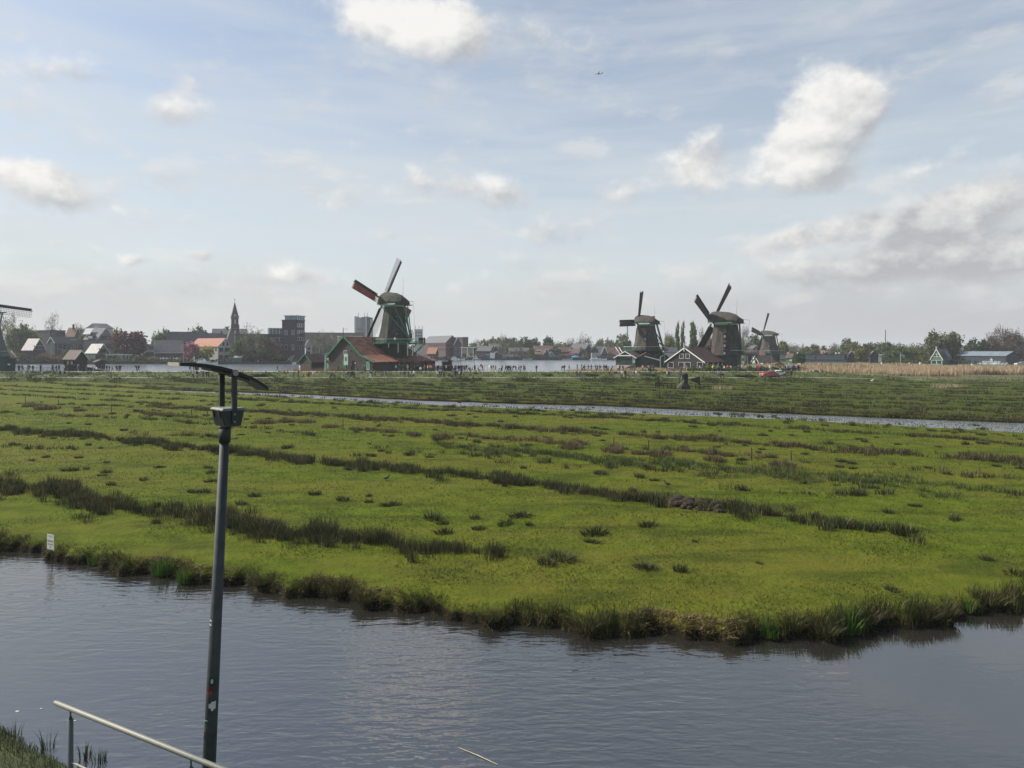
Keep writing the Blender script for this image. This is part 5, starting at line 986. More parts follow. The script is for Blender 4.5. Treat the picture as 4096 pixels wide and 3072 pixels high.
for x in (-2.4, 0, 2.4): mb = MB(); mb.box((x, -.2, (ZZ(1424, 423) + QZ) / 2), (.25, .25, ZZ(1424, 423) - QZ)); mb.obj('post', M_white, r)
House('grey_roof_house', 'house with large plain grey roof behind the steep white gable', 2370, 2372, 2420, 436, 1441, 1412, 1386, 4, 'L', M_stone, M_slate, M_cream, depth=11)
h_ = House('steep_gable_house', 'narrow blue gable house with steep white edges by the water', 2403, 2404, 2432, 422, 1442, 1419, 1387, 5, 'R', M_dblue, M_slate, M_white, over=.5); h_.win('R', 2418, 1410, 7, 9).win('R', 2418, 1430, 13, 9)
h_ = House('long_roof_house', 'house with long maroon roof and doubled white verge boards', 2426, 2428, 2480, 428, 1441, 1421, 1391, 4, 'L', M_dblue, M_tile2, M_white, depth=11)
for dx_ in (0, 2.2): mb = MB(); mb.beam((h_.LR + .5 + dx_, -.3, h_.ze - .3), (h_.LR - 2.4 + dx_, 5.4, h_.zr + .5), .16, .45); mb.obj('verge_board', M_white, h_.root)
House('skyline_house', 'distant blue roofed house behind the second mill stage', 2655, 2657, 2710, 330, 1440, 1410, 1390, 4, 'L', M_palebox, M_dslate, M_cream, depth=10)
House('grey_house', 'grey gabled house between the third and fourth mills', 2990, 3010, 3040, 372, 1440, 1395, 1382, 40, 'R', M_stone, M_slate, M_cream).wins('R', (3018, 3030), (1398,), 6, 9)
# right bank
h_ = House('long_shed', 'very long pale blue factory shed on the right bank', 3120, 3121, 3386, 332, 1443, 1418, None, 1.5, 'R', M_sky, M_dark, flat=True, cat='shed', depth=16)
mb = MB(); mb.box((h_.LR / 2, -.06, ZZ(1439, 332)), (h_.LR, .1, .5)); mb.obj('plinth', M_dark, h_.root); h_.win('R', 3263, 1431, 7, 5, frame=M_dark)
mb = MB(); mb.box((h_.LR * .985, -.1, ZZ(1429, 332)), (.9, .1, 2.6)); mb.obj('end_panel', M_dark, h_.root)
for px in (3151, 3187, 3326, 3337): mb = MB(); mb.tube(((px - 3121) * 332 / F, 2, h_.ze), ((px - 3121) * 332 / F, 2, h_.ze + 1.1), .45, 7); mb.obj('vent', M_cream, h_.root)
for px in (3200, 3240, 3290, 3310): mb = MB(); mb.box(((px - 3121) * 332 / F, 3, h_.ze + .4), (2.0, 1.2, .5)); mb.obj('skylight', M_dark, h_.root)
House('red_roof_house', 'house with red hipped roof peeping over the pale blue shed', 3286, 3287, 3320, 400, 1430, 1415, 1403, 2, 'L', M_brick, M_orangew, M_cream, depth=9, ridge_in=2)
House('gabled_barn', 'dark gabled barn at the end of the pale blue shed', 3392, 3393, 3421, 338, 1444, 1420, 1405, 4, 'R', M_dblue, M_dslate, M_palebox, 'barn').win('R', 3408, 1420, 6, 4)
House('gabled_barn', 'dark blue gabled barn beside the golden willow', 3478, 3481, 3513, 326, 1445, 1421, 1405, 6, 'R', M_dblue, M_slate, M_dblue, 'barn').win('R', 3486, 1440, 4, 9)
House('white_shed', 'low white shed right of the dark blue barn', 3512, 3513, 3527, 334, 1443, 1421, None, 3, 'R', M_palebox, M_white, flat=True, cat='shed', depth=4)
House('dark_shed', 'dark shed at the foot of the tall mast', 3536, 3537, 3554, 336, 1443, 1418, None, 3, 'R', M_dblue, M_palebox, flat=True, cat='shed', depth=4)
h_ = House('green_house', 'bright green wooden house with steep white trimmed gable', 3722.5, 3771, 3806, 281, 1460, 1438, 1398, 60, 'L', M_hgreen, M_dslate, M_white, over=.25, bw=.17); h_.wins('L', (3742.5, 3752.5), (1422,), 6, 11).wins('L', (3736, 3757), (1449,), 9, 16)
mb = MB(); mb.beam((-.3, h_.LL / 2, h_.zr - .3), (-.3, h_.LL / 2, h_.zr + 1.3), .14); mb.obj('finial', M_white, h_.root)
mb = MB(); mb.prism([(2, -.9, h_.ze + .9), (4.6, -.9, h_.ze + .9), (4.6, .9, h_.ze + 3.4), (2, .9, h_.ze + 3.4)], (0, -.2, .15)); mb.obj('skylight', M_glass, h_.root)
House('annex', 'low dark annex between the green house and the museum hall', 3806, 3807, 3832, 283, 1461, 1443, None, 2, 'R', M_dark, M_dark, flat=True, cat='annex', depth=5)
h_ = House('museum_hall', 'long dark blue museum hall with metal roof and white lettering', 3829, 4023, 4079, 283, 1461, 1424, 1408, 62, 'R', M_dblue, M_sky, M_dblue, 'museum', over=.4)
mus = h_
h_.win('L', 3906, 1450, 8, 15, frame=M_dark).win('L', 3970, 1456, 52, 11, frame=M_dblue, pane=pm('blue mural', (.12, .26, .42), .6, .6, .8, (.35, .48, .55)), name='mural')
def text_mesh(name, txt, size, mat, parent, loc, rot, bold=.0, ext_=.01, align='CENTER'):
    cu = bpy.data.curves.new(name, 'FONT'); cu.body = txt; cu.size = size; cu.align_x = align; cu.align_y = 'CENTER'; cu.extrude = ext_; cu.offset = bold; cu.resolution_u = 2
    t = bpy.data.objects.new(name + '_tmp', cu); C.objects.link(t); dg = bpy.context.evaluated_depsgraph_get()
    me = bpy.data.meshes.new_from_object(t.evaluated_get(dg)); bpy.data.objects.remove(t); bpy.data.curves.remove(cu); me.materials.clear(); me.materials.append(mat)
    o = link(name, me, parent); o.location = loc; o.rotation_euler = rot; o['kind'] = 'stuff'; return o
uq = (lambda px: ((px - CX) / F * mus.D - mus.root.location.x) / (-math.sin(mus.root.rotation_euler.z) - (px - CX) / F * math.cos(mus.root.rotation_euler.z)))
um = uq(3965.5); Dm = mus.D + um * math.cos(mus.root.rotation_euler.z)
text_mesh('lettering', 'MOLENMUSEUM', .98, M_palebox, mus.root, (-.06, um, ZZ(1447.5, Dm)), (R(90), 0, R(-90)), .03)
mb = MB(); c = (-.06, um, ZZ(1436, Dm)); mb.prism([(c[0], c[1] + a, c[2] + b) for a, b in ((-.55, -.7), (.55, -.7), (.55, -.2), (.0, .35), (-.55, -.2))], (-.03, 0, 0))
for sg in (-1, 1): mb.beam((c[0] - .03, c[1] - .75, c[2] + .35 - sg * .75), (c[0] - .03, c[1] + .75, c[2] + .35 + sg * .75), .03, .12, 0, (1, 0, 0))
mb.obj('mill_emblem', M_palebox, mus.root, kind='stuff')
# hut on the near shore at the picket fence
h_ = House('black_hut', 'black hut with brown roof and pale gable trim by the picket fence', 255, 297, 349, 181, 1484, 1437, 1404, 50, 'R', M_black, pm('brown sheet roof', (.10, .068, .05), .75, .15, 1, wave=('X', 3, .3)), pm('grey white trim', (.5, .5, .48), .7, .1, 2), 'hut', zb=1.9); h_.wins('L', (272, 287), (1451,), 8, 13, pane=M_ltgreen)
House('green_kiosk', 'green boat hut with a round dormer right of the black hut', 375, 385, 420, 190, 1484, 1449, 1442, 30, 'R', M_dark, M_dark, M_dark, 'hut', zb=1.4)

# ------------------------------------------------------------------ trees of the far banks
tr = tree
T = [ (30, 1250, 1400, 75, 350, 'bare', 'round', 'bare grey tree behind the green mill edge'), (75, 1296, 1400, 95, 345, 'green', 'round', 'olive green tree behind the glinting cottage'), (118, 1312, 1400, 80, 352, 'lime', 'round', 'yellow green bush tree above the cottage chimney'),
 (210, 1256, 1400, 62, 380, 'bare', 'poplar', 'tall bare tree above the flat dark block'), (132, 1307, 1400, 20, 385, 'grey', 'round', 'tiny round bare tree left of the tall bare one'), (321, 1296, 1400, 50, 395, 'brown', 'round', 'brownish tree behind the orange brown roof'), (343, 1318, 1420, 52, 345, 'lime', 'willow', 'yellow green willow left of the big grey house'),
 (468, 1305, 1430, 40, 350, 'lime', 'willow', 'half bare tree right of the big grey house'), (519, 1322, 1446, 128, 320, 'purple', 'round', 'purple red beech beside the dark pavilion'), (648, 1317, 1400, 66, 372, 'green', 'round', 'dark green tree by the slate roof chimney'), (622, 1336, 1400, 30, 368, 'lime', 'round', 'small bright green tree beside the darker one'),
 (785, 1306, 1380, 85, 400, 'green', 'round', 'green tree rising behind the weathered slate roof'), (906, 1309, 1380, 44, 420, 'green', 'round', 'tree behind the church tower base'), (768, 1368, 1446, 66, 305, 'pink', 'round', 'pink blossom tree left of the white house'), (823, 1382, 1446, 60, 304.5, 'yellow', 'round', 'yellow blossom tree beside the white house'), (797, 1402, 1446, 34, 304, 'dark', 'round', 'dark bush between the pink and yellow blossom'),
 (1010, 1303, 1450, 128, 309, 'grey', 'round', 'big grey green willow right of the white house'), (1076, 1348, 1450, 110, 312, 'brown', 'round', 'brown bushy tree left of the tall brick block'), (950, 1362, 1446, 56, 306, 'green', 'round', 'green tree close beside the white house wall'), (1040, 1390, 1450, 90, 305, 'dark', 'round', 'dark bush at the foot of the big willow'),
 (1300, 1333, 1446, 112, 330, 'grey', 'round', 'sparse grey tree between the brick block and the barn'), (1268, 1365, 1446, 60, 340, 'grey', 'round', 'small sparse tree next to the white gable house'),
 (1905, 1357, 1430, 54, 560, 'bare', 'round', 'hazy bare tree right of the balcony flats'), (1893, 1372, 1430, 60, 520, 'green', 'round', 'round green tree above the canopy'), (1939, 1352, 1430, 46, 540, 'lime', 'poplar', 'pale lime tree, first of the lime row'), (1968, 1346, 1430, 56, 545, 'lime', 'poplar', 'pale lime tree, second of the lime row'), (1991, 1345, 1430, 44, 540, 'lime', 'poplar', 'pale lime tree, third of the lime row'),
 (2011, 1330, 1442, 34, 435, 'grey', 'poplar', 'grey poplar above the modern house'), (2044, 1347, 1430, 74, 530, 'pale', 'round', 'pale hazy tree right of the grey poplar'), (2036, 1372, 1430, 40, 470, 'green', 'round', 'small green tree right beside the grey poplar'), (2074, 1362, 1430, 46, 520, 'pale', 'round', 'pale tree left of the dark green pair'),
 (2102, 1350, 1440, 60, 465, 'dark', 'round', 'round dark green tree, left one of a pair'), (2136, 1350, 1440, 56, 468, 'dark', 'round', 'round dark green tree, right one of a pair'), (2192, 1349, 1440, 56, 466, 'dark', 'round', 'single round dark green tree above the brown roof'), (2126, 1391, 1442, 34, 418, 'lime', 'round', 'bright green tree between pavilion and white window cottage'), (2078, 1388, 1442, 46, 421, 'bare', 'round', 'bare tree before the pink row houses'),
 (2232, 1368, 1440, 66, 500, 'lime', 'flat', 'olive shrubby trees behind the flat grey house'), (2258, 1372, 1440, 44, 480, 'green', 'round', 'green tree left of the wide pale roof'), (2282, 1350, 1440, 42, 520, 'bare', 'round', 'bare tree over the wide pale roof'), (2341, 1337, 1440, 80, 500, 'grey', 'round', 'large grey green tree above the brick dormer house'), (2398, 1352, 1440, 46, 510, 'pale', 'round', 'pale tree above the steep white gable'), (2438, 1356, 1440, 48, 505, 'pale', 'round', 'pale tree above the maroon roof'), (2490, 1339, 1440, 78, 470, 'green', 'round', 'green tree below the sail of the second mill'),
 (2244, 1414, 1443, 40, 420, 'green', 'round', 'green shrub at the water by the flat grey house'), (2273, 1413, 1443, 34, 420, 'pink', 'round', 'small pink shrub at the water left of the blue boat'), (2345, 1414, 1443, 22, 420, 'pale', 'round', 'small pale tree behind the flagpole on the bank'), (2440, 1410, 1443, 26, 421, 'pale', 'round', 'small pale tree before the maroon roof'), (2025, 1405, 1442, 40, 424, 'brown', 'round', 'brown bush behind the turquoise pavilion'),
 (2680, 1318, 1430, 46, 380, 'brown', 'round', 'bare brown tree left of the poplars'), (2676, 1347, 1430, 52, 365, 'lime', 'round', 'yellow green tree at the foot of the bare brown one'), (2711, 1291, 1430, 23, 345, 'green', 'poplar', 'narrow poplar, first of the pair before the third mill'), (2732, 1288, 1430, 22, 347, 'green', 'poplar', 'narrow poplar, second of the pair before the third mill'), (2772, 1280, 1430, 40, 340, 'green', 'poplar', 'broad poplar close to the third mill sail'), (2812, 1304, 1430, 44, 360, 'grey', 'poplar', 'grey poplar behind the third mill sail'), (2835, 1325, 1430, 60, 370, 'brown', 'round', 'brown trees seen behind the third mill tower'), (2975, 1298, 1430, 52, 365, 'grey', 'poplar', 'grey poplar right of the third mill tail'), (3014, 1340, 1430, 64, 380, 'green', 'round', 'green tree between third and fourth mills'),
 (3132, 1362, 1430, 46, 390, 'lime', 'round', 'yellow green tree right of the farthest mill'), (3176, 1372, 1430, 70, 520, 'grey', 'round', 'hazy grey tree beyond the pale blue shed'), (3211, 1368, 1430, 12, 500, 'grey', 'poplar', 'thin hazy poplar beyond the pale blue shed'), (3250, 1377, 1430, 72, 420, 'lime', 'round', 'lime green tree behind the pale blue shed'), (3295, 1382, 1430, 22, 440, 'dark', 'poplar', 'dark conifer behind the red hipped roof'), (3338, 1373, 1430, 54, 430, 'grey', 'round', 'dark grey tree behind the pale blue shed'), (3386, 1355, 1435, 56, 400, 'green', 'round', 'tall green tree at the end of the pale blue shed'), (3414, 1363, 1435, 62, 395, 'gold', 'willow', 'yellow green willow behind the gabled barn'),
 (3448, 1382, 1444, 62, 322, 'gold', 'willow', 'golden willow beside the dark blue barn'), (3474, 1368, 1435, 42, 370, 'dark', 'round', 'dark tree above the golden willow'), (3520, 1371, 1435, 84, 385, 'green', 'round', 'broad green tree left of the tall mast'), (3552, 1369, 1435, 36, 390, 'dark', 'round', 'dark tree right of the tall mast'), (3597, 1363, 1430, 14, 520, 'grey', 'poplar', 'thin distant poplar right of the mast'), (3570, 1372, 1430, 16, 520, 'grey', 'poplar', 'thin distant poplar close to the mast'),
 (3590, 1385, 1446, 92, 330, 'green', 'round', 'wide green bush tree behind the flag'), (3634, 1388, 1446, 76, 335, 'lime', 'round', 'lime green bush tree right of the flag'), (3676, 1385, 1446, 60, 345, 'dark', 'round', 'dark bushy tree left of the green house'), (3704, 1394, 1450, 54, 310, 'lime', 'round', 'yellow green shrub tree at the green house corner'),
 (3742, 1324, 1452, 84, 305, 'pale', 'round', 'pale green tree leaning over the green house'), (3800, 1324, 1452, 92, 308, 'pale', 'round', 'large pale tree between green house and museum'), (3892, 1355, 1450, 52, 320, 'dark', 'poplar', 'dark evergreen above the museum roof'), (3935, 1354, 1450, 48, 322, 'dark', 'round', 'second dark evergreen above the museum roof'), (3866, 1382, 1450, 36, 322, 'dark', 'round', 'low dark evergreen at the museum roof end'), (3968, 1333, 1450, 58, 325, 'brown', 'round', 'brown leafed tree above the museum lettering'), (4030, 1291, 1450, 92, 330, 'brown', 'round', 'tallest brown bare tree behind the museum'), (4084, 1338, 1450, 70, 326, 'brown', 'round', 'brown tree at the edge beyond the museum'), (4004, 1370, 1450, 60, 328, 'brown', 'round', 'dense brown tree low behind the museum roof')]
for t_ in T: tree(*t_)
for px, top, base, w_, D, kind, shape, lab, zb in ((3200, 1412, 1454, 46, 262, 'dark', 'round', 'dark rounded bush beside the small green shed', 1.0), (3116, 1445, 1478, 44, 210, 'gold', 'round', 'olive bush over the hedge near the crowd', 1.0), (2629, 1500, 1552, 26, 133, 'lime', 'round', 'young slender tree beside the small drainage mill fence', 0.0),
        (2850, 1459, 1488, 90, 178, 'green', 'flat', 'dense green hedge bush before the black barn'.replace('hedge ', ''), 1.3), (2925, 1463, 1488, 90, 178, 'dark', 'flat', 'dark clipped bush along the barn path', 1.3), (3010, 1466, 1488, 80, 178, 'dark', 'flat', 'dark bush under the stage posts', 1.3), (3090, 1466, 1488, 110, 178, 'dark', 'flat', 'long dark bush behind the parked cars', 1.2), (2770, 1464, 1488, 60, 178, 'lime', 'flat', 'loose green bush beneath the barn windows', 1.4),
        (2654, 1483, 1498, 28, 169.2, 'yellow', 'flat', 'bright yellow flowering bush on the dike slope', 1.7), (2736, 1476, 1488, 12, 176.6, 'yellow', 'flat', 'small yellow flowering bush before the barn', 1.8), (2690, 1474, 1488, 40, 177, 'grey', 'flat', 'dry brown bush between crane and barn', 1.4), (2600, 1474, 1490, 60, 178, 'green', 'flat', 'low green bush before the boathouse sheds', 1.2),
        (1900, 1488, 1502, 26, 169, 'dark', 'flat', 'dark shrub on the dike slope below the kiosk', 1.2), (1950, 1490, 1504, 30, 169, 'dark', 'flat', 'dark shrub on the slope under the strolling file', 1.2), (2190, 1492, 1508, 60, 168, 'green', 'flat', 'long green shrub on the slope below the lone walker', 1.0), (2360, 1492, 1508, 70, 168, 'green', 'flat', 'broad green shrub on the slope before the reeds', 1.0), (2590, 1492, 1508, 70, 168, 'dark', 'flat', 'dark shrub on the slope before the boathouse', 1.0), (2980, 1494, 1508, 90, 166, 'green', 'flat', 'green shrub on the slope before the stage posts', .9), (1050, 1492, 1506, 110, 168, 'dark', 'flat', 'long dark shrub on the slope right of the lamp', 1.0), (300, 1490, 1502, 50, 168, 'dark', 'flat', 'dark shrub on the slope below the black hut', 1.0),
        (80, 1415, 1446, 60, 307, 'dark', 'round', 'dark garden bush before the glinting cottage', 1.9), (190, 1405, 1446, 60, 307, 'brown', 'round', 'brown garden tree before the long blue house', 1.9), (225, 1425, 1446, 50, 306, 'gold', 'round', 'yellow green garden bush before the long blue house', 1.9), (150, 1425, 1446, 40, 306, 'dark', 'round', 'dark garden bush under the gable windows', 1.9), (262, 1400, 1446, 40, 308, 'brown', 'round', 'purple brown shrub beside the long blue house', 1.9), (560, 1420, 1446, 50, 306, 'dark', 'round', 'dark shrub beside the dark blue pavilion', 1.9), (610, 1425, 1446, 60, 306, 'grey', 'round', 'grey garden shrub before the mansard house', 1.9), (990, 1425, 1446, 50, 304, 'dark', 'round', 'dark hedge bush by the green boat shed', 1.9), (1110, 1420, 1446, 60, 305, 'dark', 'round', 'dark hedge bush under the brick block', 1.9)):
    tree(px, top, base, w_, D, kind, shape, lab, zb=zb)
# the wood on the horizon
n = 42000; X = rng.uniform(-700, 760, n); Y = rng.uniform(620, 760, n); top = 7.5 + 2.4 * np.sin(X * .035) + 1.6 * np.sin(X * .11 + 1) + 1.1 * np.sin(X * .31); z0 = QZ + rng.uniform(0, 1, n) ** .7 * top
s_ = rng.uniform(.5, 1.2, n)[:, None]; P0 = np.stack([X, Y, z0], 1); a = rng.normal(0, 1, (n, 3)); b = rng.normal(0, 1, (n, 3)); a /= np.linalg.norm(a, axis=1)[:, None]; b /= np.linalg.norm(b, axis=1)[:, None]
V = np.stack([P0 - a * s_, P0 + b * s_, P0 + a * s_, P0 - b * s_], 1).reshape(-1, 3); tc = tone(n, (.06, .085, .025), (.08, .10, .035), (.085, .075, .05), (.05, .065, .025))
link('distant_woods', np_mesh('distant_woods', V, np.arange(n * 4).reshape(-1, 4), M_leaf, np.repeat(tc, 4, 0), quads=True), kind='stuff')
# ------------------------------------------------------------------ foreground: lamp, handrail, sign
M_pole = pm('grey green pole paint', (.040, .048, .047), .62, .25, 5, spec=.25)
M_lampdark = pm('dark grey housing', (.045, .052, .052), .5, .15, 6)
M_panel = pm('black solar panel', (.012, .016, .016), .35, .2, 4)
M_trim = pm('sand coloured edge', (.30, .28, .19), .5, .1, 4)
def lamp():
    D = 8.5; k = D / F; top = Vector((XX(901, D), D, ZZ(1708, D))); bot = Vector((XX(834, D), D, ZZ(3100, D))); dr = (bot - top).normalized()
    base = top + dr * ((top.z - .6) / -dr.z)
    r = thing('solar_street_lamp', 'leaning grey lamp post with curved black solar panel over a finned lamp box', 'street lamp', base)
    L = lambda p: Vector(p) - base
    mb = MB(); n = (base - top).length; ax = [top + dr * t for t in (0, .19, .192, n)]
    mb.path([L(p) for p in (top + dr * .19, top + dr * 3.9, base)], [.056, .078, .096], 24); mb.obj('pole', M_pole, r, True)
    mb = MB(); mb.path([L(top), L(top + dr * .19)], .069, 24); mb.path([L(top - dr * .012), L(top + dr * .012)], .076, 24); mb.obj('collar', M_pole, r, True)
    mb = MB(); mb.path([L(top - dr * .06), L(top)], .04, 12); mb.obj('neck', M_lampdark, r)
    A = Vector((-.707, .707, 0)); Cc = Vector((.707, .707, 0)); U = Vector((0, 0, 1)); o = L(top) + Vector((.035, 0, 0))
    P3 = lambda a, c, z: o + A * a + Cc * c + U * z
    zb, zt = .02, .215
    mb = MB(); mb.loft([[P3(a * ka, c * kc, z) for a, c in ((-1, -1), (1, -1), (1, 1), (-1, 1))] for ka, kc, z in ((.155, .095, zb), (.172, .132, zt))]); box = mb.obj('lamp_box', M_lampdark, r)
    mb = MB(); mb.loft([[P3(a * ka, c * kc, z) for a, c in ((-1, -1), (1, -1), (1, 1), (-1, 1))] for ka, kc, z in ((.186, .148, zt + .002), (.186, .148, zt + .014), (.17, .125, zt + .03))]); mb.obj('lid', pm('pale lid', (.16, .17, .155), .5, .1, 3), r)
    mb = MB()
    for i in range(21):
        a = -.15 + i * .015; mb.beam(P3(a * .95, -.100, zb + .012), P3(a, -.133, zt - .012), .006, .014, 0, (-.7, -.7, 0))
    mb.obj('cooling_fins', M_pole, box, kind='stuff')
    for a in (-.09, .10):
        mb = MB(); mb.beam(P3(a, -.145, zt + .012), P3(a, -.138, zt - .075), .022, .014, 0, (-.7, -.7, 0)); mb.obj('latch', M_panel, r)
    prof = [(-.63, .815), (-.52, .812), (-.40, .80), (-.27, .783), (-.13, .754), (.0, .715), (.11, .672), (.21, .63), (.30, .582), (.38, .53), (.44, .48)]
    for s_ in (-1, 1):
        za = .60; mb = MB(); mb.beam(P3(s_ * .186, 0, .06 if s_ < 0 else .03), P3(s_ * .186, .0, za + .06), .062, .026, 0, tuple(A)); arm = mb.obj('bracket_arm', M_pole, r)
        for z_ in (.08, .17): mb = MB(); mb.tube(P3(s_ * .186, 0, z_), P3(s_ * .205, 0, z_), .012, 8); mb.obj('bolt', M_metal, arm)
        mb = MB(); mb.tube(P3(s_ * .15, .0, za + .075), P3(s_ * .225, .0, za + .075), .042, 16); kn = mb.obj('pivot_knob', M_lampdark, r, True)
        mb = MB(); mb.tube(P3(s_ * .222, 0, za + .075), P3(s_ * .232, 0, za + .075), .034, 16); mb.obj('knob_cap', M_metal, kn)
    wA = .185; th = .042
    mb = MB(); mb.loft([[P3(-wA, c, z), P3(wA, c, z), P3(wA, c, z - th), P3(-wA, c, z - th)] for c, z in prof]); pn = mb.obj('solar_panel', M_panel, r)
    c0, z0 = prof[0]; mb = MB(); mb.beam(P3(-wA, c0 - .008, z0 - th / 2), P3(wA, c0 - .008, z0 - th / 2), .016, .040); mb.obj('front_edge', M_trim, pn)
    for i in range(5): a = -wA + .04 + i * .072; mb = MB(); mb.beam(P3(a, c0 + .02, z0 + .006), P3(a + .04, c0 + .02, z0 + .006), .02, .012); mb.obj('cell_clip', M_panel, pn)
    mb = MB(); mb.loft([[P3(-wA + .04, c, z - th - .002), P3(wA - .04, c, z - th - .002), P3(wA - .04, c, z - th - .022), P3(-wA + .04, c, z - th - .022)] for c, z in prof[3:8]]); mb.obj('panel_rib', M_lampdark, pn)
    # stickers: thin curved patches wrapped on the pole
    def patch(name, py, ang, wdt, hgt, mat, outline=None, lift=.0015, dz=0.0):
        t = (top.z - ZZ(py, D)) / -dr.z; c = L(top + dr * t); u = Vector((1, 0, 0)); v = Vector((0, -1, 0)); rr = np.interp(t, [.19, 3.9, n], [.059, .081, .098]) + lift
        mb = MB(); m_ = 9; rows = []
        for j in (0, 1):
            pts = []
            for i in range(m_):
                f_ = i / (m_ - 1); a = ang + (f_ - .5) * wdt / rr
                zz = (.5 - j) * hgt
                if outline: zz = outline(f_, j) * hgt
                pts.append(c + (u * math.sin(a) + v * math.cos(a)) * rr - dr * (zz + dz))
            rows.append(pts)
        mb.add(rows[0] + rows[1], [(i, i + 1, m_ + i + 1, m_ + i) for i in range(m_ - 1)]); return mb.obj(name, mat, r), c, rr, u, v
    o4, c, rr, u, v = patch('number_plate', 2483, -.52, .036, .072, M_white); a = -.52
    nm = (u * math.sin(a) + v * math.cos(a)); text_mesh('number', '4', .068, M_black, o4, c + nm * (rr + .0035), (R(90), 0, a), .001, .0005)
    oval = lambda f_, j: (.5 - j) * 2 * math.sqrt(max(0, .25 - (f_ - .5) ** 2))
    # a plain head sticker: dark hair round a pale face above a red shirt
    hd = patch('head_sticker', 2716, .18, .075, .105, M_black, oval)[0]; o5 = patch('sticker_face', 2714, .24, .034, .062, M_pgreen, oval, .0028)[0]; o5.parent = hd
    o5 = patch('sticker_shirt', 2742, .16, .085, .022, pm('sticker red', (.12, .012, .014), .6, .2, 9), None, .0026)[0]; o5.parent = hd
    o6 = patch('red_letters_sticker', 2768, -.2, .001, .001, M_black)[0]
    for i, (dx_, hh) in enumerate(((-.45, .055), (-.36, .055), (-.12, .035), (-.02, .03), (.16, .035), (.26, .055))):
        q_ = patch('letter_stroke', 2763 - hh * 60, dx_, .011, hh, pm('letter red', (.32, .02, .025), .6, .2, 9))[0]; q_.parent = o6
    patch('torn_sticker', 2812, .45, .085, .105, pm('sticker white', (.50, .52, .50), .7, .08, 9), lambda f_, j: (.5 if j == 0 else -.5 + .12 * math.sin(f_ * 9)) * (1 if f_ > .28 else .55))
    gs = patch('green_sticker', 2872, -.42, .052, .085, pm('sticker green', (.012, .04, .018), .6, .2, 9), oval)[0]; q_ = patch('sticker_band', 2870, -.42, .056, .012, M_pgreen, None, .003)[0]; q_.parent = gs
    bs = patch('black_sticker', 2932, -.72, .034, .085, M_black)[0]; q_ = patch('sticker_dot', 2929, -.72, .02, .02, MATS['letter red'], None, .003)[0]; q_.parent = bs
    patch('side_sticker', 2930, 1.35, .03, .05, MATS['sticker red'])
lamp()
def handrail():
    a = Vector((XX(222, 7.4), 7.4, ZZ(2811, 7.4))); b = Vector((XX(875, 6.0), 6.0, ZZ(3072, 6.0))); d = (b - a); e = a + d * 2.2
    base = Vector((a.x, a.y, 2.5)); r = thing('handrail', 'brushed steel handrail on slim posts at the near corner', 'handrail', base); L = lambda p: Vector(p) - base
    M_ss = pm('brushed stainless', (.20, .20, .17), .6, .25, 20, metal=.25, stretch=(8, 8, 1)); M_post = pm('dark rail post', (.07, .08, .08), .45, .15, 5)
    mb = MB(); mb.path([L(a), L(a + d * .006), L(e)], [.020, .0245, .0245], 20); mb.obj('top_rail', M_ss, r, True)
    mb = MB(); mb.ball(L(a), (.0235, .0235, .0235), 12, 8); mb.obj('end_cap', M_ss, r, True)
    for px in (282, 764, 1500):
        t = (px - 222) / 653 if px < 900 else 1.55
        q = (px - CX) / F; t = (q * a.y - a.x) / (d.x - q * d.y) if px < 900 else 1.7
        p = a + d * t; mb = MB(); mb.tube(L((p.x, p.y, 2.0)), L(p - Vector((0, 0, .11))), .0275, 16); po = mb.obj('rail_post', M_post, r, True)
        mb = MB(); mb.path([L(p - Vector((0, 0, .12))), L(p - Vector((0, 0, .07))), L(p - Vector((0, 0, .02)))], [.022, .008, .010], 10); mb.obj('saddle', M_post, po, True)
    q = (284 - CX) / F; t = (q * a.y - a.x) / (d.x - q * d.y); p = a + d * t
    mb = MB(); mb.tube(L(p - Vector((0, 0, .56))), L(e - Vector((0, 0, .56))), .010, 10); mb.obj('lower_rail', M_ss, r, True)
handrail()
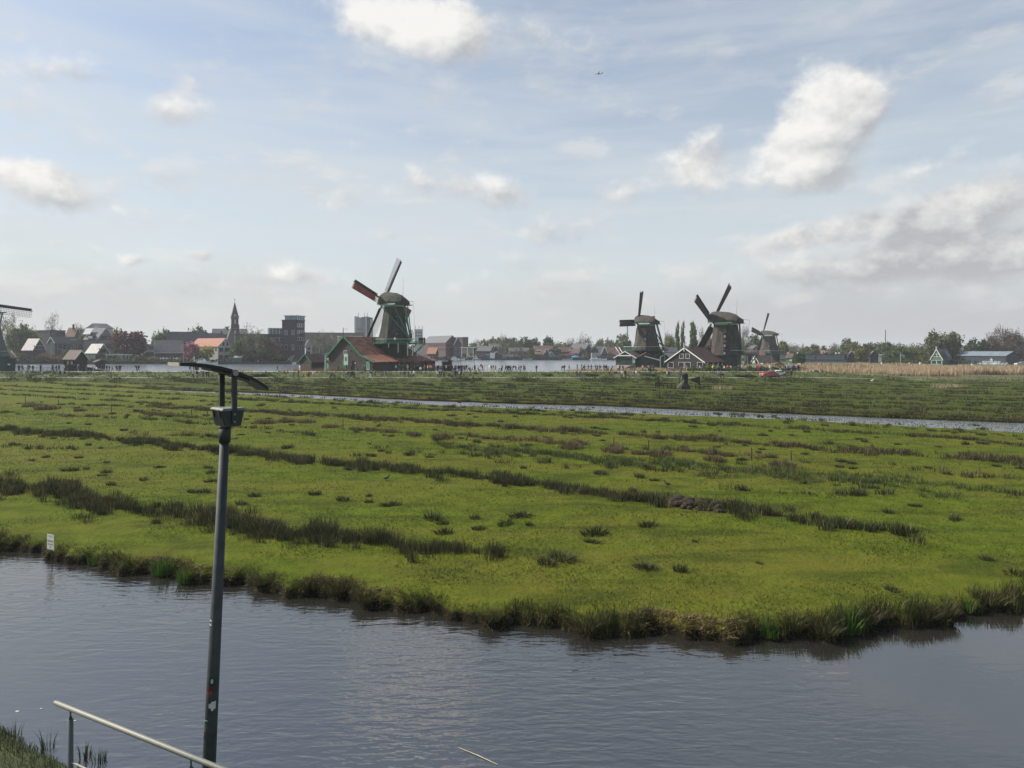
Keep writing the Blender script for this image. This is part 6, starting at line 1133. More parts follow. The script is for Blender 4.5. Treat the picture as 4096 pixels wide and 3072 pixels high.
def sign():
    x, y = GP(205, 2247, WZ); r = thing('notice_board', 'small white notice board with red and grey lettering standing in the canal', 'sign', (x, y, WZ)); k = y / F
    D = y; w, h = 40.5 * k, 61 * k; zc = ZZ(2168, D) - WZ; sh = R(-26)
    c, s_ = math.cos(sh), math.sin(sh); ww = w / c * 1.0; u = Vector((c, s_, 0)); nv = Vector((s_, -c, 0)); cx_ = XX(201.5, D) - x
    cc = Vector((cx_, 0, zc))
    mb = MB(); mb.prism([cc + u * a * ww / 2 + Vector((0, 0, b * h / 2)) for a, b in ((-1, -1), (1, -1), (1, 1), (-1, 1))], -nv * .012); mb.obj('board', pm('sign white', (.62, .64, .58), .5, .05, 2), r)
    mb = MB(); mb.tube((0, .03, -1.2), (0, .03, zc - h * .3), .018, 8); mb.obj('post', M_pole, r)
    M_sr = pm('faded red print', (.42, .24, .22), .6, .1, 20); M_sg = pm('faded grey print', (.24, .26, .25), .6, .1, 20)
    for i, (z_, m_) in enumerate(((h * .445, M_sg), (-h * .445, M_sg))): mb = MB(); p = cc + nv * .003 + Vector((0, 0, z_)); mb.beam(p - u * ww * .45, p + u * ww * .45, .004, .008); mb.obj('border_line', m_, r)
    for txt, z_, sz, m_, b_ in (('Gemeente', .36, .050, M_sg, .0), ('VERBODEN TOEGANG', .06, .078, M_sr, .0015), ('Artikel wetboek strafr', -.14, .066, M_sg, .001), ('461', -.32, .090, M_sg, .001)):
        t = text_mesh('lettering', txt, sz * 1.0, m_, r, cc + nv * .004 + Vector((0, 0, z_ * h)), (R(90), 0, sh), b_, .0008)
        wt = max(v.co.x for v in t.data.vertices) - min(v.co.x for v in t.data.vertices); t.scale = (min(1.0, ww * .84 / wt) if wt > ww * .8 else (1.0 if len(txt) < 9 else ww * .84 / wt), 1.15, 1)
sign()
mb = MB(); (x0, y0), (x1, y1_) = GP(1834, 2992, WZ), GP(1990, 3060, WZ); mb.path([(x0, y0, WZ + .01), ((x0 + x1) / 2, (y0 + y1_) / 2 + .01, WZ + .014), (x1, y1_, WZ + .008)], [.006, .010, .006], 6)
tag(mb.obj('floating_reed', pm('straw', (.42, .38, .28), .8, .15, 4)), 'single pale reed stem floating on the open canal water', 'reed stem')
for i, (px, py, s_) in enumerate(((70, 2846, 1), (165, 2835, .6), (300, 2884, .6))):
    x, y = GP(px, py, WZ); mb = MB(); mb.loft([[(math.cos(t) * .045 * s_ * k, math.sin(t) * .02 * s_ * k, z) for t in np.linspace(0, 2 * math.pi, 9)[:-1]] for k, z in ((1, 0), (.8, .008))])
    tag(mb.obj('floating_petal', M_white, loc=(x, y, WZ + .002)), 'white speck floating on the canal, ' + ('the largest of three' if i == 0 else 'the one farthest from the bank' if i == 1 else 'the one next to the handrail post'), 'floating litter', 'white specks on the canal')
# fence stakes in the pasture
M_stake = pm('weathered stake', (.060, .045, .034), .9, .3, 6)
for i, (px, y0, y1_, ln, lab) in enumerate(((101, 1589, 1621, 0, 'thin stake nearest the edge, left of the brown heaps'), (234, 1599, 1627, 0, 'thin stake above the wide brown heap'), (446, 1618, 1652, 0, 'stout stake standing alone on open pasture'), (766, 1637, 1662, 0, 'short stake before the pale reeds near the lamp'), (830, 1640, 1668, 0, 'short stake right next to the lamp box'), (1372, 1677, 1721, 0, 'tall straight stake between two brown heaps'),
        (1130, 1545, 1583, .35, 'thick leaning stump in the ditch end'), (1876, 1730, 1762, .4, 'leaning stake where the tall reeds begin'), (2455, 1752, 1788, 0, 'upright stake, first of five along the tall reeds'), (2594, 1760, 1804, 0, 'upright stake, second of five along the tall reeds'), (2853, 1785, 1826, 0, 'upright stake, third of five along the tall reeds'), (3006, 1790, 1845, 0, 'tallest stake, fourth of five along the tall reeds'), (3164, 1802, 1847, 0, 'upright stake, last of five along the tall reeds'))):
    D = DG(y1_, 0); h = (y1_ - y0) * D / F; mb = MB(); mb.path([(0, 0, -.1), (ln * h * .5, 0, h * .5), (ln * h, 0, h)], [.045, .043, .038] if ln == 0 else [.08, .07, .06], 7)
    tag(mb.obj('fence_stake', M_stake, loc=(XX(px - (ln * (y1_ - y0) if ln else 0), D), D, 0)), lab, 'stake', 'wooden stakes in the pasture')
# small drainage mill with tail vane, ladder and fence
def weidemolen():
    D = 131; k = D / F; r = thing('drainage_mill', 'little black drainage mill with a fan tail vane in the meadow', 'drainage mill', (XX(2739, D), D, 0))
    X = lambda px: (px - 2739) * k; Z = lambda py: ZZ(py, D)
    mb = MB(); mb.loft([[(a * w_, b * w_, z) for a, b in ((-1, -1), (1, -1), (1, 1), (-1, 1))] for w_, z in ((.84, 0), (.84, Z(1545)), (.36, Z(1529)))]); mb.obj('base', M_black, r, rz=None)
    mb = MB(); mb.box((X(2740), 0, (Z(1497) + Z(1530)) / 2), (.92, 1.2, Z(1497) - Z(1530)), 0, 0, .95); mb.obj('head', M_black, r)
    mb = MB(); mb.prism([(X(2729), -.7, Z(1498)), (X(2751), -.7, Z(1496)), (X(2740), -.7, Z(1492))], (0, 1.4, 0)); mb.obj('head_roof', M_black, r)
    mb = MB(); mb.beam((X(2750), 0, Z(1519)), (X(2764), 0, Z(1519)), .1); mb.obj('tail_beam', M_black, r)
    mb = MB(); mb.prism([(X(2757), -.25, Z(1518)), (X(2757), -.25, Z(1520)), (X(2800), -.1, Z(1538)), (X(2800), -.1, Z(1505))], (0, .05, 0)); mb.obj('tail_vane', M_black, r)
    hb = Vector((X(2722), 0, Z(1502)))
    for i, (px, py) in enumerate(((2729, 1466), (2715, 1534), (2721, 1500), (2722, 1500))):
        tip = Vector((X(px), (0, 0, 1.7, -1.7)[i], Z(py))); mb = MB(); dd = (tip - hb).normalized(); mb.beam(hb, tip, .14, .14); sd_ = Vector((-.55, .8, 0)) if i < 2 else Vector((-.1, 0, 1))
        mb.prism([hb + dd * .3, tip, tip + sd_ * .45, hb + dd * .3 + sd_ * .45], (.04, .02, 0)); mb.obj('sail', M_black, r)
    mb = MB()
    for s_ in (-.16, .16): mb.beam((X(2703), -.9 + s_ * 0, Z(1551) + s_), (X(2733), -.9, Z(1522) + s_), .06)
    lad = mb.obj('ladder', pm('pale ladder', (.42, .38, .28), .8, .1, 3), r, kind='stuff')
    for t in (.12, .35, .58, .8): mb = MB(); c = Vector((X(2703), -.9, Z(1551))).lerp(Vector((X(2733), -.9, Z(1522))), t); mb.box(c, (.12, .12, .34)); mb.obj('rung', MATS['pale ladder'], lad)
weidemolen()
def rail_fence(label, x0, x1, D, py0, py1, n):
    r = thing('rail_fence', label, 'fence', (XX(x0, D), D, 0)); w_ = (x1 - x0) * D / F; z0, z1 = ZZ(py1, D), ZZ(py0, D); z0 = max(0, z0)
    for i in range(n): mb = MB(); mb.box((w_ * i / (n - 1), 0, (z1 + z0) / 2 - .05), (.13, .13, z1 - z0 + .2)); mb.obj('post', M_black, r)
    for z_ in (z0 + (z1 - z0) * .42, z1 - .06): mb = MB(); mb.beam((-.1, -.09, z_), (w_ + .1, -.09, z_), .05, .13); mb.obj('rail', M_black, r)
rail_fence('black rail fence left of the small drainage mill', 2622, 2702, 132, 1534, 1552, 6); rail_fence('short black rail fence under the drainage mill vane', 2782, 2816, 131, 1538, 1556, 3)
# picket fence before the river on the left
r = thing('picket_fence', 'white picket fence with stout posts between green shed and black hut', 'fence', (XX(66, 177.5), 177.5, 1.75)); w_ = (255 - 66) * 177.5 / F
mb = MB()
for i in range(62): mb.box((w_ * i / 61, 0, .68), (.07, .03, 1.15))
for z_ in (.3, 1.05): mb.beam((0, .04, z_), (w_, .04, z_), .05, .09)
mb.obj('pickets', M_palebox, r, kind='stuff')
for px in (112, 163, 213, 313, 376): mb = MB(); mb.box(((px - 66) * 177.5 / F, -.05, .85), (.32, .32, 1.9)); mb.box(((px - 66) * 177.5 / F, -.05, 1.86), (.42, .42, .14)); mb.obj('post', M_palebox, r)
mb = MB(); mb.prism([(0, 0, 0), (5.2, 0, 0), (.6, 0, 1.0), (0, 0, 1.0)], (0, 2.0, 0)); tag(mb.obj('boat_ramp', M_dark, loc=(XX(345, 178), 178, 1.95)), 'dark sloping ramp beside the black hut', 'ramp')
# river railing and piles
r = thing('river_railing', 'thin steel railing along the river right of the kiosk', 'railing', (XX(1868, 176.3), 176.3, 1.9)); w_ = (1950 - 1868) * 176.3 / F
for i in range(8): mb = MB(); mb.beam((w_ * i / 7, 0, 0), (w_ * i / 7, 0, 1.75), .06); mb.obj('post', M_metal, r)
for z_ in (.35, 1.5): mb = MB(); mb.beam((0, 0, z_), (w_, 0, z_), .05); mb.obj('rail', M_metal, r)
for i, px in enumerate((2309, 2326, 2338, 2353, 2365, 2382, 2399, 2415, 2426)):
    D = 192; mb = MB(); mb.tube((0, 0, 0), (0, 0, ZZ(1459, D) - .6), .17, 7, .15); mb.box((0, 0, ZZ(1459, D) - .62), (.4, .4, .1))
    tag(mb.obj('mooring_pile', pm('grey pile', (.10, .09, .08), .9, .2, 3), loc=(XX(px, D), D, .6)), 'grey wooden pile in the reeds, %s counted from the open water' % ('first', 'second', 'third', 'fourth', 'fifth', 'sixth', 'seventh', 'eighth', 'ninth')[i], 'pile', 'piles in the reeds')
mb = MB(); mb.beam((XX(2335, 192), 192, ZZ(1467, 192)), (XX(2440, 196), 196, ZZ(1467, 196)), .1, .16); tag(mb.obj('pile_rail', M_stake), 'long beam fixed along the piles in the reeds', 'beam')
for px, py, D, sc_, lab in ((2388, 1456, 300, 1.0, 'red cone buoy floating beyond the piles'), ):
    mb = MB(); mb.loft([[(math.cos(t) * rr, math.sin(t) * rr, z) for t in np.linspace(0, 2 * math.pi, 11)[:-1]] for rr, z in ((.5, -.3), (.55, .15), (.32, .55), (.05, 1.0))]); o = mb.obj('buoy', M_redb if 'M_redb' in globals() else pm('buoy red', (.38, .05, .06), .5, .1, 2), loc=(XX(px, 225), 225, RZ)); tag(o, lab, 'buoy')
# lifebuoy holder by the railing
mb = MB(); mb.tube((0, 0, 0), (0, 0, 1.7), .05, 6); mb.box((.2, 0, 1.55), (.55, .12, .62), 0, 0, .7); tag(mb.obj('lifebuoy_case', MATS['buoy red'], loc=(XX(1921, 175.9), 175.9, 1.98)), 'red lifebuoy case on a post at the river railing', 'lifebuoy')
# kiosk and street lamps
r = thing('kiosk', 'small dark kiosk with a white sign board in the crowd by the barn', 'kiosk', (XX(1789, 176), 176, 1.95), R(12)); k = 176 / F
mb = MB(); mb.prism([(-1.2, 0, 0), (1.2, 0, 0), (1.2, 0, 2.6), (-.2, 0, 3.0), (-1.2, 0, 2.6)], (0, 2.2, 0)); mb.obj('wall', M_black, r)
mb = MB(); mb.prism([(-.35, -.4, 3.02), (1.5, -.4, 2.55), (1.5, -.4, 2.72), (-.35, -.4, 3.2)], (0, 3, 0)); mb.obj('roof', M_dark, r)
mb = MB(); mb.box((-.55, -.3, 2.75), (1.5, .08, .5)); sg = mb.obj('sign_board', M_cream, r); text_mesh('lettering', 'DE KAT', .33, M_black, sg, (-.55, -.35, 2.75), (R(90), 0, 0), .005)
mb = MB(); mb.box((-.5, -.25, 1.1), (1.4, .5, .1)); mb.obj('counter', M_stake, r)
def street_lamp(px, py, base_z, D, label, arm=True, green=True):
    h = ZZ(py, D) - base_z; r = thing('street_lamp', label, 'street lamp', (XX(px, D), D, base_z)); m_ = M_dgreen if green else M_metal
    mb = MB(); mb.path([(0, 0, 0), (0, 0, h * .4), (0, 0, h)], [.09, .06, .05], 7); mb.obj('pole', m_, r)
    if arm: mb = MB(); mb.path([(0, 0, h - .1), (.1 * arm, 0, h + .15), (.9 * arm, 0, h + .2)], [.05, .05, .04], 6); mb.box((1.1 * arm, 0, h + .2), (.7, .22, .12)); mb.obj('lamp_head', m_, r)
    else:
        mb = MB(); mb.loft([[(math.cos(t) * rr, math.sin(t) * rr, z) for t in np.linspace(0, 2 * math.pi, 7)[:-1]] for rr, z in ((.10, h), (.2, h + .45))]); mb.obj('lantern', M_palebox, r)
        mb = MB(); mb.loft([[(math.cos(t) * rr, math.sin(t) * rr, z) for t in np.linspace(0, 2 * math.pi, 7)[:-1]] for rr, z in ((.28, h + .46), (.08, h + .75), (.02, h + .9))]); mb.obj('lantern_cap', M_black, r)
street_lamp(1843, 1449, 1.98, 175.8, 'old fashioned lantern lamp post in the crowd right of the kiosk', 0)
street_lamp(1897, 1401, 1.98, 175.8, 'tall slim green lamp post by the river railing', .25)
street_lamp(3085, 1413, 1.1, 258, 'tall grey lamp post with curved arm before the shop hut', -1, False)
street_lamp(205, 1374, 1.9, 304, 'slim pale pole on the quay before the long blue house', 0, False)
for px, py, D, zb, hh, lab, nm, cat in ((734, 1360, 303.5, QZ, .12, 'white flag mast with crosstree by the terrace rail', 'mast', 'mast'), (1032, 1407, 303, 1.0, .3, 'white mooring post with dark foot in the river', 'mooring_post', 'post'), (1867, 1404, 416, QZ, .2, 'white mast on the boatyard quay', 'mast', 'mast'), (2345, 1404, 419, QZ, .16, 'pale flagpole on the far bank before the brick dormer house', 'flagpole', 'flagpole'),
        (3542, 1319, 430, QZ, .35, 'tall thin dark mast rising far above the trees', 'radio_mast', 'mast'), (2509, 1302, 720, QZ, 1.5, 'pale wind turbine tower seen under the second mill sail', 'turbine_tower', 'tower'), (1278, 1385, 312, QZ, .12, 'thin white mast with pennant left of the shed', 'mast', 'mast'), (1871, 1398, 418, QZ, .2, 'second white mast beside the boat canopy', 'mast', 'mast'), (2120, 1404, 417, QZ, .14, 'thin pole before the bright green tree', 'mast', 'mast')):
    h = ZZ(py, D) - zb; mb = MB(); mb.path([(0, 0, -.5), (0, 0, h)], [hh, hh * .55], 7)
    if 'crosstree' in lab: mb.beam((-1.2, 0, h * .8), (1.2, 0, h * .8), .12)
    tag(mb.obj(nm, M_dark if 'dark mast' in lab else pm('hazy pale mast', (.36, .39, .42), .6, .05, 1), loc=(XX(px, D), D, zb)), lab, cat)
r = thing('flag', 'pale green flag blowing from a white pole by the reed bed', 'flag', (XX(3602, 270), 270, 1.1)); h = ZZ(1414, 270) - 1.1
mb = MB(); mb.tube((0, 0, 0), (0, 0, h), .09, 7); mb.obj('pole', M_cream, r)
mb = MB(); mb.loft([[(x, .15 * math.sin(x * 2.5), h - .05 - x * .30), (x, .15 * math.sin(x * 2.5) + .03, h - .05 - x * .30), (x, .15 * math.sin(x * 2.5) + .03, h - .95 - x * .34), (x, .15 * math.sin(x * 2.5), h - .95 - x * .34)] for x in (.08, .5, 1.0, 1.5)]); mb.obj('flag_cloth', M_ltgreen, r)
mb = MB(); mb.box((0, 0, .5), (7.0, 1.2, .35)); mb.box((-2, 0, .15), (.3, .3, .7)); mb.box((2, 0, .15), (.3, .3, .7)); tag(mb.obj('jetty', M_palebox, loc=(XX(3611, 262), 262, 1.0)), 'pale wooden jetty at the foot of the flag', 'jetty')
# cars
def car(px, py, D, zb, rz, body, label, big=1.0):
    r = thing('parked_car', label, 'car', (XX(px, D), D, zb), rz)
    L_, W_ = 4.2 * big, 1.72
    sd_ = [(-2.1, .32), (-2.12, .70), (-1.95, .92), (-1.2, 1.0), (-.62, 1.45), (.7, 1.50), (1.55, 1.02), (2.05, .92), (2.12, .62), (2.1, .32)]
    mb = MB(); mb.loft([[(x * big, y * W_ / 2, z if abs(y) < .9 or z < 1.05 else z - .06) for x, z in sd_] for y in (-1, -.86, .86, 1)]); mb.obj('body', body, r)
    for s_ in (-1, 1):
        for a, b in (((-1.02, 1.02), (-.1, 1.40)), ((0, 1.02), (1.1, 1.40))): mb = MB(); mb.prism([(a[0] * big, s_ * W_ * .503, 1.02), (b[0] * big + (.3 if b[0] > 0 else 0), s_ * W_ * .503, 1.02), (b[0] * big, s_ * W_ * .49, 1.38), ((a[0] + (.5 if a[0] < -.5 else .02)) * big, s_ * W_ * .49, 1.38)], (0, s_ * .012, 0)); mb.obj('side_window', M_glass, r)
        for x in (-1.3, 1.3):
            mb = MB(); mb.tube((x * big, s_ * W_ * .42, .32), (x * big, s_ * W_ * .515, .32), .32, 14); wl = mb.obj('wheel', M_black, r); mb = MB(); mb.tube((x * big, s_ * W_ * .51, .32), (x * big, s_ * W_ * .525, .32), .18, 10); mb.obj('rim', M_metal, wl)
    for x0, z0, x1, z1 in ((-1.17, 1.03, -.64, 1.43), (1.5, 1.06, .74, 1.47)):
        mb = MB(); e = -.02 if x0 < 0 else .02; mb.prism([(x0 * big + e, -.7, z0), (x0 * big + e, .7, z0), (x1 * big + e, .62, z1), (x1 * big + e, -.62, z1)], (e, 0, .01)); mb.obj('windscreen', M_glass, r)
    for y in (-.62, .62): mb = MB(); mb.box((-2.12 * big, y, .74), (.06, .3, .14)); mb.obj('headlight', M_white, r)
M_red = pm('faded red car paint', (.34, .06, .055), .35, .1, 2, spec=.6)
car(3076, 1500, 165.2, .9, R(12), M_red, 'red car parked on the lower path before the long dark bush')
car(3108, 1496, 167.6, 1.0, R(8), pm('white car paint', (.70, .72, .70), .3, .05, 2, spec=.6), 'white car parked just beyond the red one')
car(4085, 1464, 278, 1.0, R(0), pm('silver car paint', (.40, .44, .47), .3, .1, 2, spec=.6), 'silver grey car by the museum at the edge', 1.1)
# boats
def boat(px, D, zb, Lb, label, hull, cabin=True, rz=0.0, name='motor_boat', cover=None):
    r = thing(name, label, 'boat', (XX(px, D), D, zb), rz, None)
    mb = MB(); mb.loft([[(x, -w_, h_), (x, -w_ * .6, -.35), (x, w_ * .6, -.35), (x, w_, h_)] for x, w_, h_ in ((-Lb / 2, Lb * .15, .75), (-Lb * .1, Lb * .17, .7), (Lb * .28, Lb * .12, .85), (Lb / 2, .05, 1.1))]); mb.obj('hull', hull, r)
    if cabin:
        mb = MB(); mb.loft([[(x, -w_, .7), (x, w_, .7), (x, w_ * .85, h_), (x, -w_ * .85, h_)] for x, w_, h_ in ((-Lb * .38, Lb * .12, 1.9), (-Lb * .34, Lb * .12, 2.1), (Lb * .05, Lb * .12, 2.1), (Lb * .2, Lb * .1, 1.2))]); c_ = mb.obj('cabin', M_white, r)
        for x in (-Lb * .25, -Lb * .08): mb = MB(); mb.box((x, -Lb * .115, 1.65), (Lb * .12, .05, .5)); mb.obj('cabin_window', M_glass, c_)
    if cover is not None: mb = MB(); mb.loft([[(x, -w_, .75), (x, 0, h_), (x, w_, .75)] for x, w_, h_ in ((-Lb * .48, Lb * .15, 1.3), (0, Lb * .17, 1.8), (Lb * .4, Lb * .08, 1.3))]); mb.obj('cover', cover, r)
boat(815, 302, RZ + .3, 6.0, 'white cabin boat moored below the yellow blossom tree', M_white); boat(852, 301, RZ, 4.4, 'low white open boat next to the cabin boat', M_white, False)
boat(2382, 414, RZ, 6.6, 'white motor boat with cabin below the white balcony', M_white); boat(2414, 414, RZ, 4.0, 'small white boat by the steep white gable', M_white, False); boat(2303, 416, QZ, 5.4, 'boat on land under a bright blue cover', M_dark, False, 0, 'covered_boat', pm('bright blue cover', (.06, .30, .55), .6, .1, 2)); boat(2271, 415, RZ, 6.0, 'grey open boat beside the pink shrub', M_palebox, False); boat(2110, 415, RZ, 6.0, 'pale sloop before the bright green tree', M_palebox, False); boat(1820, 414, RZ, 5.0, 'white boat moored before the brick factory', M_white, True); boat(1845, 414, RZ, 4.6, 'white boat moored before the canopy', M_white, False); boat(1140, 303, RZ, 7.5, 'sailing boat with lowered masts under the brick block', M_palebox, False); boat(1905, 414, RZ, 5.0, 'pale boat on the boatyard quay', M_palebox, True); boat(1162, 302, RZ, 5.0, 'low white boat right of the lowered masts', M_white, False); boat(2225, 415, RZ, 4.5, 'low boat before the glass conservatory', M_dark, False); boat(1715, 415, RZ, 5.5, 'white boat before the orange roofed house', M_white, True)
for i, (a, b) in enumerate((((1150, 1443), (1168, 1424)), ((1162, 1444), (1178, 1420)))):
    mb = MB(); mb.tube((0, 0, 0), (XX(b[0], 303) - XX(a[0], 303), 0, ZZ(b[1], 303) - ZZ(a[1], 303)), .07, 5); tag(mb.obj('boat_mast', M_palebox, loc=(XX(a[0], 303), 303, ZZ(a[1], 303))), ('lower' if i == 0 else 'higher') + ' of two slanting boat masts before the brick block', 'mast')
mb = MB(); mb.box((0, 0, 1.0), (3.6, 2.4, 2.0)); b_ = mb.obj('boat_garage', M_hgreen, loc=(XX(955, 303), 303, QZ)); tag(b_, 'dark green quay shed with shiny sloping roof beside the white house', 'shed'); mb = MB(); mb.prism([(-1.9, -1.3, 2.0), (1.9, -1.3, 2.0), (2.0, 1.3, 2.9), (-1.8, 1.3, 2.9)], (0, 0, .1)); mb.obj('roof', pm('shiny panel', (.45, .45, .45), .12, .1, 1), b_)
# aeroplane, birds
def plane():
    D = 2800.0; c = Vector((XX(2394, D), D, ZZ(294, D))); r = thing('airliner', 'grey airliner flying small and high in the open sky', 'aeroplane', c, R(-16)); m_ = pm('plane grey', (.62, .65, .68), .5, .05, .05)
    mb = MB(); mb.path([(-19, 0, 1.2), (-17.5, 0, .8), (-13, 0, .2), (10, 0, -.6), (17, 0, .1), (19.5, 0, .8)], [.3, 1.3, 2.0, 2.0, 1.0, .3], 12); mb.obj('fuselage', m_, r)
    for s_ in (-1, 1):
        mb = MB(); mb.prism([(-5, s_ * 1.5, -.8), (3, s_ * 1.5, -.8), (7, s_ * 17, 1.2), (4.5, s_ * 17, 1.2)], (0, 0, .35)); mb.obj('wing', m_, r)
        mb = MB(); mb.prism([(14, s_ * .8, .4), (18, s_ * .8, .6), (20, s_ * 6.5, 1.2), (18, s_ * 6.5, 1.2)], (0, 0, .25)); mb.obj('tailplane', m_, r)
        mb = MB(); mb.path([(-4.5, s_ * 6, -1.6), (-1, s_ * 6, -1.6)], [1.0, .8], 10); mb.obj('engine', m_, r)
    mb = MB(); mb.prism([(13, -.15, .6), (18, -.15, 1.0), (20.5, -.15, 6.5), (18, -.15, 6.5)], (0, .3, 0)); mb.obj('tail_fin', m_, r)
plane()
def bird(px, py, label, m_, sc_=1.0, upright=False, rz=0.0):
    x, y = GP(px, py, 0); r = tag(MB().path([(-.17, 0, .17), (-.09, 0, .21), (.02, 0, .23), (.10, 0, .27), (.13, 0, .34), (.17, 0, .37), (.24, 0, .365)], [.012, .05, .065, .045, .03, .032, .006], 8).path([(.0, .025, .17), (.01, .025, 0)], .008, 4).path([(.0, -.025, .17), (.01, -.025, 0)], .008, 4).obj('bird', m_, loc=(x, y, .02), rz=rz), label, 'bird'); r.scale = (sc_, sc_, sc_)
M_bird = pm('dark feathers', (.022, .022, .022), .7, .3, 12)
bird(1545, 1929, 'dark bird standing below the ditch rushes', M_bird, 1.05); bird(2669, 1954, 'dark bird standing above the heap of peat clods', M_bird, 1.15, rz=2.6); bird(3488, 1530, 'white heron on the far pasture before the reed bed', M_white, 2.0); bird(2350, 1612, 'small dark bird at the ditch near the lamp side'.replace(' near the lamp side', ' on the far pasture'), M_bird, 1.0)

# ------------------------------------------------------------------ people
def person_mesh(pose, child=False):
    """one continuous body grown on a skeleton; faces are then given to hair, skin, top, trousers, shoes"""
    st = {'walk': (.30, -.26, .10), 'stride': (.20, -.18, .05), 'stand': (.03, -.02, 0), 'photo': (.05, -.03, 0), 'sit': (.4, .4, 0)}[pose]
    J = {}
    if pose == 'sit': J.update(pel=(0, 0, .50), kl=(.40, .11, .48), kr=(.40, -.11, .48), al=(.42, .11, .08), ar=(.42, -.11, .08), tl=(.54, .11, .04), tr=(.54, -.11, .04)); hz = .50
    else:
        f_, b_ = st[0], st[1]; J.update(pel=(0, 0, .95), kl=(f_ * .62, .10, .52), kr=(b_ * .25 + .05, -.10, .50), al=(f_, .10, .09), ar=(b_, -.10, .12 if pose == 'walk' else .09), tl=(f_ + .15, .11, .035), tr=(b_ + .13, -.11, .035)); hz = .95
    J.update(hl=(0, .10, hz - .04), hr=(0, -.10, hz - .04), sp=(.01, 0, hz + .22), ch=(.0, 0, hz + .42), nk=(.01, 0, hz + .54), hb=(.03, 0, hz + .62), ht=(.025, 0, hz + .76), sl=(0, .19, hz + .46), sr=(0, -.19, hz + .46))
    sw = st[2] if pose != 'photo' else 0
    if pose == 'photo': J.update(el=(.14, .24, hz + .28), er=(.14, -.24, hz + .28), wl=(.34, .10, hz + .46), wr=(.34, -.10, hz + .46), fl=(.38, .05, hz + .52), fr=(.38, -.05, hz + .52))
    else: J.update(el=(-sw - .02, .25, hz + .18), er=(sw - .02, -.25, hz + .18), wl=(-sw * 1.2 + .06, .26, hz - .06), wr=(sw * 2.2 + .06, -.26, hz - .04), fl=(-sw * 1.2 + .09, .25, hz - .15), fr=(sw * 2.3 + .09, -.25, hz - .13))
    rad = dict(pel=.135, hl=.10, hr=.10, kl=.07, kr=.07, al=.048, ar=.048, tl=.04, tr=.04, sp=.13, ch=.155, nk=.055, hb=.085, ht=.085, sl=.075, sr=.075, el=.05, er=.05, wl=.038, wr=.038, fl=.035, fr=.035)
    E = [('pel', 'hl'), ('hl', 'kl'), ('kl', 'al'), ('al', 'tl'), ('pel', 'hr'), ('hr', 'kr'), ('kr', 'ar'), ('ar', 'tr'), ('pel', 'sp'), ('sp', 'ch'), ('ch', 'nk'), ('nk', 'hb'), ('hb', 'ht'), ('ch', 'sl'), ('sl', 'el'), ('el', 'wl'), ('wl', 'fl'), ('ch', 'sr'), ('sr', 'er'), ('er', 'wr'), ('wr', 'fr')]
    K = list(J); me = bpy.data.meshes.new('skeleton'); me.from_pydata([J[k] for k in K], [(K.index(a), K.index(b)) for a, b in E], []); o = bpy.data.objects.new('skeleton', me); C.objects.link(o)
    md = o.modifiers.new('s', 'SKIN'); md.use_smooth_shade = True
    for i, k in enumerate(K): me.skin_vertices[0].data[i].radius = (rad[k], rad[k] * (1.0 if k not in ('ch', 'sp', 'pel') else 1.0))
    me.skin_vertices[0].data[K.index('pel')].use_root = True
    o.modifiers.new('d', 'SUBSURF').levels = 1
    dg = bpy.context.evaluated_depsgraph_get(); m2 = bpy.data.meshes.new_from_object(o.evaluated_get(dg)); bpy.data.objects.remove(o); bpy.data.meshes.remove(me); m2.name = 'person'
    m2.materials.clear()
    for _ in range(5): m2.materials.append(None)
    hands = [Vector(J['fl']), Vector(J['fr'])]
    zmin = min(v.co.z for v in m2.vertices)
    for v in m2.vertices: v.co.z -= zmin
    for p in m2.polygons:
        c = p.center; z = c.z - hz
        if z > .55: p.material_index = 0 if (z > .76 or (c.x < .04 and z > .60)) else 1
        elif any((c - h - Vector((0, 0, -zmin))).length < .085 for h in hands): p.material_index = 1
        elif z > -.02 and not (pose == 'sit' and c.x > .18): p.material_index = 2
        elif c.z < .10 or (pose == 'sit' and c.z < .1): p.material_index = 4
        else: p.material_index = 3
    m2.polygons.foreach_set('use_smooth', [True] * len(m2.polygons)); return m2
POSE = {p: person_mesh(p) for p in ('walk', 'stride', 'stand', 'photo', 'sit')}
CL = {'black': (.014, .014, .016), 'navy': (.018, .024, .045), 'grey': (.11, .11, .115), 'white': (.68, .67, .64), 'beige': (.33, .27, .19), 'brown': (.075, .048, .032), 'green': (.05, .26, .13), 'red': (.40, .045, .06), 'blue': (.05, .26, .50), 'denim': (.06, .085, .14), 'pink': (.50, .20, .23), 'yellow': (.60, .48, .06), 'olive': (.06, .062, .03), 'teal': (.16, .38, .33), 'purple': (.13, .05, .13), 'light blue': (.25, .38, .52), 'pale green': (.30, .36, .26)}
def cm(c): return pm('cloth ' + c, CL[c], .85, .12, 6)
M_hair = [pm('dark hair', (.016, .012, .010), .7, .2, 20), pm('brown hair', (.06, .035, .02), .7, .2, 20), pm('fair hair', (.25, .19, .11), .7, .2, 20)]
M_skin = pm('skin', (.36, .21, .15), .6, .06, 9)
bagm = MB(); bagm.loft([[(-.19 - a, y * b, z) for y, z in ((-1, 0), (1, 0), (1, .42), (-1, .42))] for a, b in ((.0, .15), (.10, .14), (.14, .10))]); BAG = bagm.mesh('backpack', cm('black'))
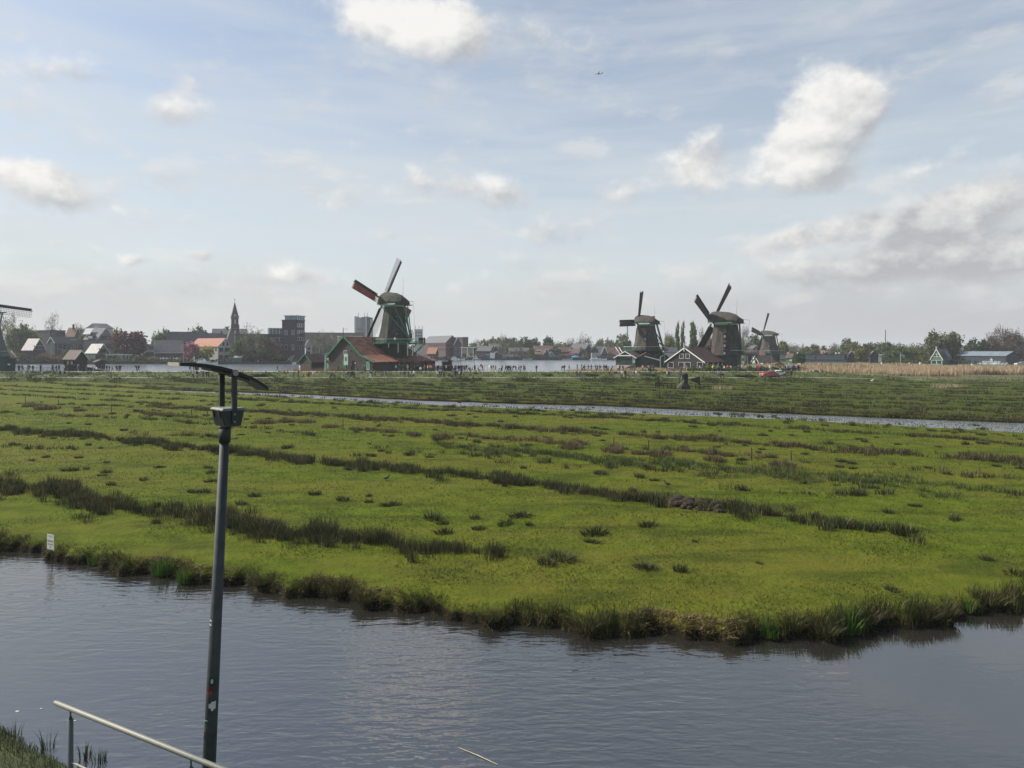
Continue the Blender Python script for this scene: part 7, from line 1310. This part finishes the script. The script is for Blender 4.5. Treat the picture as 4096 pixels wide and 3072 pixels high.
ORD = ('first', 'second', 'third', 'fourth', 'fifth', 'sixth', 'seventh', 'eighth', 'ninth', 'tenth', 'eleventh', 'twelfth', 'thirteenth', 'fourteenth', 'fifteenth', 'sixteenth', 'seventeenth', 'eighteenth', 'nineteenth', 'twentieth') + tuple('twenty ' + w for w in ('first', 'second', 'third', 'fourth', 'fifth', 'sixth', 'seventh', 'eighth', 'ninth')) + ('thirtieth',) + tuple('thirty ' + w for w in ('first', 'second', 'third', 'fourth', 'fifth', 'sixth', 'seventh', 'eighth', 'ninth'))
POSEW = {'walk': 'walking', 'stride': 'strolling', 'stand': 'standing', 'photo': 'holding up a phone', 'sit': 'sitting'}
def path_z(x, lower): return (2.0 if not lower else .86) * (1 - .62 * max(0, min(1, (x - 76) / 18)))
def crowd(place, group, row, items, D=None, z=None, anchor=None):
    """items: (column px, top colour, trouser colour, pose[, scale]) in order from the lamp side or left edge"""
    items = sorted(items, key=lambda t: t[0])
    for i, it in enumerate(items):
        px, topc, leg, pose = it[:4]; s_ = it[4] if len(it) > 4 else 1.0
        Dp = (D if D else (163.2 if row == 'low' else 172.6)) + rnd.uniform(-.7, .9) * (1 if D is None else 1.5)
        x = XX(px, Dp); zb = z if z is not None else path_z(x, row == 'low')
        lab = '%s person %s in %s top, %s %s' % (('child' if s_ < .8 else 'adult'), POSEW[pose], topc, ORD[i], place)
        lab = lab.replace('adult person', 'person').replace('child person', 'child')
        o = bpy.data.objects.new('person', POSE[pose]); C.objects.link(o); o.location = (x, Dp, zb + .012); o.rotation_euler = (0, 0, rnd.choice((0, math.pi)) + rnd.uniform(-.45, .45) if pose in ('walk', 'stride') else rnd.uniform(0, 6.28)); s2 = s_ * rnd.uniform(.95, 1.06); o.scale = (s2 * 1.04, s2 * 1.04, s2)
        for k_, m_ in enumerate((rnd.choice(M_hair), M_skin, cm(topc), cm(leg), cm(rnd.choice(('black', 'white', 'brown'))))): o.material_slots[k_].link = 'OBJECT'; o.material_slots[k_].material = m_
        tag(o, lab, 'person', group)
        if pose in ('walk', 'stand') and rnd.random() < .3: b = link('backpack', BAG, o); b.location = (.04, 0, 1.02)
def P_(s):
    """'76bk.w 117gn.s' -> items: px, top letter(s)+trouser letter, pose"""
    code = {'k': 'black', 'n': 'navy', 'g': 'grey', 'w': 'white', 'b': 'beige', 'o': 'brown', 'e': 'green', 'r': 'red', 'u': 'blue', 'd': 'denim', 'p': 'pink', 'y': 'yellow', 'l': 'olive', 't': 'teal', 'v': 'purple', 'i': 'light blue', 'a': 'pale green'}; po = {'w': 'walk', 't': 'stride', 's': 'stand', 'f': 'photo', 'c': 'sit', 'K': 'walk'}
    out = []
    for tkn in s.split():
        num = ''.join(ch for ch in tkn if ch.isdigit()); r_ = tkn[len(num):]; out.append((int(num), code[r_[0]], code[r_[1]], po[r_[2]], .68 if r_[2] == 'K' else 1.0))
    return out
crowd('along the picket fence counted from the green shed', 'visitors at the picket fence', 'up', P_('76kks 90gdw 117lgw 132kks 163nks 209kkw 225kds 236kkw 258wds 269kgw'))
crowd('on the lower path below the picket fence', 'walkers below the picket fence', 'low', P_('97wbw 118ads 171wkw 239kkw 258kgw'))
crowd('between black hut and the reeds', 'visitors between hut and reeds', 'up', P_('297kks 314kdw 334kks 346lgs 355kgc 378wdf 386wdc 407kdf 427kks 437gds 448gkw 467kks 475wgs 481kkf'))
crowd('of the pair before the pale river reeds', 'pair before the reeds', 'up', P_('546kks 554kkw'))
crowd('on the dike under the solar panel', 'walkers under the lamp panel', 'up', P_('760kkw 774kks 840kkw'))
crowd('on the lower path under the lamp panel', 'group under the lamp panel', 'low', P_('770wkw 789kgs 800kdK 813nkw 826kks 834kks'))
crowd('at the waterside before the low shed', 'visitors before the low shed', 'up', P_('1109ndw 1199wws 1351kkw'))
crowd('on the lower path before the pallet fence', 'visitors below the low shed', 'low', P_('1176kkt 1194kkw 1215adt 1222yyt 1235rks 1253wbw 1327kkc 1335okc'))
crowd('on the dike before the barn gable', 'visitors before the barn gable', 'up', P_('1386kgw 1406kkw 1423gbw 1430gkt 1450gdw 1460gks 1484kkw 1489ngw'))
crowd('on the lower path before the barn gable', 'walkers below the barn gable', 'low', P_('1391kdw 1396ngw 1405kks 1411kkw 1416kkt 1448gaw 1481kww 1488kkw 1500olw'))
crowd('on the dike before the barn side wall', 'visitors before the barn wall', 'up', P_('1584tkw 1597nds 1612kgt 1626gks 1632yas 1645kdw 1660kkc 1682wkc 1698gdw 1711ygs 1721pgw 1728pkw'))
crowd('on the lower path before the barn side wall', 'walkers below the barn wall', 'low', P_('1532vdK 1538pbw 1546gds 1617ndw 1634kks 1642wkw 1655wkw'))
crowd('in the throng round the kiosk', 'crowd round the kiosk', 'up', P_('1736kks 1741gdw 1748nks 1756kks 1770gks 1776kks 1785wks 1791kds 1801nks 1808kks 1815wdw 1822gks 1835kks 1846nks 1859gks 1745ikw 1752kks 1760wds 1764gks 1774kkw 1781nks 1788igs 1793kks 1798kkw 1804gks 1811kkw 1819kdw 1825kks 1831gdt 1838kks 1843gkw 1850kks 1856kkw 1862gbs 1865kkw'))
crowd('on the lower path below the kiosk', 'crowd below the kiosk', 'low', P_('1751wks 1758kgs 1766kkw 1775gks 1796okc 1806pkc 1816bgw 1822kks 1829kdw 1838wgw 1844kkw 1854bgw'))
crowd('at the river railing beyond the kiosk', 'people at the river railing', 'up', P_('1873wkw 1880ppc 1889rkc 1900kkw 1912kkc 1930kdw'))
crowd('in the file strolling along open water', 'file along the open water', 'up', P_('1959wyw 1967nds 1974nws 1983kkw 1998wkw 2005wks 2009kkw 2023kkw 2028kkw 2033kks 2039kkw 2044kkw 2052ndw 2063gkw 2076kkw 2084kkw'))
crowd('at the end of that file by open water', 'end of the file', 'up', P_('2094kkw 2099okw 2146kks'))
crowd('near the reeds where the river narrows', 'walkers by the tan reeds', 'up', P_('2248kgw 2257kks 2276kbw 2330bkw 2336ggw'))
crowd('of the trio on the lower path before the reeds', 'trio on the lower path', 'low', P_('2304odw 2313wdw 2320kdw'))
crowd('on the dike before the mooring piles', 'walkers before the piles', 'up', P_('2388gkw 2400kbw 2420kkw 2427kkw 2433wkK 2447ukw 2473wdw 2478oks 2492okw'))
crowd('on the lower path before the slipway', 'walkers below the slipway', 'low', P_('2439olw 2447vks 2465kbw 2490wgs 2496iws 2501kks'))
crowd('on the dike before the dark boathouse sheds', 'walkers before the boathouse', 'up', P_('2522ods 2529ods 2540okw 2571pos 2588oww 2594bks 2602kks 2612kkw'))
crowd('on the lower path before the boathouse sheds', 'walkers below the boathouse', 'low', P_('2537kgt 2544wgw 2556obw'))
crowd('on the dike before the black barn gable', 'walkers before the black barn', 'up', P_('2715kkw 2747gaw 2775kks 2798wkw 2811gks'))
crowd('of the pair beside the yellow bush', 'pair beside the yellow bush', 'low', P_('2669wds 2676ods'))
crowd('along the dark bushes beside the black barn', 'file along the bushes', 'up', P_('2851ygw 2872gkw 2886kks 2897wkw 2910rkw 2922wkw 2951kgw 2955gks 2965wgw'))
crowd('of the two with a pram on the lower path', 'pair with a pram', 'low', P_('2873udw 2884gks'))
crowd('under the stage posts toward the parked cars', 'people near the stage posts', 'up', P_('2998kkw 3012ekw 3021pks 3027rks 3033rrw 3042gks 3047kkw 3078wgs 3082www 3120gaw'))
crowd('in the tour group right of the cars', 'tour group beyond the cars', 'up', P_('3140kdw 3147wks 3152gks 3155ids 3160wks 3165iis 3168kks 3173vks 3177nks 3183wks 3187wbs 3191kks 3194kks'))
crowd('before the tour group on the slope', 'people before the tour group', 'low', P_('3141kkc 3146kgw 3165kks'))
crowd('in the dense group before the reed bed', 'group before the reed bed', 'low', P_('3229rks 3236kkw 3240wws 3246kks 3250www 3256gks 3262kks 3266kks 3271nks 3279wgs 3287kks 3305oks'), 171.5, .75)
crowd('at the shop hut porch', 'people at the shop hut', 'far', P_('3015gks 3024kks 3034wks 3041wks 3048wks 3056kks 3064kks 3071gks 3088wws 3102wks 3108wks 3113gds'), 258, .95)
crowd('before the small green shed', 'people before the small shed', 'far', P_('3136kks 3143gks 3150kkw 3154www 3159kks 3175bgs 3186kkw 3193wbs 3200www 3285kks 3290rks 3294wks 3325kks'), 250, .95)
crowd('around flag and museum', 'people near the museum', 'far', P_('3482kkw 3526wws 3566kkw 3583gkw 3592kks 3638wks 3647kks 3679www 3684wks 3887wwc 4000wks 4013wks 4027wds'), 262, 1.0)
crowd('on the gallery of the large windmill', 'people on the mill gallery', 'far', P_('1490kks 1497oks'), 181.5, 9.16)
crowd('beside the tower on the gallery', 'people beside the mill tower', 'far', P_('1548gks 1580wds 1677kks 1683kks 1690nks 1698oks'), 180.2, 9.16)
# the pram
r = thing('pram', 'dark pram pushed by the pair on the lower path', 'pram', (XX(2890, 163), 163, .87)); mb = MB(); mb.loft([[(x, -.2, z0), (x, .2, z0), (x, .2, z1), (x, -.2, z1)] for x, z0, z1 in ((-.35, .6, .75), (0, .45, .8), (.35, .55, .95))]); mb.obj('seat', cm('black'), r)
for x in (-.3, .3):
    for y in (-.22, .22): mb = MB(); mb.tube((x, y - .02, .14), (x, y + .02, .14), .14, 10); mb.obj('wheel', M_black, r)
mb = MB(); mb.path([(.3, 0, .5), (-.55, 0, 1.0)], .02, 5); mb.obj('handle', M_metal, r)
# litter bin under the lamp panel, bench on the left path
mb = MB(); mb.box((0, 0, .9), (.9, .5, .95)); mb.beam((0, 0, 0), (0, 0, .9), .15); tag(mb.obj('info_panel', M_dark, loc=(XX(787, 171.5), 171.5, 2.0)), 'dark tilted information panel by the path under the lamp', 'panel')

# ------------------------------------------------------------------ low growth that ties the banks together
def shrubbery(name, x0, x1, y0, y1_, n, hmax, cols, s=.28, z=QZ):
    X = rng.uniform(x0, x1, n); Y = rng.uniform(y0, y1_, n); top = hmax * (.35 + .65 * np.abs(np.sin(X * .21 + 1.3 * np.sin(X * .07)) * np.sin(X * .53 + 1))); Z = z + rng.uniform(0, 1, n) * top
    q = s * rng.uniform(.5, 1.2, n)[:, None]; P0 = np.stack([X, Y, Z], 1); a = rng.normal(0, 1, (n, 3)); b = rng.normal(0, 1, (n, 3)); a /= np.linalg.norm(a, axis=1)[:, None]; b /= np.linalg.norm(b, axis=1)[:, None]
    V = np.stack([P0 - a * q, P0 + b * q, P0 + a * q, P0 - b * q], 1).reshape(-1, 3)
    link(name, np_mesh(name, V, np.arange(n * 4).reshape(-1, 4), M_leaf, np.repeat(tone(n, *cols, sd_=.2), 4, 0), quads=True), kind='stuff')
GC = ((.04, .06, .018), (.06, .085, .024), (.028, .042, .014), (.075, .07, .03))
shrubbery('garden_undergrowth', -235, -96, 303.5, 306, 5200, 2.4, GC, .30); shrubbery('garden_undergrowth', -64, 72, 417, 419, 4600, 2.2, GC + ((.16, .13, .11),), .32)
shrubbery('bank_undergrowth', 130, 225, 338, 352, 11000, 6.0, GC + ((.09, .11, .03),), .42, 1.3); shrubbery('bank_undergrowth', 165, 245, 296, 306, 6500, 3.4, GC + ((.08, .095, .03),), .36, 1.2)
shrubbery('bank_undergrowth', 195, 260, 318, 328, 7000, 6.5, ((.06, .045, .03), (.08, .058, .042), (.045, .04, .025), (.035, .045, .018)), .40, 1.2)
shrubbery('flowering_hedge', 100, 152, 255, 257, 2600, 1.3, GC + ((.34, .29, .06),), .22, 1.0)

# ------------------------------------------------------------------ air
def haze(density):
    mb = MB(); mb.box((0, 1000, 16), (4600, 3000, 38)); m = bpy.data.materials.new('haze'); m.use_nodes = True; t = m.node_tree; t.nodes.clear()
    o = t.nodes.new('ShaderNodeOutputMaterial'); v = t.nodes.new('ShaderNodeVolumePrincipled'); v.inputs['Color'].default_value = (.90, .94, 1, 1); v.inputs['Density'].default_value = density; v.inputs['Anisotropy'].default_value = .1; t.links.new(v.outputs[0], o.inputs['Volume'])
    h = mb.obj('haze', m, kind='stuff'); return h
haze(.00023)
